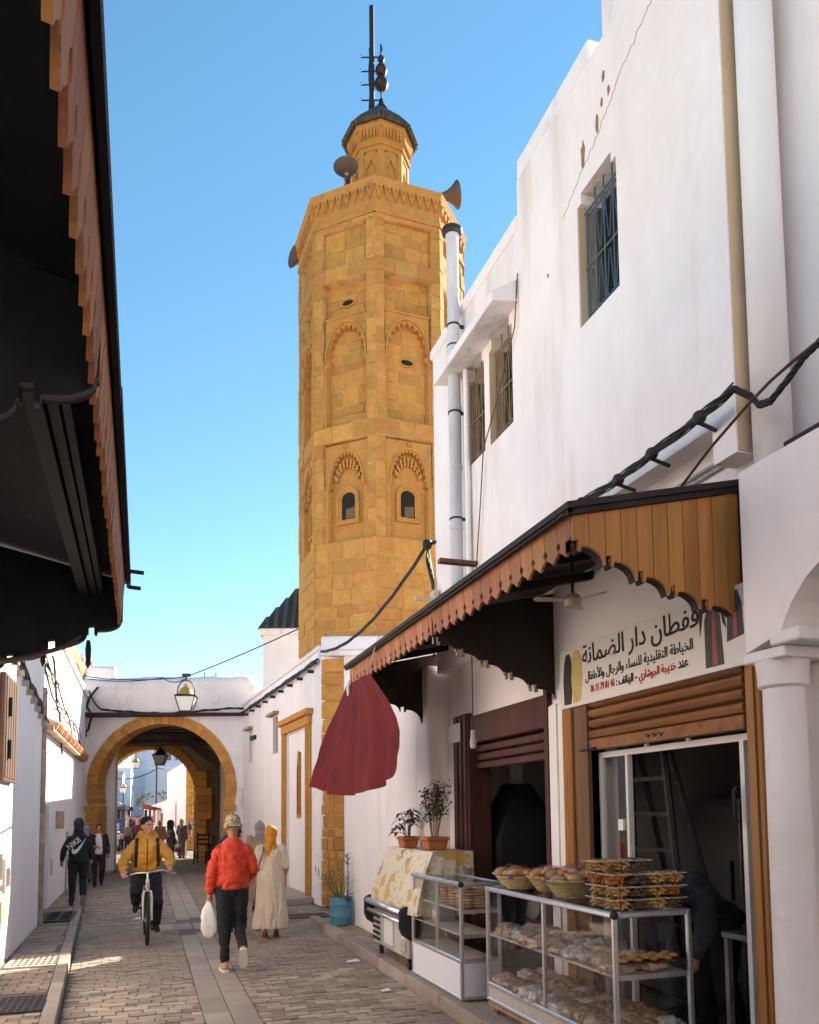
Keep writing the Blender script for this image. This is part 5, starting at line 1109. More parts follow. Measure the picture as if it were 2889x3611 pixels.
# clear boxes of pastries
BOXP = glass('clear_box_plastic', (.985, .985, .985), .06, 1.3)
def pastry_box(m, mseed):
    t = thing('pastry_box', 'x', 'box', (0, 0, 0)); w, d, h = .058, .075, .062
    MB().hexa([(-w*.86, -d*.86, 0), (w*.86, -d*.86, 0), (w*.86, d*.86, 0), (-w*.86, d*.86, 0), (-w, -d, h), (w, -d, h), (w, d, h), (-w, d, h)]).build('tray', BOXP, t, bevel=.006)
    MB().box(-w-.006, w+.006, -d-.006, d+.006, h, h+.004).hexa([(-w, -d, h+.004), (w, -d, h+.004), (w, d, h+.004), (-w, d, h+.004), (-w*.8, -d*.8, h+.016), (w*.8, -d*.8, h+.016), (w*.8, d*.8, h+.016), (-w*.8, d*.8, h+.016)]).build('lid', BOXP, t)
    rm = MB(); a_, b_ = w+.007, d+.007
    rm.strip([(-a_, -b_), (a_, -b_), (a_, b_), (-a_, b_)], [(-a_+.004, -b_+.004), (a_-.004, -b_+.004), (a_-.004, b_-.004), (-a_+.004, b_-.004)], h-.002, h+.005, 'z', closed=True); rm.build('lid_rim', mat('milky_plastic', (.7, .69, .67), .3, alpha=.3), t)
    r2 = random.Random(mseed); c = MB()
    for i in range(64):
        p = Vector((r2.uniform(-w*.80, w*.80), r2.uniform(-d*.80, d*.80), .008+r2.random()*.056)); a = r2.uniform(0, 6.28); b = r2.uniform(-.9, .9)
        M = Matrix.Translation(p) @ Matrix.Rotation(a, 4, 'Z') @ Matrix.Rotation(b, 4, 'X')
        c.M = M; c.tube([(-.02, 0, -.005), (-.010, .004, .004), (0, .006, .006), (.010, .004, .004), (.02, 0, -.005)], [.004, .008, .009, .008, .004], 6)
    o = c.build('pastries', m, t, smooth=True); return t
COOKS = {'pale yellow': mat('pale_pastry', (.52, .33, .11), .6, (.40, .22, .06), 40), 'bright orange': mat('orange_pastry', (.50, .17, .03), .55, (.40, .12, .02), 40), 'dark brown': mat('brown_pastry', (.16, .085, .05), .65, (.09, .05, .035), 40)}
protos = {c: pastry_box(m, i+5) for i, (c, m) in enumerate(COOKS.items())}
used = {c: False for c in COOKS}
def put_box(c, loc, rz, where):
    p = protos[c]
    o = p if not used[c] else copy_tree(p, None)
    used[c] = True; o.location = loc; o.rotation_euler = (0, 0, rz)
    tag(o, 'clear box of %s pastries, %s of the pile on the counter' % (c, where), 'box', 'clear boxes of pastries piled on the counter')
order = ['pale yellow', 'dark brown', 'bright orange', 'pale yellow', 'pale yellow', 'dark brown', 'dark brown', 'pale yellow', 'bright orange', 'bright orange', 'dark brown', 'pale yellow', 'pale yellow']
q_ = 0
for lay in range(3):
    for r_, yy in enumerate((4.34, 4.51)):
        for i in range(4):
            if r_ == 1 and i == 3 and lay == 2: continue
            c = order[(q_*5+lay*3+i) % 13]; q_ += 1
            put_box(c, (2.71+i*.128+rnd.uniform(-.004, .004), yy+rnd.uniform(-.004, .004), 1.101+lay*.074), rnd.uniform(-.04, .04), ('bottom', 'second', 'third')[lay]+(' layer' if r_ == 0 else ' layer behind'))
for i in range(3): put_box(('pale yellow', 'pale yellow', 'dark brown')[i], (2.66+i*.135, 4.46, 1.324), rnd.uniform(-.1, .1), 'top')
# chilled cart with chrome rail
ct = thing('chilled_cart', 'grey metal chilled cart with a chrome rail on castors beside the bread cabinet', 'cart', (2.75, 8.3, PZ))
MB().box(2.52, 2.95, 7.84, 9.1, .24, .62).build('body', mat('cart_enamel', (.45, .44, .42), .45, (.36, .34, .31), 4), ct, bevel=.015)
for i in range(7): MB().box(2.508, 2.52, 8.02+i*.03, 8.035+i*.03, .26, .60).build('fluting', ALUW, ct)
MB().box(2.505, 2.52, 7.9, 8.0, .30, .55).build('front_plate', ALUW, ct); MB().box(2.506, 2.52, 8.3, 8.62, .30, .58).build('vent_plate', ALUW, ct)
for i in range(5): MB().box(2.50, 2.508, 8.8, 9.05, .29+i*.06, .32+i*.06).build('louvre', HB, ct)
for i in range(4): MB().box(2.498, 2.506, 7.86, 8.0, .30+i*.035, .318+i*.035).build('louvre', ALU, ct)
MB().tube([(2.47, 7.86, .70), (2.47, 9.16, .70)], .035, 14).build('chrome_rail', ALU, ct, smooth=True); MB().tube([(2.475, 7.86, .60), (2.475, 9.16, .60)], .022, 12).build('chrome_rail', ALU, ct, smooth=True)
for yy in (7.84, 9.17): MB().prism([(2.43, .55), (2.46, .48), (2.58, .40), (2.66, .40), (2.66, .76), (2.48, .76), (2.43, .72)], yy-.02, yy+.02, 'y').build('rail_bracket', mat('black_plastic', (.02, .02, .022)), ct, bevel=.012)
for a, b in ((2.58, 7.95), (2.58, 8.98), (2.88, 7.95), (2.88, 8.98)): MB().box(a-.02, a+.02, b-.02, b+.02, .18, .24).tube([(a-.018, b, PZ+.04), (a+.018, b, PZ+.04)], .04, 12).build('castor', mat('black_plastic', (.02, .02, .022)), ct)
MB().box(2.6, 2.9, 8.05, 8.4, PZ, .2).build('wood_block', WOODB, ct)
# patterned cloth over a covered table
def cloth_mat():
    m = bpy.data.materials.new('patterned_tablecloth'); m.use_nodes = True; N = m.node_tree.nodes; L_ = m.node_tree.links; b = N['Principled BSDF']; b.inputs['Roughness'].default_value = .55
    g_ = N.new('ShaderNodeNewGeometry'); mp = N.new('ShaderNodeMapping'); mp.inputs['Rotation'].default_value = (.2, .1, .15); mp.inputs['Scale'].default_value = (7, 7, 7); L_.new(g_.outputs['Position'], mp.inputs[0])
    v = N.new('ShaderNodeTexVoronoi'); v.distance = 'CHEBYCHEV'; v.inputs['Scale'].default_value = 1.3; L_.new(mp.outputs[0], v.inputs['Vector'])
    sp = N.new('ShaderNodeSeparateColor'); L_.new(v.outputs['Color'], sp.inputs[0])
    r = N.new('ShaderNodeValToRGB'); r.color_ramp.interpolation = 'CONSTANT'; e = r.color_ramp.elements
    e[0].position = 0; e[0].color = (.58, .52, .40, 1); e[1].position = .45; e[1].color = (.56, .52, .44, 1)
    for p, c in ((.60, (.50, .32, .08, 1)), (.74, (.56, .51, .40, 1)), (.84, (.44, .32, .12, 1)), (.92, (.20, .21, .18, 1))): x = e.new(p); x.color = c
    L_.new(sp.outputs[0], r.inputs[0])
    n = N.new('ShaderNodeTexNoise'); n.inputs['Scale'].default_value = 26; L_.new(g_.outputs['Position'], n.inputs['Vector']); mr = N.new('ShaderNodeMapRange'); mr.inputs[1].default_value = .60; mr.inputs[2].default_value = .64; L_.new(n.outputs['Fac'], mr.inputs[0])
    mx = N.new('ShaderNodeMix'); mx.data_type = 'RGBA'; L_.new(mr.outputs[0], mx.inputs[0]); L_.new(r.outputs[0], mx.inputs[6]); mx.inputs[7].default_value = (.36, .29, .16, 1); L_.new(mx.outputs[2], b.inputs['Base Color']); return m
tb2 = thing('covered_table', 'table under a yellow patterned oilcloth carrying two flower pots', 'table', (2.85, 8.3, PZ))
cl = MB(); rows = []; NX = 44
def rim(z, e):   # front (x-) flares out when lower
    pts = []
    x0, x1, y0, y1 = 2.70-.19*e, 3.12, 7.56-.05*e, 9.05+.12*e
    for i in range(NX):
        t = i/NX*4; sd = int(t); f_ = t-sd
        p = [(x0, y1+(y0-y1)*f_), (x0+(x1-x0)*f_, y0), (x1, y0+(y1-y0)*f_), (x1+(x0-x1)*f_, y1)][sd]
        w_ = .022*e*math.sin(i*1.9)+.018*e*math.sin(i*.83+1); cx, cy = 2.9, 8.3; d_ = Vector((p[0]-cx, p[1]-cy, 0)).normalized()
        lowz = z if sd in (0, 3) else z+.0*e
        pts.append((p[0]+d_.x*w_, p[1]+d_.y*w_, lowz+(.02*e*math.sin(i*.7))))
    return pts
for z, e in ((1.305, 0), (1.28, .06), (1.18, .3), (1.05, .55), (.9, .78), (.76, .95), (.68, 1.0)): rows.append(rim(z, e))
for r_ in rows: cl.v += r_
for i in range(len(rows)-1):
    for j in range(NX): cl.f.append([i*NX+j, i*NX+(j+1) % NX, (i+1)*NX+(j+1) % NX, (i+1)*NX+j]); cl.mi.append(0)
cl.f.append(list(range(NX))); cl.mi.append(0)
cl.build('oilcloth', cloth_mat(), tb2, smooth=True, auto=50)
MB().box(2.74, 3.1, 7.6, 9.0, 1.26, 1.30).build('table_top', WOODB, tb2)
for a, b in ((2.98, 7.66), (3.06, 8.94), (2.98, 8.94)): MB().box(a-.02, a+.02, b-.02, b+.02, PZ, 1.26).build('leg', WOODB, tb2)
# flower pots
LEAF = mat('dark_glossy_leaf', (.035, .06, .028), .4, (.02, .036, .018), 20, rand=.2); LEAF2 = mat('small_dark_leaf', (.03, .05, .03), .5, (.05, .075, .04), 20); STEM = mat('pale_stem', (.22, .16, .10), .8)
def leaf(mb, p, d, L_, w, droop=.3):
    d = d.normalized(); s = d.cross(Vector((0, 0, 1))); s = s.normalized() if s.length > .01 else Vector((1, 0, 0)); u = s.cross(d)
    def q(t, k): return p+d*L_*t+s*w*k-Vector((0, 0, 1))*droop*L_*t*t+u*.0
    mb.add([q(0, 0), q(.3, .5), q(.65, .5), q(1, 0), q(.65, -.5), q(.3, -.5), q(.35, 0)-u*w*.12, q(.65, 0)-u*w*.12], [(0, 1, 6), (1, 2, 7, 6), (2, 3, 7), (3, 4, 7), (4, 5, 6, 7), (5, 0, 6)])
def pot(t, c, w, d, h):
    x, y, z = c
    MB().hexa([(x-w*.4, y-d*.4, z), (x+w*.4, y-d*.4, z), (x+w*.4, y+d*.4, z), (x-w*.4, y+d*.4, z), (x-w*.48, y-d*.48, z+h-.03), (x+w*.48, y-d*.48, z+h-.03), (x+w*.48, y+d*.48, z+h-.03), (x-w*.48, y+d*.48, z+h-.03)]).build('pot', TERRA, t, bevel=.012)
    MB().box(x-w*.53, x+w*.53, y-d*.53, y+d*.53, z+h-.032, z+h).build('pot_rim', TERRA, t, bevel=.008); MB().box(x-w*.44, x+w*.44, y-d*.44, y+d*.44, z+h-.002, z+h+.004).build('soil', JOINT, t)
f1 = thing('potted_plant', 'bushy plant with broad drooping leaves in an orange plastic pot on the covered table', 'plant', (2.79, 8.62, 1.31)); pot(f1, (2.79, 8.62, 1.306), .19, .22, .12)
r3 = random.Random(4); stm = MB(); lv = MB()
for i in range(11):
    a = i*2.4; top = Vector((2.79+.13*math.cos(a)*r3.uniform(.3, 1.2), 8.62+.13*math.sin(a)*r3.uniform(.3, 1.2), 1.43+r3.uniform(.10, .34))); stm.tube([(2.79+.02*math.cos(a), 8.62+.02*math.sin(a), 1.40), (top+Vector((2.79, 8.62, 1.42)))/2+Vector((0, 0, .03)), top], .005, 5)
    for j in range(6): b = j*1.05+r3.random(); leaf(lv, top-Vector((0, 0, r3.uniform(0, .08))), Vector((math.cos(b), math.sin(b), r3.uniform(-.1, .4))), r3.uniform(.08, .13), .042, .55)
stm.build('stems', STEM, f1); tag(lv.build('leaves', LEAF, f1), kind='stuff')
f2 = thing('potted_plant', 'taller small-leaved shrub on thin pale stems in an orange plastic pot', 'plant', (2.87, 7.98, 1.31)); pot(f2, (2.87, 7.98, 1.306), .24, .22, .13)
stm = MB(); lv = MB()
for i in range(9):
    a = i*2.4; r = .10*math.sqrt((i+1)/9); top = Vector((2.87+1.5*r*math.cos(a), 7.98+1.5*r*math.sin(a), 1.92+r3.uniform(-.06, .07))); base = Vector((2.87+.03*math.cos(a), 7.98+.03*math.sin(a), 1.42)); stm.tube([base, base.lerp(top, .5)+Vector((0, 0, .02)), top], .005, 5)
    for j in range(90): 
        t_ = r3.uniform(.45, 1.05); p = base.lerp(top, t_)+Vector((r3.gauss(0, .032), r3.gauss(0, .032), r3.gauss(0, .02))); b = r3.uniform(0, 6.28); leaf(lv, p, Vector((math.cos(b), math.sin(b), r3.uniform(-.6, .5))), r3.uniform(.026, .042), .022, .3)
stm.build('stems', STEM, f2); tag(lv.build('leaves', LEAF2, f2), kind='stuff')
# blue drum with a palm
dr = thing('blue_drum', 'cut-down blue metal drum planted with a straggly palm', 'drum', (2.71, 11.5, PZ))
DRB = mat('chipped_blue_paint', (.075, .24, .34), .55, (.06, .19, .28), 5, stain=(.10, .06, .05), sscale=14, sstretch=(1, 1, 1), slo=.68, shi=.72, bump=.2)
DR = Matrix.Translation((2.71, 11.5, PZ))
n = 30; prof = [(.150, 0), (.155, .01), (.155, .11), (.161, .12), (.155, .13), (.155, .28), (.161, .29), (.155, .30)]
mb = MB(DR); mb.lathe(prof, n); 
rim_ = []
for j in range(n):
    a = 2*math.pi*j/n; rim_.append(.39-(.07*max(0, math.cos(a+.9))**6)+.012*math.sin(j*2.3))
o = len(mb.v)
for j in range(n): a = 2*math.pi*j/n; mb.v.append(tuple(DR @ Vector((.155*math.cos(a), .155*math.sin(a), rim_[j]))))
for j in range(n): a = 2*math.pi*j/n; mb.v.append(tuple(DR @ Vector((.148*math.cos(a), .148*math.sin(a), rim_[j]-.005))))
for j in range(n): a = 2*math.pi*j/n; mb.v.append(tuple(DR @ Vector((.148*math.cos(a), .148*math.sin(a), .27))))
for b_ in (o-n, o, o+n):
    for j in range(n): mb.f.append([b_+j, b_+(j+1) % n, b_+n+(j+1) % n, b_+n+j]); mb.mi.append(0)
mb.f = [f for f in mb.f if not (len(f) == n and min(f) >= n*4)]; mb.mi = [0]*len(mb.f)
mb.build('drum', DRB, dr, smooth=True, auto=45); MB(DR).lathe([(0, .28), (.147, .285)], 20).build('soil', JOINT, dr)
plm = thing('palm_plant', 'straggly palm with thin green fronds and a dry flower stalk growing in the blue drum', 'plant', (2.71, 11.5, .4)); PALM = mat('palm_green', (.12, .14, .04), .6, (.06, .085, .03), 12); DRY = mat('dry_palm', (.16, .11, .06), .8)
for i, (ax, ay, hz, cv) in enumerate(((-.34, .05, .52, .10), (-.26, -.1, .70, .05), (-.10, .05, .50, 0), (.02, -.05, .58, 0), (.06, .05, .46, .05), (-.18, .1, .40, .12), (.24, -.04, .30, .15), (.10, -.1, .4, .1))):
    base = Vector((2.70, 11.5, .42)); pts = [base+Vector((ax*t, ay*t, hz*t-cv*t*t)) for t in [j/8 for j in range(9)]]; st_ = MB().tube(pts, [.012-.0011*j for j in range(9)], 5); lf = MB()
    for j in range(3, 9):
        for s in (-1, 1):
            d = (pts[j]-pts[j-1]).normalized(); sd = d.cross(Vector((.3, -1, .1))).normalized(); leaf(lf, pts[j], d*.7+sd*s*.7, .15, .013, .1)
    fr_ = st_.build('frond', PALM if i < 6 else DRY, plm); tag(lf.build('leaflets', PALM if i != 6 else DRY, fr_), kind='stuff')
mb = MB(); mb.tube([(2.80, 11.46, .42), (2.81, 11.46, .8), (2.80, 11.47, 1.05)], [.009, .007, .005], 5)
for i in range(14): a = i*.9; leaf(mb, Vector((2.80, 11.47, .93+.012*i)), Vector((math.cos(a), math.sin(a), .9)), .10, .02, .2)
mb.build('flower_stalk', mat('dry_stalk', (.09, .055, .04), .8), plm)
# red cloth hung from the canopy
REDC = mat('red_cloth', (.13, .009, .012), .8, (.09, .006, .009), 3, bump=.25, bscale=120)
def lerp3(a, b, t): return Vector(a).lerp(Vector(b), t)
TL = [(2.105, 8.62, 3.06), (2.105, 8.45, 3.07), (2.105, 8.25, 3.07), (2.105, 8.0, 3.075), (2.12, 7.72, 3.06)]
BLn = [(1.80, 8.95, 1.985), (1.90, 8.60, 1.94), (2.02, 8.18, 1.93), (2.16, 7.72, 1.96), (2.30, 7.36, 2.05)]
def poly(pts, t):
    t *= len(pts)-1; i = min(int(t), len(pts)-2); return lerp3(pts[i], pts[i+1], t-i)
mb = MB(); U, V = 48, 30
for j in range(V+1):
    v = j/V
    for i in range(U+1):
        u = i/U; p = poly(TL, u).lerp(poly(BLn, u), v); bul = .08*math.sin(math.pi*min(1, v*.95))*(.5+.5*math.sin(math.pi*u))
        fold = (.040*math.sin(u*19+v*1.5+.8*math.sin(v*3))+.022*math.sin(u*41+3*v)+.03*mnoise.noise(Vector((u*4, v*3, 2)))+.012*mnoise.noise(Vector((u*14, v*9, 5))))*(.3+.7*v); p += Vector((.10, -.20, 0))*(math.sin(math.pi*v)*u*u)
        nrm = Vector((-.93, .33, 0)); mb.v.append(tuple(p+nrm*(bul*.5+fold)+Vector((0, 0, -.06*math.sin(math.pi*u)*v))))
for j in range(V):
    for i in range(U): a = j*(U+1)+i; mb.f.append([a, a+1, a+U+2, a+U+1]); mb.mi.append(0)
rcl = thing('red_cloth', 'dark red cloth billowing from the end of the wooden canopy', 'cloth', (2.1, 8, 3)); mb.build('curtain', REDC, rcl, smooth=True)
cable('tie_string', [(2.12, 7.75, 3.10), (2.09, 7.4, 3.28), (2.08, 7.25, 3.33)], .006, parent=rcl, m=mat('white_string', (.6, .55, .5), .8)); MB().tube([(2.07, 8.35, 3.10), (2.05, 8.34, 3.0), (2.06, 8.36, 2.93)], [.012, .02, .016], 6).build('knot', mat('white_string', (.6, .55, .5), .8), rcl)
# overhead wires between the houses and the tower podium
wr = thing('overhead_wire', 'thin black wires slung across the street carrying the domed lantern', 'cable', (1, 23, 5.5))
lt = Vector(A1 @ Vector((3.08, -1.3, 5.36)))
cable('wire', sag((-1.7, 24.2, 5.55), lt, .10), .014, parent=wr); cable('wire', sag(lt, (4.0, 16.0, 5.95), .06), .014, parent=wr)
cable('wire', sag((-1.7, 24.2, 5.50), Vector((.5, 23.4, 5.45)), .10)+sag(Vector((.5, 23.4, 5.45)), lt-Vector((0, 0, .03)), .12)[1:], .012, parent=wr)
MB(A1).box(2.98, 3.2, -1.36, -1.26, 5.36, 5.44).build('wire_clamp', IRON, wr)
# ------------------------------------------------------------------ people
from mathutils.bvhtree import BVHTree
SKIN = mat('brown_skin', (.36, .175, .10), .55, (.30, .14, .08), 12); SKIN2 = mat('tan_skin', (.46, .25, .16), .55, (.40, .20, .12), 12); HAIR = mat('black_hair', (.012, .010, .009), .6, bump=.5, bscale=120)
EYEW = mat('eye_white', (.6, .58, .55), .4); LIP = mat('lips', (.30, .11, .09), .5); SOLE = mat('white_rubber', (.70, .67, .62), .6)
class Fig(MB):
    def limb(s, pts, radii, n=12):
        s.tube(pts, radii, n)
        for p, r in zip(pts, radii): s.ball(p, r*1.0, 12, 8)
        return s
    def loft(s, rings, n=28, fold=None):
        # rings: (x,y,z,rx,ry[,fold amplitude])
        vs = []; fs = []; k = len(rings)
        for q in rings:
            x, y, z, rx, ry = q[:5]; fa = q[5] if len(q) > 5 else 0
            for j in range(n):
                a = 2*math.pi*j/n; f = 1+fa*(math.sin(a*5+z*2.0)+.6*math.sin(a*9+1.3-z)); vs.append((x+rx*f*math.cos(a), y+ry*f*math.sin(a), z))
        for i in range(k-1):
            for j in range(n): fs.append((i*n+j, i*n+(j+1) % n, (i+1)*n+(j+1) % n, (i+1)*n+j))
        fs += [list(range(n-1, -1, -1)), list(range((k-1)*n, k*n))]; return s.add(vs, fs)
def fuse(fig, name, m, parent, M, voxel=.011, it=5, wr=0, ws=9, seed=0, wst=(.9, .9, 1.0)):
    me = bpy.data.meshes.new(name); me.from_pydata(fig.v, [], fig.f)
    bm = bmesh.new(); bm.from_mesh(me); bmesh.ops.recalc_face_normals(bm, faces=bm.faces); bm.to_mesh(me); bm.free()
    o = bpy.data.objects.new(name, me); COL.objects.link(o)
    r = o.modifiers.new('r', 'REMESH'); r.mode = 'VOXEL'; r.voxel_size = voxel; r.use_smooth_shade = True
    if it: s = o.modifiers.new('s', 'SMOOTH'); s.factor = .5; s.iterations = it
    bpy.context.view_layer.update()
    m2 = bpy.data.meshes.new_from_object(o.evaluated_get(bpy.context.evaluated_depsgraph_get())); COL.objects.unlink(o); bpy.data.objects.remove(o); bpy.data.meshes.remove(me)
    if wr:
        sv = Vector((seed*3.1, seed*1.7, seed*.9)); nr = [v.normal.copy() for v in m2.vertices]
        for v, nn in zip(m2.vertices, nr):
            q = Vector((v.co.x*wst[0], v.co.y*wst[1], v.co.z*wst[2]))*ws+sv
            q += Vector((mnoise.noise(q*.5), mnoise.noise(q*.5+Vector((5, 0, 0))), 0))*1.2
            d = 1-abs(mnoise.noise(q))*2.2; v.co += nn*wr*(d+.35*mnoise.noise(q*2.6)-.35)
    m2.materials.clear(); m2.materials.append(m); m2.polygons.foreach_set('use_smooth', [True]*len(m2.polygons)); m2.name = name
    m2.transform(M); return link(name, m2, parent)
BASE = dict(pel=(0, 0, .96), waist=(0, .0, 1.08), chest=(0, 0, 1.30), neck=(0, .015, 1.50), head=(0, -.01, 1.645), yaw=0, nod=0,
            shL=(.185, .01, 1.43), elL=(.235, .04, 1.16), wrL=(.245, -.03, .92), shR=(-.185, .01, 1.43), elR=(-.235, .04, 1.16), wrR=(-.245, -.03, .92),
            hdL=(0, -.15, -1), hdR=(0, -.15, -1), curl=.5,
            hipL=(.095, .0, .93), knL=(.10, -.03, .50), anL=(.10, .02, .085), hipR=(-.095, 0, .93), knR=(-.10, -.03, .50), anR=(-.10, .02, .085), toL=(0, -1, 0), toR=(0, -1, 0))
def hand(f, w, d, side, curl):
    w = Vector(w); d = Vector(d).normalized(); sx = Vector((side, 0, 0)); fwd = Vector((0, -1, 0)); across = (fwd-d*fwd.dot(d)); across = across.normalized() if across.length > .1 else Vector((1, 0, 0)); inn = d.cross(across)*(1)
    if inn.dot(-sx) < 0: inn = -inn
    p = w+d*.045
    f.limb([w-d*.02, p, p+d*.035], [.026, .034, .034], 8); f.limb([p+across*.022-d*.01, p+d*.03+across*.02], [.022, .018], 8); f.limb([p-across*.022-d*.01, p+d*.03-across*.02], [.022, .018], 8)
    for i, L_ in enumerate((.068, .078, .073, .058)):
        b = w+d*.085+across*(.030-.020*i); m_ = b+d*L_*.5*(1-.2*curl)+inn*L_*.35*curl; e = m_+d*L_*.4*(1-1.3*curl)+inn*L_*.55*curl
        f.limb([b-d*.02, m_, e], [.0105, .0098, .0085], 7)
    t = w+d*.03+across*.03; f.limb([t-across*.01, t+across*.028+d*.022+inn*.01, t+across*.022+d*.055+inn*.028], [.013, .0115, .0095], 7)
def headM(J): return Matrix.Translation(J['head']) @ Matrix.Rotation(J['yaw'], 4, 'Z') @ Matrix.Rotation(J['nod'], 4, 'X')
def person(label, loc, rz, H, pose, voxel=.011, skin=SKIN, group=None, cat='person', face=False, hands=True):
    J = dict(BASE); J.update(pose); t = thing('person', label, cat, loc, rz, group)
    M = Matrix.Translation(loc) @ Matrix.Rotation(rz, 4, 'Z') @ Matrix.Scale(H/1.755, 4)
    f = Fig(); HM_ = headM(J)
    f.M = HM_
    f.ball((0, .012, .025), (.077, .096, .098), 20, 14).ball((0, -.018, -.045), (.060, .072, .075), 16, 12).ball((0, -.052, -.085), (.034, .032, .028), 12, 8)
    f.limb([(0, -.088, .015), (0, -.108, -.022)], [.010, .015], 8).ball((0, -.083, .028), (.058, .016, .014), 12, 8).ball((.078, .015, -.012), (.012, .026, .034), 10, 8).ball((-.078, .015, -.012), (.012, .026, .034), 10, 8)
    f.ball((0, -.080, -.056), (.027, .017, .013), 10, 8).ball((.034, -.066, -.02), (.022, .018, .02), 10, 8).ball((-.034, -.066, -.02), (.022, .018, .02), 10, 8)
    hp = HM_ @ Vector((0, .02, -.06)); f.M = None
    f.limb([tuple(hp), J['neck'], (J['chest'][0], J['chest'][1]+.01, J['chest'][2]+.10)], [.052, .055, .08])
    px, py, pz = J['pel']; cx, cy, cz = J['chest']
    f.loft([(px, py, pz-.1, .10, .09), (px, py, pz, .145, .10), ((px+cx)/2, (py+cy)/2, (pz+cz)/2-.05, .125, .09), (cx, cy, cz, .15, .10), (cx, cy+.01, cz+.12, .115, .07), (cx, cy+.01, cz+.17, .08, .06)], 20)
    for s in 'LR':
        f.limb([Vector(J['sh'+s])+Vector((-.035 if s == 'L' else .035, 0, -.06)), J['el'+s], J['wr'+s]], [.04, .034, .026]); f.limb([J['hip'+s], J['kn'+s], J['an'+s]], [.08, .052, .035])
        if hands: hand(f, J['wr'+s], J['hd'+s], 1 if s == 'L' else -1, J['curl'])
        a = Vector(J['an'+s]); d = Vector(J['to'+s]).normalized(); f.limb([a-Vector((0, 0, .03))-d*.03, a+d*.11-Vector((0, 0, .045))], [.034, .03])
    fuse(f, 'body', skin, t, M, voxel=voxel*.85, it=3)
    if face:
        for s in (-1, 1):
            e = MB(M @ HM_).ball((s*.031, -.083, .002), (.011, .006, .005), 10, 8).build('eye', EYEW, t, smooth=True); MB(M @ HM_).ball((s*.031+face*.004, -.0885, .002), (.006, .003, .005), 8, 6).build('iris', HAIR, e, smooth=True)
            MB(M @ HM_).tube([(s*.012, -.0985, .024), (s*.032, -.096, .031), (s*.052, -.083, .025)], [.0045, .006, .004], 6).build('eyebrow', HAIR, t)
        MB(M @ HM_).ball((0, -.094, -.057), (.024, .008, .0065), 10, 6).build('lips', LIP, t, smooth=True)
    return t, J, M
def jacket(t, J, M, m, name='jacket', hem=.90, rx=.20, ry=.135, hemr=.18, sl=(.068, .06, .047), voxel=.011, wr=.014, seed=1, collar=None, puff=0, ws=9, cuff=1.0):
    f = Fig(); px, py, pz = J['pel']; cx, cy, cz = J['chest']
    def L_(z):
        k = max(0, min(1.2, (z-pz)/(cz-pz))); return px+(cx-px)*k, py+(cy-py)*k
    zs = [hem, hem+.03, hem+(cz-hem)*.35, hem+(cz-hem)*.65, cz, cz+.09, cz+.155, cz+.20]; rr = [(hemr*.96, ry*.92), (hemr*1.04, ry*1.0), (rx*.95, ry*1.04), (rx*.98, ry*1.02), (rx, ry*1.0), (rx*.90, ry*.86), (rx*.60, ry*.62), (.075, .075)]
    f.loft([(*L_(z), z, *r) for z, r in zip(zs, rr)], 28)
    for s in 'LR':
        a, b, c = (Vector(J[q+s]) for q in ('sh', 'el', 'wr')); a = a+Vector((-.022 if s == 'L' else .022, 0, -.045)); e = b+(c-b)*.93*cuff
        if puff:
            P, Rr = [], []
            for i in range(9): 
                k = i/8; P.append(a.lerp(b, k*2) if k < .5 else b.lerp(e, k*2-1)); Rr.append(sl[0]+(sl[2]-sl[0])*k+(puff if i % 2 else -puff*.3))
            f.limb(P, Rr)
        else: f.limb([a, a.lerp(b, .5), b, b.lerp(e, .5), e], [sl[0]*.88, (sl[0]+sl[1])/2, sl[1], (sl[1]+sl[2])/2, sl[2]])
    if collar: nx = J['neck']; f.loft([(nx[0], nx[1], nx[2]-.05, .085, .085), (nx[0], nx[1], nx[2]+collar*.5, .07, .075), (nx[0], nx[1], nx[2]+collar, .066, .07)], 20)
    return fuse(f, name, m, t, M, voxel, 9, wr, ws, seed)
def trousers(t, J, M, m, name='trousers', r=(.098, .075, .06), top=1.0, waist=(.155, .115), voxel=.011, wr=.011, seed=2, end=.93, flare=0):
    f = Fig(); px, py, pz = J['pel']
    f.loft([(px, py, pz-.12, .10, .09), (px, py+.01, pz-.03, waist[0]*1.08, waist[1]*1.1), (px, py, top, *waist)], 24)
    for s in 'LR':
        a, b, c = (Vector(J[q+s]) for q in ('hip', 'kn', 'an')); e = b.lerp(c, end)
        f.limb([a, a.lerp(b, .45), b, b.lerp(e, .5), e], [r[0], (r[0]*.6+r[1]*.4), r[1], (r[1]+r[2])/2, r[2]+flare])
    return fuse(f, name, m, t, M, voxel, 5, wr, 8, seed, (1, 1, .8))
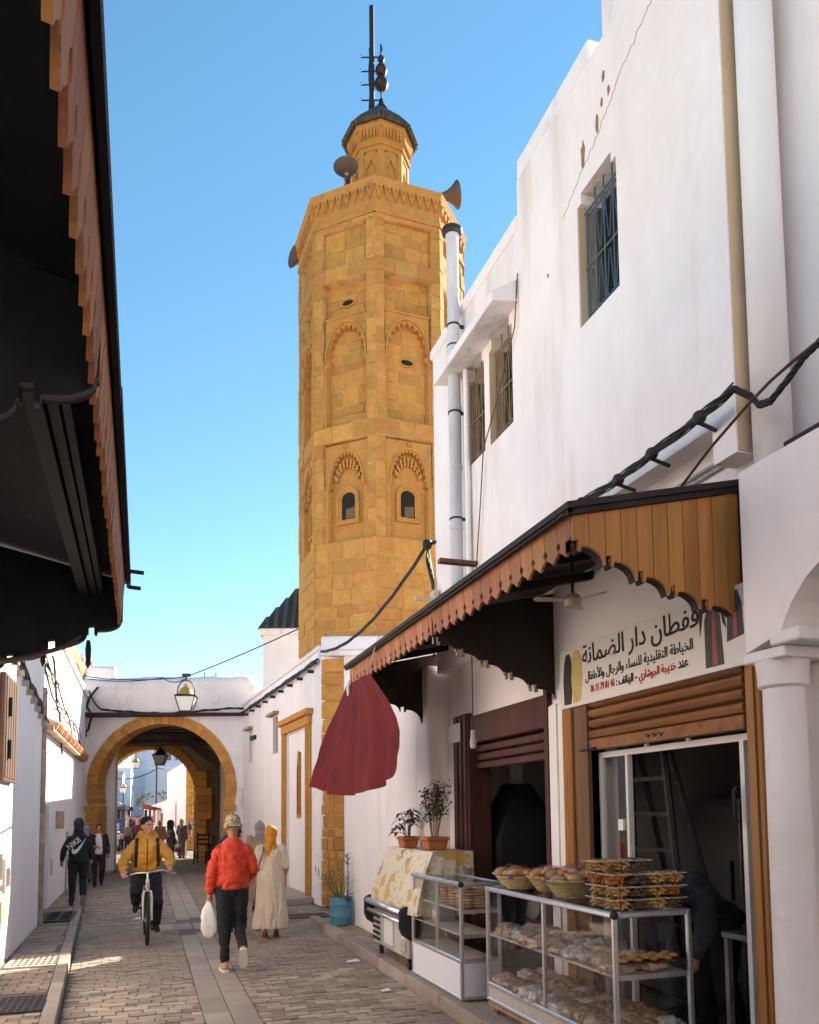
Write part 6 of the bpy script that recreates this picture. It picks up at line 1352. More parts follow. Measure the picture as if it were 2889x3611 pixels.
def shoes(t, J, M, m, sole=None, big=1.0):
    for s in 'LR':
        a = Vector(J['an'+s]); d = Vector(J['to'+s]).normalized(); f = Fig(); u = Vector((0, 0, 1)); sd = d.cross(u).normalized(); u = sd.cross(d)
        heel = a-u*.042-d*.045; f.limb([heel, a-u*.046+d*.06, a-u*.052+d*.15], [.042*big, .044*big, .036*big]); f.limb([a-u*.02-d*.02, a-u*.0], [.044*big, .042*big])
        o = fuse(f, 'shoe', m, t, M, .010, 3)
        if sole:
            mb = MB(M); q = []
            for k, w_ in ((-.09, .028), (-.06, .042), (.0, .042), (.06, .048), (.12, .05), (.165, .042), (.195, .02)): q.append((k, w_))
            ol = [(k, w_) for k, w_ in q]+[(k, -w_) for k, w_ in reversed(q)]
            vs = [tuple(a-u*.092+d*k+sd*w_) for k, w_ in ol]+[tuple(a-u*.068+d*k+sd*w_) for k, w_ in ol]; n = len(ol)
            mb.add(vs, [list(range(n)), list(range(2*n-1, n-1, -1))]+[(i, (i+1) % n, (i+1) % n+n, i+n) for i in range(n)]); mb.build('sole', sole, o)
def hair(t, J, M, m=HAIR, kind='short'):
    f = Fig(); f.M = headM(J)
    f.ball((0, .026, .046), (.084, .098, .094), 20, 14); f.ball((0, .048, -.005), (.081, .068, .075), 16, 12)
    return fuse(f, 'hair', m, t, M, .009, 2, .004, 40, 3)
def hood(t, J, M, m, name='hood', up=True, tail=0, seed=4, wr=.008, s=1.0):
    f = Fig(); f.M = headM(J)
    if up: f.ball((0, .025, .02), (.105*s, .125*s, .135*s), 20, 14).ball((0, .05, -.08), (.095*s, .10, .10), 16, 12); f.loft([(0, .03, -.24, .12, .11), (0, .03, -.17, .10, .10), (0, .03, -.08, .085, .095)], 20)
    else: f.loft([(0, .06, -.20, .14, .10), (0, .075, -.16, .15, .115), (0, .075, -.11, .125, .10)], 20)
    if tail: f.limb([(0.02, .10, -.14), (.03, .13, -.24), (.02, .125, -.24-tail)], [.045, .05, .028])
    return fuse(f, name, m, t, M, .010, 4, wr, 14, seed, (1, 1, .5))
def robe(t, J, M, m, name='robe', hem=.12, hr=.23, seed=5, voxel=.012, top=None, hy=.19, sl=(.085, .085, .075), wr=.009, rx=.215, ry=.15):
    f = Fig(); cx, cy, cz = J['chest']; px, py, pz = J['pel']
    f.loft([(px, py, hem, hr, hy, .065), (px, py, hem+.08, hr*1.0, hy*1.0, .065), (px, py, .45, hr*.95, hy*.96, .055), (px, py, .75, rx*1.0, ry*1.10, .03), (px, py, pz+.03, rx*1.0, ry*1.12, .015), ((px+cx)/2, (py+cy)/2, 1.15, rx*.92, ry), (cx, cy, cz, rx*.97, ry), (cx, cy, cz+.1, rx*.88, ry*.82), (cx, cy, cz+.16, rx*.55, ry*.6), (cx, cy, cz+.20, .07, .07)], 40)
    for s in 'LR':
        a, b, c = (Vector(J[q+s]) for q in ('sh', 'el', 'wr')); e = b.lerp(c, .96); f.limb([a, a.lerp(b, .5), b, b.lerp(e, .5), e], [sl[0], sl[0], sl[1], (sl[1]+sl[2])/2, sl[2]])
    return fuse(f, name, m, t, M, voxel, 5, wr, 7, seed, (1.2, 1.2, .35))

# -- man in the red jacket, walking away with a white bag
pose = dict(knL=(.085, .0, .50), anL=(.075, -.02, .095), knR=(-.09, -.05, .53), anR=(-.10, .17, .26), toR=(-.1, -.55, -.85), shL=(.175, .01, 1.42), elL=(.235, .03, 1.15), wrL=(.25, -.02, .90), shR=(-.175, .01, 1.42), elR=(-.245, .02, 1.15), wrR=(-.20, -.20, 1.0), hdR=(.6, -.8, 0), nod=.05)
CLr = mat('red_jacket_cloth', (.60, .055, .022), .6, (.50, .042, .018), 4, bump=.3, bscale=60)
DEN = mat('black_speckled_denim', (.018, .018, .021), .8, (.012, .012, .014), 8, stain=(.25, .22, .2), sscale=34, sstretch=(1, 1, 1), slo=.74, shi=.77)
t, J, M = person('man in a red jacket, camouflage cap and black jeans walking with a white carrier bag', (.95, 9.17, 0), math.pi+.06, 1.665, pose, .010)
jacket(t, J, M, CLr, hem=.93, rx=.195, ry=.138, hemr=.178, sl=(.072, .064, .050), wr=.014, seed=2, collar=.015, ws=11, voxel=.010)
trousers(t, J, M, DEN, waist=(.145, .105), top=.98, r=(.100, .072, .050), end=.90, wr=.010, voxel=.010)
TANS = mat('tan_suede', (.40, .26, .15), .8); shoes(t, J, M, TANS, SOLE)
f = Fig(); f.M = headM(J); f.ball((0, .02, .045), (.092, .106, .105), 20, 14); f.box(-.09, .09, -.085, .12, -.02, .03)
cp_ = fuse(f, 'cap', mat('camouflage_cloth', (.40, .31, .18), .85, (.13, .12, .06), 26, .46, .54, stain=(.55, .45, .32), sscale=30, sstretch=(1, 1, 1), slo=.56, shi=.6), t, M, .009, 4, .003, 30, 2)
MB(M @ headM(J)).prism([(-.07, .10), (.07, .10), (.06, .155), (0, .17), (-.06, .155)], .0, .010, 'z').build('cap_strap', mat('pale_strap', (.55, .42, .36), .8), cp_)
hw = M @ Vector(J['wrL']); bg_ = thing('carrier_bag', 'white plastic carrier bag held by the man in the red jacket', 'bag', tuple(hw-Vector((0, 0, .5))))
BGM = mat('white_plastic_bag', (.78, .77, .76), .35, (.66, .64, .63), 9, bump=.5, bscale=30)
MB2 = MB(); n = 20
for i, (z, w_, d_) in enumerate(((-.075, .012, .01), (-.12, .03, .02), (-.18, .05, .03), (-.26, .062, .042), (-.36, .07, .048), (-.43, .068, .05), (-.46, .055, .04), (-.465, .0, .0))):
    for j in range(n):
        a = 2*math.pi*j/n; k_ = 1+(.20*math.sin(a*3+z*9)+.14*math.sin(a*7-z*20))*(i > 0); MB2.v.append((hw.x-.005+1.15*w_*k_*math.cos(a), hw.y+.75*d_*k_*math.sin(a), hw.z+z+.03*math.sin(a*2+1)*(i > 3)))
for i in range(7):
    for j in range(n): MB2.f.append([i*n+j, i*n+(j+1) % n, (i+1)*n+(j+1) % n, (i+1)*n+j]); MB2.mi.append(0)
MB2.build('bag_body', BGM, bg_, smooth=True); MB().tube([hw+Vector((-.03, 0, -.10)), hw+Vector((-.015, 0, -.06)), hw+Vector((.01, 0, -.06)), hw+Vector((.025, 0, -.1))], .006, 5).build('bag_handle', BGM, bg_)
# -- woman in the cream djellaba
DJ = mat('cream_djellaba_cloth', (.56, .47, .37), .85, (.48, .38, .28), 3, .3, .75, bump=.25, bscale=90)
pose = dict(shL=(.165, .01, 1.41), elL=(.225, .02, 1.16), wrL=(.19, -.16, 1.05), shR=(-.165, .01, 1.41), elR=(-.23, .03, 1.16), wrR=(-.22, -.16, 1.02), hdL=(-.4, -.9, 0), hdR=(.4, -.9, 0), anL=(.09, .03, .09), anR=(-.10, -.08, .085), yaw=-.15)
t, J, M = person('woman in a cream djellaba with a mustard headscarf and shoulder strap', (1.69, 11.33, 0), math.pi-.05, 1.50, pose)
robe(t, J, M, DJ, hem=.17, hr=.265, hy=.205, rx=.21, ry=.155, sl=(.076, .074, .068), wr=.020, voxel=.011)
MUS = mat('mustard_scarf', (.52, .235, .03), .75, (.42, .17, .02), 5, bump=.3, bscale=60); hood(t, J, M, MUS, 'headscarf', tail=.10, s=.98)
shoes(t, J, M, mat('brown_leather', (.10, .035, .022), .5), mat('tan_sole', (.42, .20, .08), .7))
MB(M).tube([(.12, .10, 1.46), (.14, .155, 1.36), (.19, .155, 1.2), (.25, .10, 1.04), (.27, 0, .96)], .011, 6).build('bag_strap', mat('dark_strap', (.07, .045, .04), .6), t)
# -- youth walking just ahead of the red jacket
BLK = mat('black_cloth', (.018, .018, .022), .8, (.012, .012, .015), 6); NAVY = mat('navy_cloth', (.02, .045, .11), .75, (.015, .03, .08), 5)
pose = dict(yaw=-.6, elR=(-.25, .06, 1.16), wrR=(-.24, .02, .92), knL=(.10, -.06, .50), anL=(.1, -.12, .09), anR=(-.1, .14, .12))
t, J, M = person('short-haired youth in dark clothes half hidden by the man in red', (1.30, 11.9, 0), math.pi-.1, 1.50, pose, skin=SKIN2)
jacket(t, J, M, BLK, hem=.86, seed=7); trousers(t, J, M, BLK, seed=8); shoes(t, J, M, BLK, SOLE); hair(t, J, M)
# -- woman in tan with a grey scarf
pose = dict(elL=(.25, .03, 1.15), wrL=(.22, -.15, 1.0))
t, J, M = person('woman in a tan coat and greyish pink headscarf ahead of the cream djellaba', (1.98, 14.6, 0), math.pi, 1.53, pose)
robe(t, J, M, mat('tan_coat_cloth', (.40, .26, .15), .85, (.34, .21, .12), 4), hem=.2, hr=.22, hy=.18, seed=9); hood(t, J, M, mat('greyish_pink_scarf', (.36, .27, .27), .85, (.24, .19, .19), 9), 'headscarf', seed=9); shoes(t, J, M, BLK)
# -- bent person in blue
pose = dict(chest=(0, -.24, 1.16), neck=(0, -.40, 1.30), head=(0, -.50, 1.36), nod=.6, shL=(.17, -.33, 1.24), shR=(-.17, -.33, 1.24), elL=(.22, -.36, .98), wrL=(.18, -.42, .80), elR=(-.22, -.36, .98), wrR=(-.18, -.42, .8), pel=(0, .08, .92), hipL=(.095, .08, .90), hipR=(-.095, .08, .9))
t, J, M = person('person in a blue padded jacket bending forward beside the wooden chair', (1.90, 20.5, 0), 2.3, 1.62, pose, skin=SKIN)
jacket(t, J, M, NAVY, hem=.84, rx=.22, ry=.18, seed=10, puff=.008); trousers(t, J, M, mat('grey_trousers', (.09, .085, .08), .85), seed=11); shoes(t, J, M, BLK); hood(t, J, M, mat('dark_scarf', (.04, .035, .035), .85), 'headscarf', seed=12)
# -- hooded man walking away on the left pavement
pose = dict(knL=(.10, -.01, .50), anL=(.11, .05, .09), knR=(-.10, -.06, .52), anR=(-.105, .14, .20), toR=(0, -.6, -.8), elL=(.265, .05, 1.16), wrL=(.31, -.0, .92), elR=(-.24, .03, 1.17), wrR=(-.25, -.10, .95), shL=(.175, .01, 1.41), shR=(-.175, .01, 1.41))
t, J, M = person('man in a black hooded tracksuit with large white lettering on the back, walking away', (-1.06, 15.75, .1), math.pi+.05, 1.52, pose)
hd_ = jacket(t, J, M, mat('black_hoodie_cloth', (.020, .020, .026), .85, (.013, .013, .018), 5), 'hooded_top', hem=.88, rx=.195, ry=.135, seed=13, sl=(.07, .062, .048), wr=.010)
trousers(t, J, M, BLK, r=(.105, .078, .058), seed=14); shoes(t, J, M, BLK, mat('grey_sole', (.3, .29, .28), .7)); hood(t, J, M, mat('black_hoodie_cloth', (.02, .02, .026)), 'hood', s=.97)
bvh = BVHTree.FromPolygons([M.inverted() @ v.co for v in hd_.data.vertices], [list(p.vertices) for p in hd_.data.polygons])
PRT = mat('white_print', (.62, .62, .65), .7)
def onto_back(o):
    for v in o.data.vertices:
        q = v.co.copy(); h = bvh.ray_cast(Vector((q.x, 1.0, q.z)), Vector((0, -1, 0)))
        y = h[0].y if h[0] else .13; v.co = M @ Vector((q.x, y+.006+q.y, q.z))
# local back plane: image right is -x when seen from behind
def backM(cx, cz, ang): return Matrix.Translation((cx, 0, cz)) @ Matrix.Rotation(-ang, 4, 'Y') @ Matrix(((-1, 0, 0, 0), (0, 0, 1, 0), (0, 1, 0, 0), (0, 0, 0, 1)))
tx = text('NIKE', PRT, 0, 0, .15, t, 'back_lettering', width=.285, off=.003, M=backM(.055, 1.235, -.66)); onto_back(tx)
sw = [(.115, 1.20), (.125, 1.12), (.105, 1.07), (.06, 1.055), (.01, 1.09), (-.05, 1.18), (-.10, 1.28), (-.155, 1.40), (-.10, 1.31), (-.04, 1.235), (.015, 1.175), (.055, 1.145), (.085, 1.145), (.10, 1.165)]
mb = MB(); sw2 = []
for a, b in zip(sw, sw[1:]+sw[:1]): sw2 += [(a[0]+(b[0]-a[0])*k/3, a[1]+(b[1]-a[1])*k/3) for k in range(3)]
mb.add([(x, 0, z) for x, z in sw2], [list(range(len(sw2)))]); bmm = mb.mesh('swoosh', PRT)
b3 = bmesh.new(); b3.from_mesh(bmm); bmesh.ops.triangulate(b3, faces=b3.faces); bmesh.ops.subdivide_edges(b3, edges=b3.edges, cuts=1); b3.to_mesh(bmm); b3.free(); so = link('back_swoosh', bmm, t); onto_back(so)
tx2 = MB(M).tube([(-.155+.01*math.sin(i*1.3), -.035+.06*i/9, .62-.04*i) for i in range(9)], .006, 5).build('leg_lettering', PRT, t)
# -- man in the dark coat walking towards us
pose = dict(knL=(.10, -.06, .50), anL=(.10, .10, .13), knR=(-.10, -.05, .50), anR=(-.09, -.10, .09), elL=(.25, .05, 1.16), wrL=(.27, -.02, .93), elR=(-.25, .04, 1.17), wrR=(-.10, -.20, 1.13), hdR=(.8, -.3, .3), curl=.7)
COAT = mat('charcoal_coat', (.022, .020, .024), .85, (.015, .014, .017), 5)
t, J, M = person('man in an open dark coat over a white jumper walking beside the hooded man', (-.96, 20.9, 0), .10, 1.46, pose, face=.3)
jacket(t, J, M, mat('white_jumper', (.62, .60, .60), .85, (.54, .52, .52), 12), 'jumper', hem=.92, rx=.185, ry=.135, hemr=.17, sl=(.06, .05, .04), seed=15, cuff=.9)
f = Fig(); cx, cy, cz = J['chest']
for s in (1, -1):
    f.loft([(s*.125, .02, .80, .085, .145), (s*.125, .015, 1.0, .085, .145), (s*.125, .01, 1.25, .09, .145), (s*.12, .01, 1.40, .085, .125), (s*.10, .015, 1.47, .06, .09)], 20)
    k_ = 'L' if s > 0 else 'R'; f.limb([J['sh'+k_], J['el'+k_], Vector(J['el'+k_]).lerp(Vector(J['wr'+k_]), .9)], [.068, .06, .047])
f.box(-.13, .13, .06, .15, .80, 1.46)
fuse(f, 'coat', COAT, t, M, .011, 5, .012, 8, 16); trousers(t, J, M, BLK, seed=17); shoes(t, J, M, BLK); hair(t, J, M, mat('dark_brown_hair', (.025, .016, .012), .7))
# -- person with pale blue hood behind
t, J, M = person('person in dark clothes with a pale blue hood behind the man in the dark coat', (-1.34, 22.6, 0), math.pi-.3, 1.42, dict(elL=(.28, .05, 1.16)))
jacket(t, J, M, COAT, hem=.80, seed=18); trousers(t, J, M, mat('grey_trousers', (.09, .085, .08), .85), seed=19); shoes(t, J, M, BLK); hood(t, J, M, mat('pale_blue_hood', (.30, .36, .46), .85), 'hood', seed=20)
# -- cyclist
bk = thing('bicycle', 'white and grey city bicycle ridden towards us by the youth in the yellow jacket', 'bicycle', (.08, 11.88, 0))
BM_ = Matrix.Translation((.08, 11.86, 0)) @ Matrix.Rotation(.02, 4, 'Z')
RUB = mat('black_rubber', (.015, .015, .016), .8); PNT = mat('white_bike_paint', (.60, .58, .58), .4); CHR = mat('scuffed_chrome', (.6, .6, .6), .3, metal=.9)
WR = .325
def ringpts(cy, r, n=32): return [(0, cy+r*math.cos(2*math.pi*i/n), WR+.005+r*math.sin(2*math.pi*i/n)) for i in range(n)]
for nm, cy in (('front_wheel', -.52), ('rear_wheel', .50)):
    w_ = MB(BM_).tube(ringpts(cy, WR-.022), .024, 10, close=True).build('tyre', RUB, bk, smooth=True)
    MB(BM_).tube(ringpts(cy, WR-.052), .012, 6, close=True).build('rim', CHR, bk, smooth=True); sp = MB(BM_)
    for i in range(16): a = i*math.pi/8; sp.tube([(.02*(-1)**i, cy+.02*math.cos(a), WR+.02*math.sin(a)), (0, cy+(WR-.055)*math.cos(a), WR+(WR-.055)*math.sin(a))], .002, 4)
    sp.tube([(-.04, cy, WR), (.04, cy, WR)], .018, 8); sp.build('spokes', CHR, bk)
MB(BM_).tube([(-.055, -.52, WR), (-.055, -.47, .60), (-.045, -.44, .69), (0, -.43, .70)], .014, 8).tube([(.055, -.52, WR), (.055, -.47, .60), (.045, -.44, .69), (0, -.43, .70)], .014, 8).build('fork', PNT, bk, smooth=True)
MB(BM_).tube([(0, -.43, .69), (0, -.40, .84)], .026, 10).build('head_tube', PNT, bk); MB(BM_).tube([(0, -.40, .84), (0, -.40, .93)], .015, 8).build('stem', CHR, bk)
MB(BM_).tube([(0, -.41, .78), (0, .16, .66)], .018, 8).tube([(0, -.42, .72), (0, .06, .29)], .022, 8).tube([(0, .06, .29), (0, .18, .74)], .018, 8).tube([(.03, .06, .29), (.05, .5, WR)], .012, 6).tube([(-.03, .06, .29), (-.05, .5, WR)], .012, 6).tube([(.02, .17, .68), (.05, .5, WR)], .010, 6).tube([(-.02, .17, .68), (-.05, .5, WR)], .010, 6).build('frame', mat('dark_bike_frame', (.06, .05, .05), .5), bk)
MB(BM_).tube([(-.30, -.27, .90), (-.22, -.31, .905), (-.12, -.37, .93), (0, -.40, .93), (.12, -.37, .95), (.22, -.31, .955), (.30, -.27, .955)], .012, 8).build('handlebar', CHR, bk, smooth=True)
for s in (-1, 1): MB(BM_).tube([(s*.31, -.26, .90 if s < 0 else .955), (s*.22, -.31, .905 if s < 0 else .955)], .018, 8).build('grip', RUB, bk); MB(BM_).tube([(s*.20, -.33, .90+.02*s), (s*.28, -.34, .885+.025*s)], .006, 5).build('brake_lever', IRON, bk)
MB(BM_).loft if False else None
MB(BM_).hexa([(-.04, .06, .73), (.04, .06, .73), (.09, .32, .74), (-.09, .32, .74), (-.03, .05, .77), (.03, .05, .77), (.09, .32, .80), (-.09, .32, .80)]).build('saddle', RUB, bk, bevel=.015)
MB(BM_).tube([(-.07, .06, .29), (.07, .06, .29)], .016, 8).build('axle', IRON, bk); MB(BM_).tube([(.06, .06, .29), (.065, .06, .14)], .010, 6).build('crank', IRON, bk); MB(BM_).tube([(-.06, .06, .29), (-.065, .06, .42)], .010, 6).build('crank', IRON, bk)
for x, z in ((.11, .13), (-.11, .43)): MB(BM_).box(x-.045, x+.045, .01, .11, z-.012, z+.012).build('pedal', RUB, bk)
MB(BM_).lathe([(.0, 0)], 3) if False else None
for s, (x0, x1) in enumerate(((-.09, -.12), (.06, .09))): cable('brake_cable', [tuple(BM_ @ Vector(p)) for p in ((x0*2, -.34, .91), (x0*1.2, -.46, .88), (0, -.47, .78), (.03*(-1)**s, -.46, .66))], .004, parent=bk)
pose = dict(pel=(0, .20, .86), chest=(0, .10, 1.20), neck=(0, .06, 1.41), head=(.0, .02, 1.535), yaw=.55, nod=.02, shL=(.175, .08, 1.32), shR=(-.175, .08, 1.32), elL=(.305, -.0, 1.10), wrL=(.285, -.22, .985), elR=(-.305, .02, 1.08), wrR=(-.295, -.22, .925), hdL=(.10, -.7, -.25), hdR=(-.10, -.7, -.2), curl=1.0,
            hipL=(.10, .19, .84), hipR=(-.10, .19, .84), knL=(.135, -.13, .52), anL=(.125, .05, .21), toL=(.15, -1, -.15), knR=(-.14, -.20, .70), anR=(-.135, .02, .50), toR=(-.1, -1, -.25))
t, J, M = person('youth in a mustard padded jacket with backpack straps riding the white bicycle', (.08, 11.86, 0), .02, 1.755, pose, .010, SKIN2, face=1)
YJ = mat('mustard_padded_cloth', (.56, .27, .035), .6, (.46, .205, .025), 4, bump=.3, bscale=40)
jacket(t, J, M, YJ, 'padded_jacket', hem=.90, rx=.205, ry=.155, hemr=.18, sl=(.078, .072, .055), seed=21, puff=.006, collar=.02, wr=.018, ws=8, voxel=.010); trousers(t, J, M, BLK, top=.94, seed=22, r=(.10, .08, .065), voxel=.010); shoes(t, J, M, mat('dark_trainer', (.02, .02, .025), .7)); hair(t, J, M)
f = Fig(); f.loft([(0, .13, 1.33, .15, .11), (0, .13, 1.38, .16, .125), (0, .12, 1.44, .125, .105), (0, .10, 1.48, .10, .09)], 24); fuse(f, 'hood', YJ, t, M, .010, 4, .008, 12, 3)
jb = BVHTree.FromPolygons([M.inverted() @ v.co for v in t.children[[c.name.startswith('padded') for c in t.children].index(True)].data.vertices], [list(p.vertices) for p in t.children[[c.name.startswith('padded') for c in t.children].index(True)].data.polygons])
def surf(x, z, off=.006):
    h = jb.ray_cast(Vector((x, -1, z)), Vector((0, 1, 0))); return (x, (h[0].y if h[0] else 0)-off, z)
for s in (-1, 1):
    a = [surf(s*(.135+.012*k/8), 1.38-.05*k) for k in range(9)]; st_ = MB(M); 
    for k in range(8): p, q = Vector(a[k]), Vector(a[k+1]); e = Vector((.021, 0, 0)); st_.hexa([p-e, p+e, q+e, q-e, p-e+Vector((0, -.012, 0)), p+e+Vector((0, -.012, 0)), q+e+Vector((0, -.012, 0)), q-e+Vector((0, -.012, 0))])
    st_.build('backpack_strap', BLK, t)
zp = [surf(0, 1.36-.05*k, .003) for k in range(10)]; MB(M).tube(zp, .006, 5).build('zip', mat('dark_zip', (.10, .05, .02), .5), t)
f = Fig(); f.loft([(0, .30, .95, .13, .09), (0, .33, 1.1, .15, .11), (0, .29, 1.3, .14, .09), (0, .25, 1.38, .10, .06)], 20); fuse(f, 'backpack', BLK, t, M, .014, 4, .004, 9, 5)
# ------------------------------------------------------------------ people and street beyond the archway
def simple(label, loc, rz, H, top, low, head, kind='coat', seed=1, group='people in the far street', pose=None, skin=SKIN):
    t, J, M = person(label, loc, rz, H, pose or dict(elL=(.26, .0, 1.16), wrL=(.24, -.12, .98)), .018, skin, group, hands=True)
    if kind == 'robe': robe(t, J, M, top, hem=.12, voxel=.016, seed=seed)
    else: jacket(t, J, M, top, hem=.86, voxel=.016, seed=seed); trousers(t, J, M, low, voxel=.016, seed=seed, flare=.02 if kind == 'flare' else 0)
    shoes(t, J, M, SOLE if kind == 'flare' else BLK)
    if head is HAIR: hair(t, J, M)
    else: hood(t, J, M, head, 'headscarf', seed=seed)
    return t, J, M
MAR = mat('maroon_cloth', (.10, .025, .03), .85); BRN = mat('brown_robe_cloth', (.12, .055, .035), .9); GRY = mat('grey_scarf', (.30, .27, .26), .85); OLI = mat('olive_cloth', (.10, .09, .055), .85); PNK = mat('pink_cloth', (.5, .2, .22), .8); WHT = mat('white_cloth', (.6, .58, .56), .85)
t, J, M = simple('woman in a dark top and black flared trousers carrying a red bag under the archway', (.80, 24.4, 0), 1.3, 1.50, mat('dark_patterned_top', (.06, .055, .05), .85, (.3, .28, .26), 9, .55, .6), BLK, mat('dark_curls', (.02, .016, .013), .8), 'flare', 3, None)
bb = thing('shoulder_bag', 'red and white shoulder bag carried by the woman in black flared trousers', 'bag', (.95, 24.3, .6)); MB(M).box(-.14, .16, -.30, -.17, .72, .86).build('bag_body', mat('red_leather', (.32, .035, .03), .6), bb, bevel=.02); MB(M).box(-.15, .17, -.31, -.16, .86, 1.0).build('bag_top', WHT, bb, bevel=.03); MB(M).tube([(-.12, -.24, .98), (-.10, -.12, 1.40), (.1, -.02, 1.49), (.15, -.1, 1.2), (.14, -.24, .98)], .012, 6).build('bag_strap', BLK, bb)
simple('man in a long brown hooded robe walking away beyond the archway', (.72, 34.5, 0), math.pi, 1.42, BRN, BLK, BRN, 'robe', 4)
t, J, M = simple('woman in a grey headscarf carrying a small child beyond the archway', (1.50, 33.0, 0), 2.4, 1.48, mat('plum_cloth', (.10, .06, .075), .85), BLK, GRY, 'robe', 5)
t, J, M = simple('small child in blue held by the woman in the grey headscarf', (1.78, 32.8, .75), 2.4, .68, mat('bright_blue_cloth', (.06, .16, .38), .8), PNK, HAIR, 'coat', 6)
simple('woman with a white bag and pink hood beside the blue three-wheeler', (-.62, 40.5, 0), math.pi-.5, 1.40, OLI, BLK, mat('rose_scarf', (.48, .30, .26), .85), 'coat', 7)
simple('person in maroon walking past the blue three-wheeler', (-.18, 41.5, 0), math.pi, 1.50, MAR, BLK, PNK, 'coat', 8)
for i, (x, y, H, a, b, h, k, l) in enumerate(((-.35, 47, 1.55, BLK, BLK, HAIR, 'coat', 'person in black in the far street crowd'), (.15, 49, 1.5, MAR, BLK, WHT, 'coat', 'person in maroon with a white cap in the far crowd'), (-.1, 54, 1.6, COAT, BLK, HAIR, 'coat', 'person in charcoal in the far street crowd'), (.45, 52, 1.5, BRN, BLK, BRN, 'robe', 'person in a brown robe in the far crowd'), (-.6, 57, 1.6, BLK, BLK, GRY, 'robe', 'woman in a black robe and grey scarf in the far crowd'), (.25, 60, 1.6, NAVY, BLK, HAIR, 'coat', 'person in navy in the far street crowd'), (-.3, 64, 1.65, MAR, BLK, HAIR, 'coat', 'person in maroon among the far awnings'), (.6, 66, 1.6, OLI, BLK, GRY, 'robe', 'woman in an olive robe among the far awnings'))): simple(l, (x, y, 0), math.pi*(i % 2)+.3*i, H, a, b, h, k, 20+i)
crowd = [o for o in bpy.data.objects if o.get('group') == 'people in the far street' and o.location.y > 46]
for i, o in enumerate(crowd):
    for k_ in range(2):
        c = copy_tree(o, None); c.location = (o.location.x*.4+(-.55+.35*((i*3+k_*5) % 4)), 50+((i*7+k_*11) % 23), 0); c.rotation_euler.z = o.rotation_euler.z+1.2*k_+.5; 
# blue three-wheeler
tk = thing('three_wheeler', 'blue three-wheeled delivery van with a rear window and hanging bags', 'three-wheeler', (-1.3, 44, 0))
TBL = mat('blue_van_paint', (.045, .09, .24), .45, (.035, .07, .19), 4); TM = Matrix.Translation((-1.32, 42.6, 0)) @ Matrix.Rotation(.05, 4, 'Z')
wallrects(q := MB(TM), -.55, .55, .45, 1.42, [(-.30, .30, .98, 1.28)], -.02, .02, 'y'); q.build('rear_panel', TBL, tk); MB(TM).box(-.30, .30, .0, .006, .98, 1.28).build('rear_window', mat('pale_curtain', (.55, .48, .46), .7, (.35, .25, .24), 12), tk)
MB(TM).box(-.55, -.51, .02, 1.5, .45, 1.42).box(.51, .55, .02, 1.5, .45, 1.42).build('side_panel', TBL, tk); MB(TM).box(-.60, .60, -.06, 1.6, 1.42, 1.48).build('roof', TBL, tk, bevel=.02); MB(TM).box(-.55, .55, 0, 1.5, .40, .45).build('floor', IRON, tk)
for x in (-.45, .45): 
    MB(TM).tube([(x+.0, .35+.24*math.cos(a), .25+.24*math.sin(a)) for a in [2*math.pi*i/20 for i in range(20)]], .045, 8, close=True).build('wheel', RUB, tk, smooth=True)
mt = thing('motor_scooter', 'small motorbike with blue fairing parked behind the three-wheeler', 'motorbike', (-1.15, 41.2, 0)); SM = Matrix.Translation((-1.12, 41.2, 0)) @ Matrix.Rotation(.25, 4, 'Z')
for cy in (-.5, .5): MB(SM).tube([(0, cy+.25*math.cos(a), .28+.25*math.sin(a)) for a in [2*math.pi*i/22 for i in range(22)]], .04, 8, close=True).build('tyre', RUB, mt, smooth=True); MB(SM).tube([(-.03, cy, .28), (.03, cy, .28)], .1, 12).build('hub', CHR, mt)
MB(SM).hexa([(-.10, -.45, .55), (.10, -.45, .55), (.12, .5, .5), (-.12, .5, .5), (-.08, -.4, .72), (.08, -.4, .72), (.12, .55, .78), (-.12, .55, .78)]).build('body', mat('bright_blue_paint', (.07, .22, .45), .4), mt, bevel=.03); MB(SM).box(-.11, .11, -.05, .5, .78, .84).build('saddle', RUB, mt, bevel=.02); MB(SM).tube([(-.04, -.5, .28), (-.03, -.42, .95)], .022).tube([(.04, -.5, .28), (.03, -.42, .95)], .022).build('fork', CHR, mt); MB(SM).tube([(-.3, -.36, .98), (0, -.42, .96), (.3, -.36, .98)], .014).build('handlebar', IRON, mt); MB(SM).ball((0, -.5, .86), .08).build('headlight', CHR, mt)
for i, (x, z, c, l) in enumerate(((-.42, .62, (.07, .2, .5), 'blue shopping bag hung on the back of the three-wheeler'), (.1, .55, (.08, .22, .5), 'blue bag dangling beside the motorbike'), (.42, .6, (.5, .18, .2), 'pink bag hung on the back of the three-wheeler'), (-.55, .85, (.45, .06, .05), 'red bag hooked on the side of the three-wheeler'))):
    o = blob(tuple(TM @ Vector((x, -.12, z))), (.13, .09, .17), 40+i, mat('bag_%d' % i, c, .6), 'hanging_bag', None); tag(o, l, 'bag', 'bags on the three-wheeler')
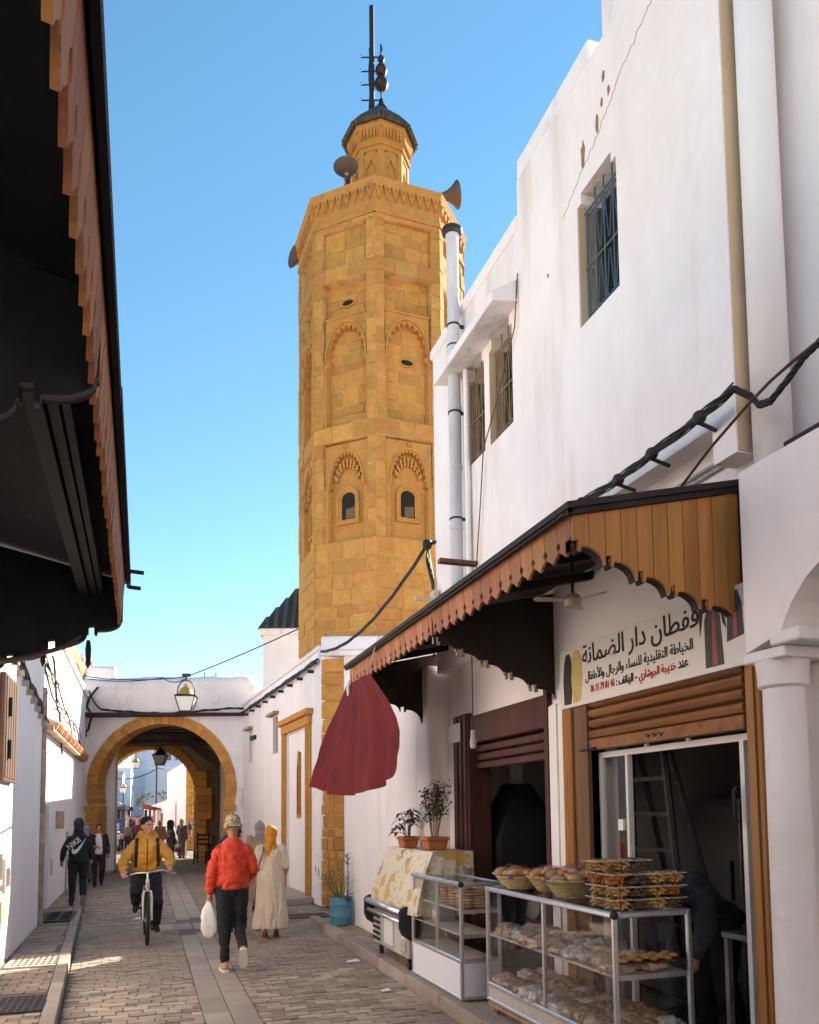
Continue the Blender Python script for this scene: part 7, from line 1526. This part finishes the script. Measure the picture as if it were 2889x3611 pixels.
# wooden chair
cr = thing('wooden_chair', 'dark ladder-back wooden chair with a pale seat beside the archway pier', 'chair', (2.05, 29.6, 0), 0); CM = Matrix.Translation((1.98, 29.2, 0)) @ Matrix.Rotation(-.35, 4, 'Z')
for x, y, h in ((-.2, -.2, .45), (.2, -.2, .45), (-.2, .2, 1.05), (.2, .2, 1.05)): MB(CM).box(x-.022, x+.022, y-.022, y+.022, 0, h).build('leg', WOODD, cr)
for z in (.62, .78, .94): MB(CM).box(-.2, .2, .19, .21, z, z+.06).build('slat', WOODD, cr)
MB(CM).box(-.23, .23, -.23, .22, .43, .47).build('seat', STRAW, cr); MB(CM).box(-.2, .2, -.21, -.19, .2, .23).box(-.21, -.19, -.2, .2, .25, .28).box(.19, .21, -.2, .2, .25, .28).build('stretchers', WOODD, cr)
# houses beyond
def slab_house(name, label, p, q, h0, h1, depth, m, coping=WHITE2):
    p, q = Vector((*p, 0)), Vector((*q, 0)); d = (q-p).normalized(); nn = Vector((d.y, -d.x, 0)); t = thing(name, label, 'house', tuple((p+q)/2))
    o = nn*depth; MB().hexa([p, q, q+o, p+o, p+Vector((0, 0, h0)), q+Vector((0, 0, h1)), q+o+Vector((0, 0, h1)), p+o+Vector((0, 0, h0))]).build('wall', m, t); return t
fh = thing('white_wall', 'bright white wall with a golden stone pier and narrow brown openings beyond the archway', 'wall', (1.9, 42, 0))
P_, Q_ = Vector((2.02, 41.0, 0)), Vector((1.30, 46.5, 0)); S_ = Vector((.15, 54.0, 0)); up_ = Vector((0, 0, 1))
def wallseg(a, b, ha, hb, th=.5):
    d = (b-a).normalized(); nn = Vector((abs(d.y), abs(d.x), 0))*th; MB().hexa([a, b, b+nn, a+nn, a+up_*ha, b+up_*hb, b+nn+up_*hb, a+nn+up_*ha]).build('wall', WHITE, fh)
wallseg(P_, Q_, 4.25, 3.95); wallseg(Q_+Vector((0, .02, 0)), S_, 2.45, 2.1)
dd_ = (Q_-P_).normalized()
for tt, z0, z1, w_ in ((2.6, 1.0, 2.3, .12), ): a = P_+dd_*tt; MB().hexa([a+Vector((-.02, -.02, z0)), a+dd_*w_+Vector((-.02, -.02, z0)), a+dd_*w_+Vector((.1, .1, z0)), a+Vector((.1, .1, z0)), a+Vector((-.02, -.02, z1)), a+dd_*w_+Vector((-.02, -.02, z1)), a+dd_*w_+Vector((.1, .1, z1)), a+Vector((.1, .1, z1))]).build('slit', WOODD, fh)
d2 = (S_-Q_).normalized()
for tt, z0, z1, w_ in ((1.2, .6, 1.75, .5), (4.4, .5, 1.6, .4)): a = Q_+d2*tt; MB().hexa([a+Vector((-.03, -.03, z0)), a+d2*w_+Vector((-.03, -.03, z0)), a+d2*w_+Vector((.1, .1, z0)), a+Vector((.1, .1, z0)), a+Vector((-.03, -.03, z1)), a+d2*w_+Vector((-.03, -.03, z1)), a+d2*w_+Vector((.1, .1, z1)), a+Vector((.1, .1, z1))]).build('brown_opening', WOODB, fh)
z = 0
PMx = arch_frame((2.03, 40.9, 0))
while z < 4.1:
    h = rnd.choice((.26, .32, .4)); x = rnd.choice((.25, .3, .52)); MB(PMx).box(0, x-.005, 0, .4, z+.01, min(z+h, 4.2)-.01).build('pier_stone', STONE, fh, jit=.01)
    if x < .5: MB(PMx).box(x+.005, .52, rnd.uniform(-.01, .01), .4, z+.01, min(z+h, 4.2)-.01).build('pier_stone', STONE, fh, jit=.01)
    z += h
MB(PMx).box(.53, 1.6, .03, .5, 0, 4.3).build('wall', WHITE, fh)
bh = thing('pale_blue_house', 'tall pale blue-white house with a large upper window and a drainpipe beyond the archway', 'house', (1.5, 61, 0))
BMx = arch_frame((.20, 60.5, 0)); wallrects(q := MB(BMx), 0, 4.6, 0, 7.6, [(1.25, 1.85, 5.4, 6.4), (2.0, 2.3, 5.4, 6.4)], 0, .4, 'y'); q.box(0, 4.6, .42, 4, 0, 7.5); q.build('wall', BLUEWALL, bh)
for a, b in ((1.25, 1.85), (2.0, 2.3)): w_ = MB(BMx).box(a, b, .25, .3, 5.4, 6.4).build('window', mat('far_window_glass', (.10, .13, .16), .2), bh); MB(BMx).box(a, a+.07, .15, .25, 5.4, 6.4).box(b-.07, b, .15, .25, 5.4, 6.4).box(a+.07, b-.07, .15, .25, 6.32, 6.4).box(a+.07, b-.07, .15, .25, 5.4, 5.48).build('window_frame', WHITE_CLEAN, w_)
MB(BMx).box(-.05, 4.65, -.06, 0, 4.9, 4.98).build('string_course', WHITE, bh); MB(BMx).tube([(2.6, -.08, 0), (2.6, -.08, 7.3)], .06).build('drainpipe', WHITE_CLEAN, bh)
MB(BMx).box(-.9, 0.0, .3, 3, 0, 6.2).build('side_wing', BLUEWALL, bh)
pl_ = thing('lamp_pole', 'thin black pole rising in front of the pale blue house', 'pole', (.80, 50, 0)); MB().tube([(.80, 50, 0), (.80, 50, 4.7)], .05, 8).build('shaft', IRON, pl_); MB().tube([(.80, 50, 4.3), (.70, 50, 4.7), (.72, 50, 4.85)], .03, 6).build('arm', IRON, pl_)
rf = random.Random(21)
def far_house(x0, x1, y0, y1, h, label, side, m):
    t = thing('far_house', label, 'house', ((x0+x1)/2, (y0+y1)/2, 0), 0, 'houses along the far street'); MB().box(x0, x1, y0, y1, 0, h).build('wall', m, t); MB().box(x0-.06, x1+.06, y0-.06, y1+.06, h, h+.12).build('coping', WHITE2, t)
    for k_ in range(2):
        z0 = 2.6+k_*1.7
        if z0+.8 > h: continue
        xx = (x1 if side < 0 else x0); y_ = (y0+y1)/2+rf.uniform(-.8, .4)
        w_ = MB().box(xx-.05, xx+.05, y_, y_+.8, z0, z0+.8).build('window', mat('far_dark_window', (.06, .035, .03), .6), t); MB().box(xx-.09, xx+.09, y_-.06, y_+.86, z0-.07, z0).build('sill', WHITE2, w_)
        fx0 = x0+(x1-x0)*rf.uniform(.2, .5); w_ = MB().box(fx0, fx0+.45, y0-.03, y0+.05, z0, z0+.7).build('window', mat('far_dark_window', (.06, .035, .03)), t); MB().box(fx0-.05, fx0+.5, y0-.08, y0, z0-.06, z0).build('sill', WHITE2, w_)
    return t
far_house(-5, -2.25, 37, 46, 4.9, 'white house with stacked windows on the shaded side beyond the archway', -1, WHITE); far_house(-5, -1.75, 47, 58, 5.2, 'white house with a red shutter behind the orange clothes stall', -1, WHITE)
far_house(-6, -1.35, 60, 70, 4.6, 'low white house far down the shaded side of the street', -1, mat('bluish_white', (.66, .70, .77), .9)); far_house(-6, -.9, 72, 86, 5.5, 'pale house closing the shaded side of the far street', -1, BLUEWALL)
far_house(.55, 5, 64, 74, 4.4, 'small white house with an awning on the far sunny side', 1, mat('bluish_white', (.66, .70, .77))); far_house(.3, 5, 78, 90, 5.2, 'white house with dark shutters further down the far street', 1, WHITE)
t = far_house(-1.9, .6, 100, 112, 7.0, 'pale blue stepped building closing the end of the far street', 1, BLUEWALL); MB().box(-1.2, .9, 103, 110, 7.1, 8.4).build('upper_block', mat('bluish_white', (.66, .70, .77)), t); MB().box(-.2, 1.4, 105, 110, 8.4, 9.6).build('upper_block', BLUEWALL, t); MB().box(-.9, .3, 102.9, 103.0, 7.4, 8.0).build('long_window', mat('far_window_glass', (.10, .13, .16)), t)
MB().box(-1.76, -1.66, 49.5, 51, 2.9, 4.6).build('red_shutter', WOODM, bpy.data.objects['far_house.001'])
# stalls with hanging goods
sn = thing('clothes_stall', 'orange fronted clothes stall with dark garments hanging, past the archway', 'stall', (-1.8, 44.8, 0)); MB().box(-2.25, -1.60, 44.9, 45.0, .3, 2.3).build('orange_panel', mat('orange_panel', (.62, .22, .04), .7), sn); MB().hexa([(-2.25, 43.8, 2.5), (-1.2, 43.6, 2.25), (-1.0, 46, 2.25), (-2.25, 46, 2.5), (-2.25, 43.8, 2.56), (-1.2, 43.6, 2.3), (-1.0, 46, 2.3), (-2.25, 46, 2.56)]).build('awning', mat('dull_awning', (.30, .24, .20), .8), sn)
for i in range(5): MB().hexa([(-2.15+i*.12, 44.6, 1.0), (-2.06+i*.12, 44.6, 1.0), (-2.06+i*.12, 44.7, 1.0), (-2.15+i*.12, 44.7, 1.0), (-2.13+i*.12, 44.62, 1.9), (-2.08+i*.12, 44.62, 1.9), (-2.08+i*.12, 44.68, 1.9), (-2.13+i*.12, 44.68, 1.9)]).build('garment', BLK if i % 2 else MAR, sn)
for i in range(9):
    y_ = 48+i*3.2; sd = -1 if i % 2 else 1; x_ = (-1.45+.05*i if sd < 0 else .55+.02*i); c = [(.28, .05, .05), (.05, .05, .06), (.10, .16, .12), (.35, .25, .18), (.06, .10, .2)][i % 5]
    s_ = thing('market_stall', 'stall with a %s awning and hanging goods in the far street' % ['red', 'black', 'green', 'tan', 'blue'][i % 5], 'stall', (x_, y_, 0), 0, 'stalls along the far street')
    MB().hexa([(x_-.5, y_, 2.0), (x_+.5, y_, 2.0), (x_+.5, y_+1.6, 2.0), (x_-.5, y_+1.6, 2.0), (x_-.5, y_, 2.1+.2*sd), (x_+.5, y_, 2.1-.2*sd), (x_+.5, y_+1.6, 2.1-.2*sd), (x_-.5, y_+1.6, 2.1+.2*sd)]).build('awning', mat('awning_%d' % (i % 5), c, .8), s_)
    for k_ in range(4): MB().box(x_-.4+k_*.22, x_-.25+k_*.22, y_+.2, y_+.3, 1.2-.2*(k_ % 2), 1.95).build('hanging_goods', rf.choice([BLK, MAR, OLI, WHT, PNK]), s_)
    MB().box(x_-.4, x_+.4, y_+.4, y_+1.2, 0, .75).build('table', WOODB, s_)
tag(MB().hexa([(-.75, 69, 0), (-.05, 69, 0), (-.05, 70, 0), (-.75, 70, 0), (-.6, 69.2, 2.3), (-.2, 69.2, 2.3), (-.2, 69.9, 2.3), (-.6, 69.9, 2.3)]).build('covered_goods', mat('grey_green_tarp', (.12, .15, .15), .8), None, bevel=.15), 'grey green tarpaulin covering a heap of goods in the far street', 'tarpaulin')
# bare tree
bt_ = thing('bare_tree', 'leafless pale-branched tree leaning over the white wall beyond the archway', 'tree', (.9, 52.5, 0)); BRK = mat('pale_bark', (.30, .26, .22), .9); rt_ = random.Random(5); tr_ = MB(); br_ = MB(); tw_ = MB()
tr_.tube([(.95, 52.5, 0), (.9, 52.5, 1.2), (.85, 52.5, 2.0)], [.12, .1, .08], 8)
def grow(p, d, L_, r, dep):
    q = p+d*L_; (br_ if dep > 1 else tw_).tube([p, p.lerp(q, .5)+Vector((rt_.gauss(0, .03), 0, rt_.gauss(0, .03))), q], [r, r*.8, r*.6], 5)
    if dep == 0:
        for k_ in range(3): leaf(tw_, q, Vector((rt_.gauss(0, 1), rt_.gauss(0, 1), rt_.gauss(0, .6))), .14, .09, .2)
        return
    for k_ in range(3): grow(q, (d+Vector((rt_.gauss(0, .6), rt_.gauss(0, .4), rt_.gauss(.1, .4)))).normalized(), L_*.72, r*.6, dep-1)
for a in range(5): grow(Vector((.85, 52.5, 1.95)), Vector((math.cos(a*1.3), .3*math.sin(a), .5)).normalized(), .5, .045, 3)
tr_.build('trunk', BRK, bt_); br_.build('branches', BRK, bt_); tag(tw_.build('twigs', mat('grey_green_leaf', (.13, .14, .10), .7), bt_), kind='stuff')
lantern((-.28, 40, 3.85), .6, 'yellow domed lantern hung over the street past the archway', YEL, .3); lantern((-1.05, 52, 3.0), .7, 'small lantern far down the street before the white houses', YEL, .2)
cable('overhead_wire', sag((-2.2, 40, 4.7), (3.0, 40.2, 5.2), .25), .012, 'thin wire slung across the street past the archway'); cable('overhead_wire', sag((-1.7, 52, 3.9), (.9, 52, 4.5), .3)+[Vector((1.3, 52, 4.4))], .03, 'thick sagging cable across the far street')
# building behind the archway seen over its parapet
an_ = thing('antenna', 'small rooftop lattice of metal rods above the archway parapet', 'antenna', (2.1, 27, 5.3))
for i in range(6): MB().tube([(1.75+i*.12, 27, 5.3), (1.75+i*.12, 27, 6.1+.2*math.sin(i*2.1))], .02 if i % 5 else .035, 5).build('rod', GREYB if i % 5 else IRON, an_)
MB().tube([(1.72, 27, 5.8), (2.4, 27, 5.85)], .02).build('cross_rod', GREYB, an_)
# person bending inside the tailor shop
pose = dict(chest=(0, -.28, 1.08), neck=(0, -.46, 1.16), head=(0, -.58, 1.14), nod=.8, shL=(.18, -.38, 1.12), shR=(-.18, -.38, 1.12), elL=(.2, -.42, .88), wrL=(.15, -.5, .72), elR=(-.2, -.42, .88), wrR=(-.15, -.5, .72), pel=(0, .06, .95))
t, J, M = person('person in dark clothes bending over inside the tailor shop', (3.72, 4.75, .12), -1.2, 1.6, pose, .016); jacket(t, J, M, mat('black_check_cloth', (.03, .03, .04), .85), hem=.86, rx=.22, ry=.2, voxel=.016, sl=(.09, .08, .06)); trousers(t, J, M, BLK, voxel=.016, r=(.12, .09, .07)); shoes(t, J, M, BLK); hair(t, J, M)
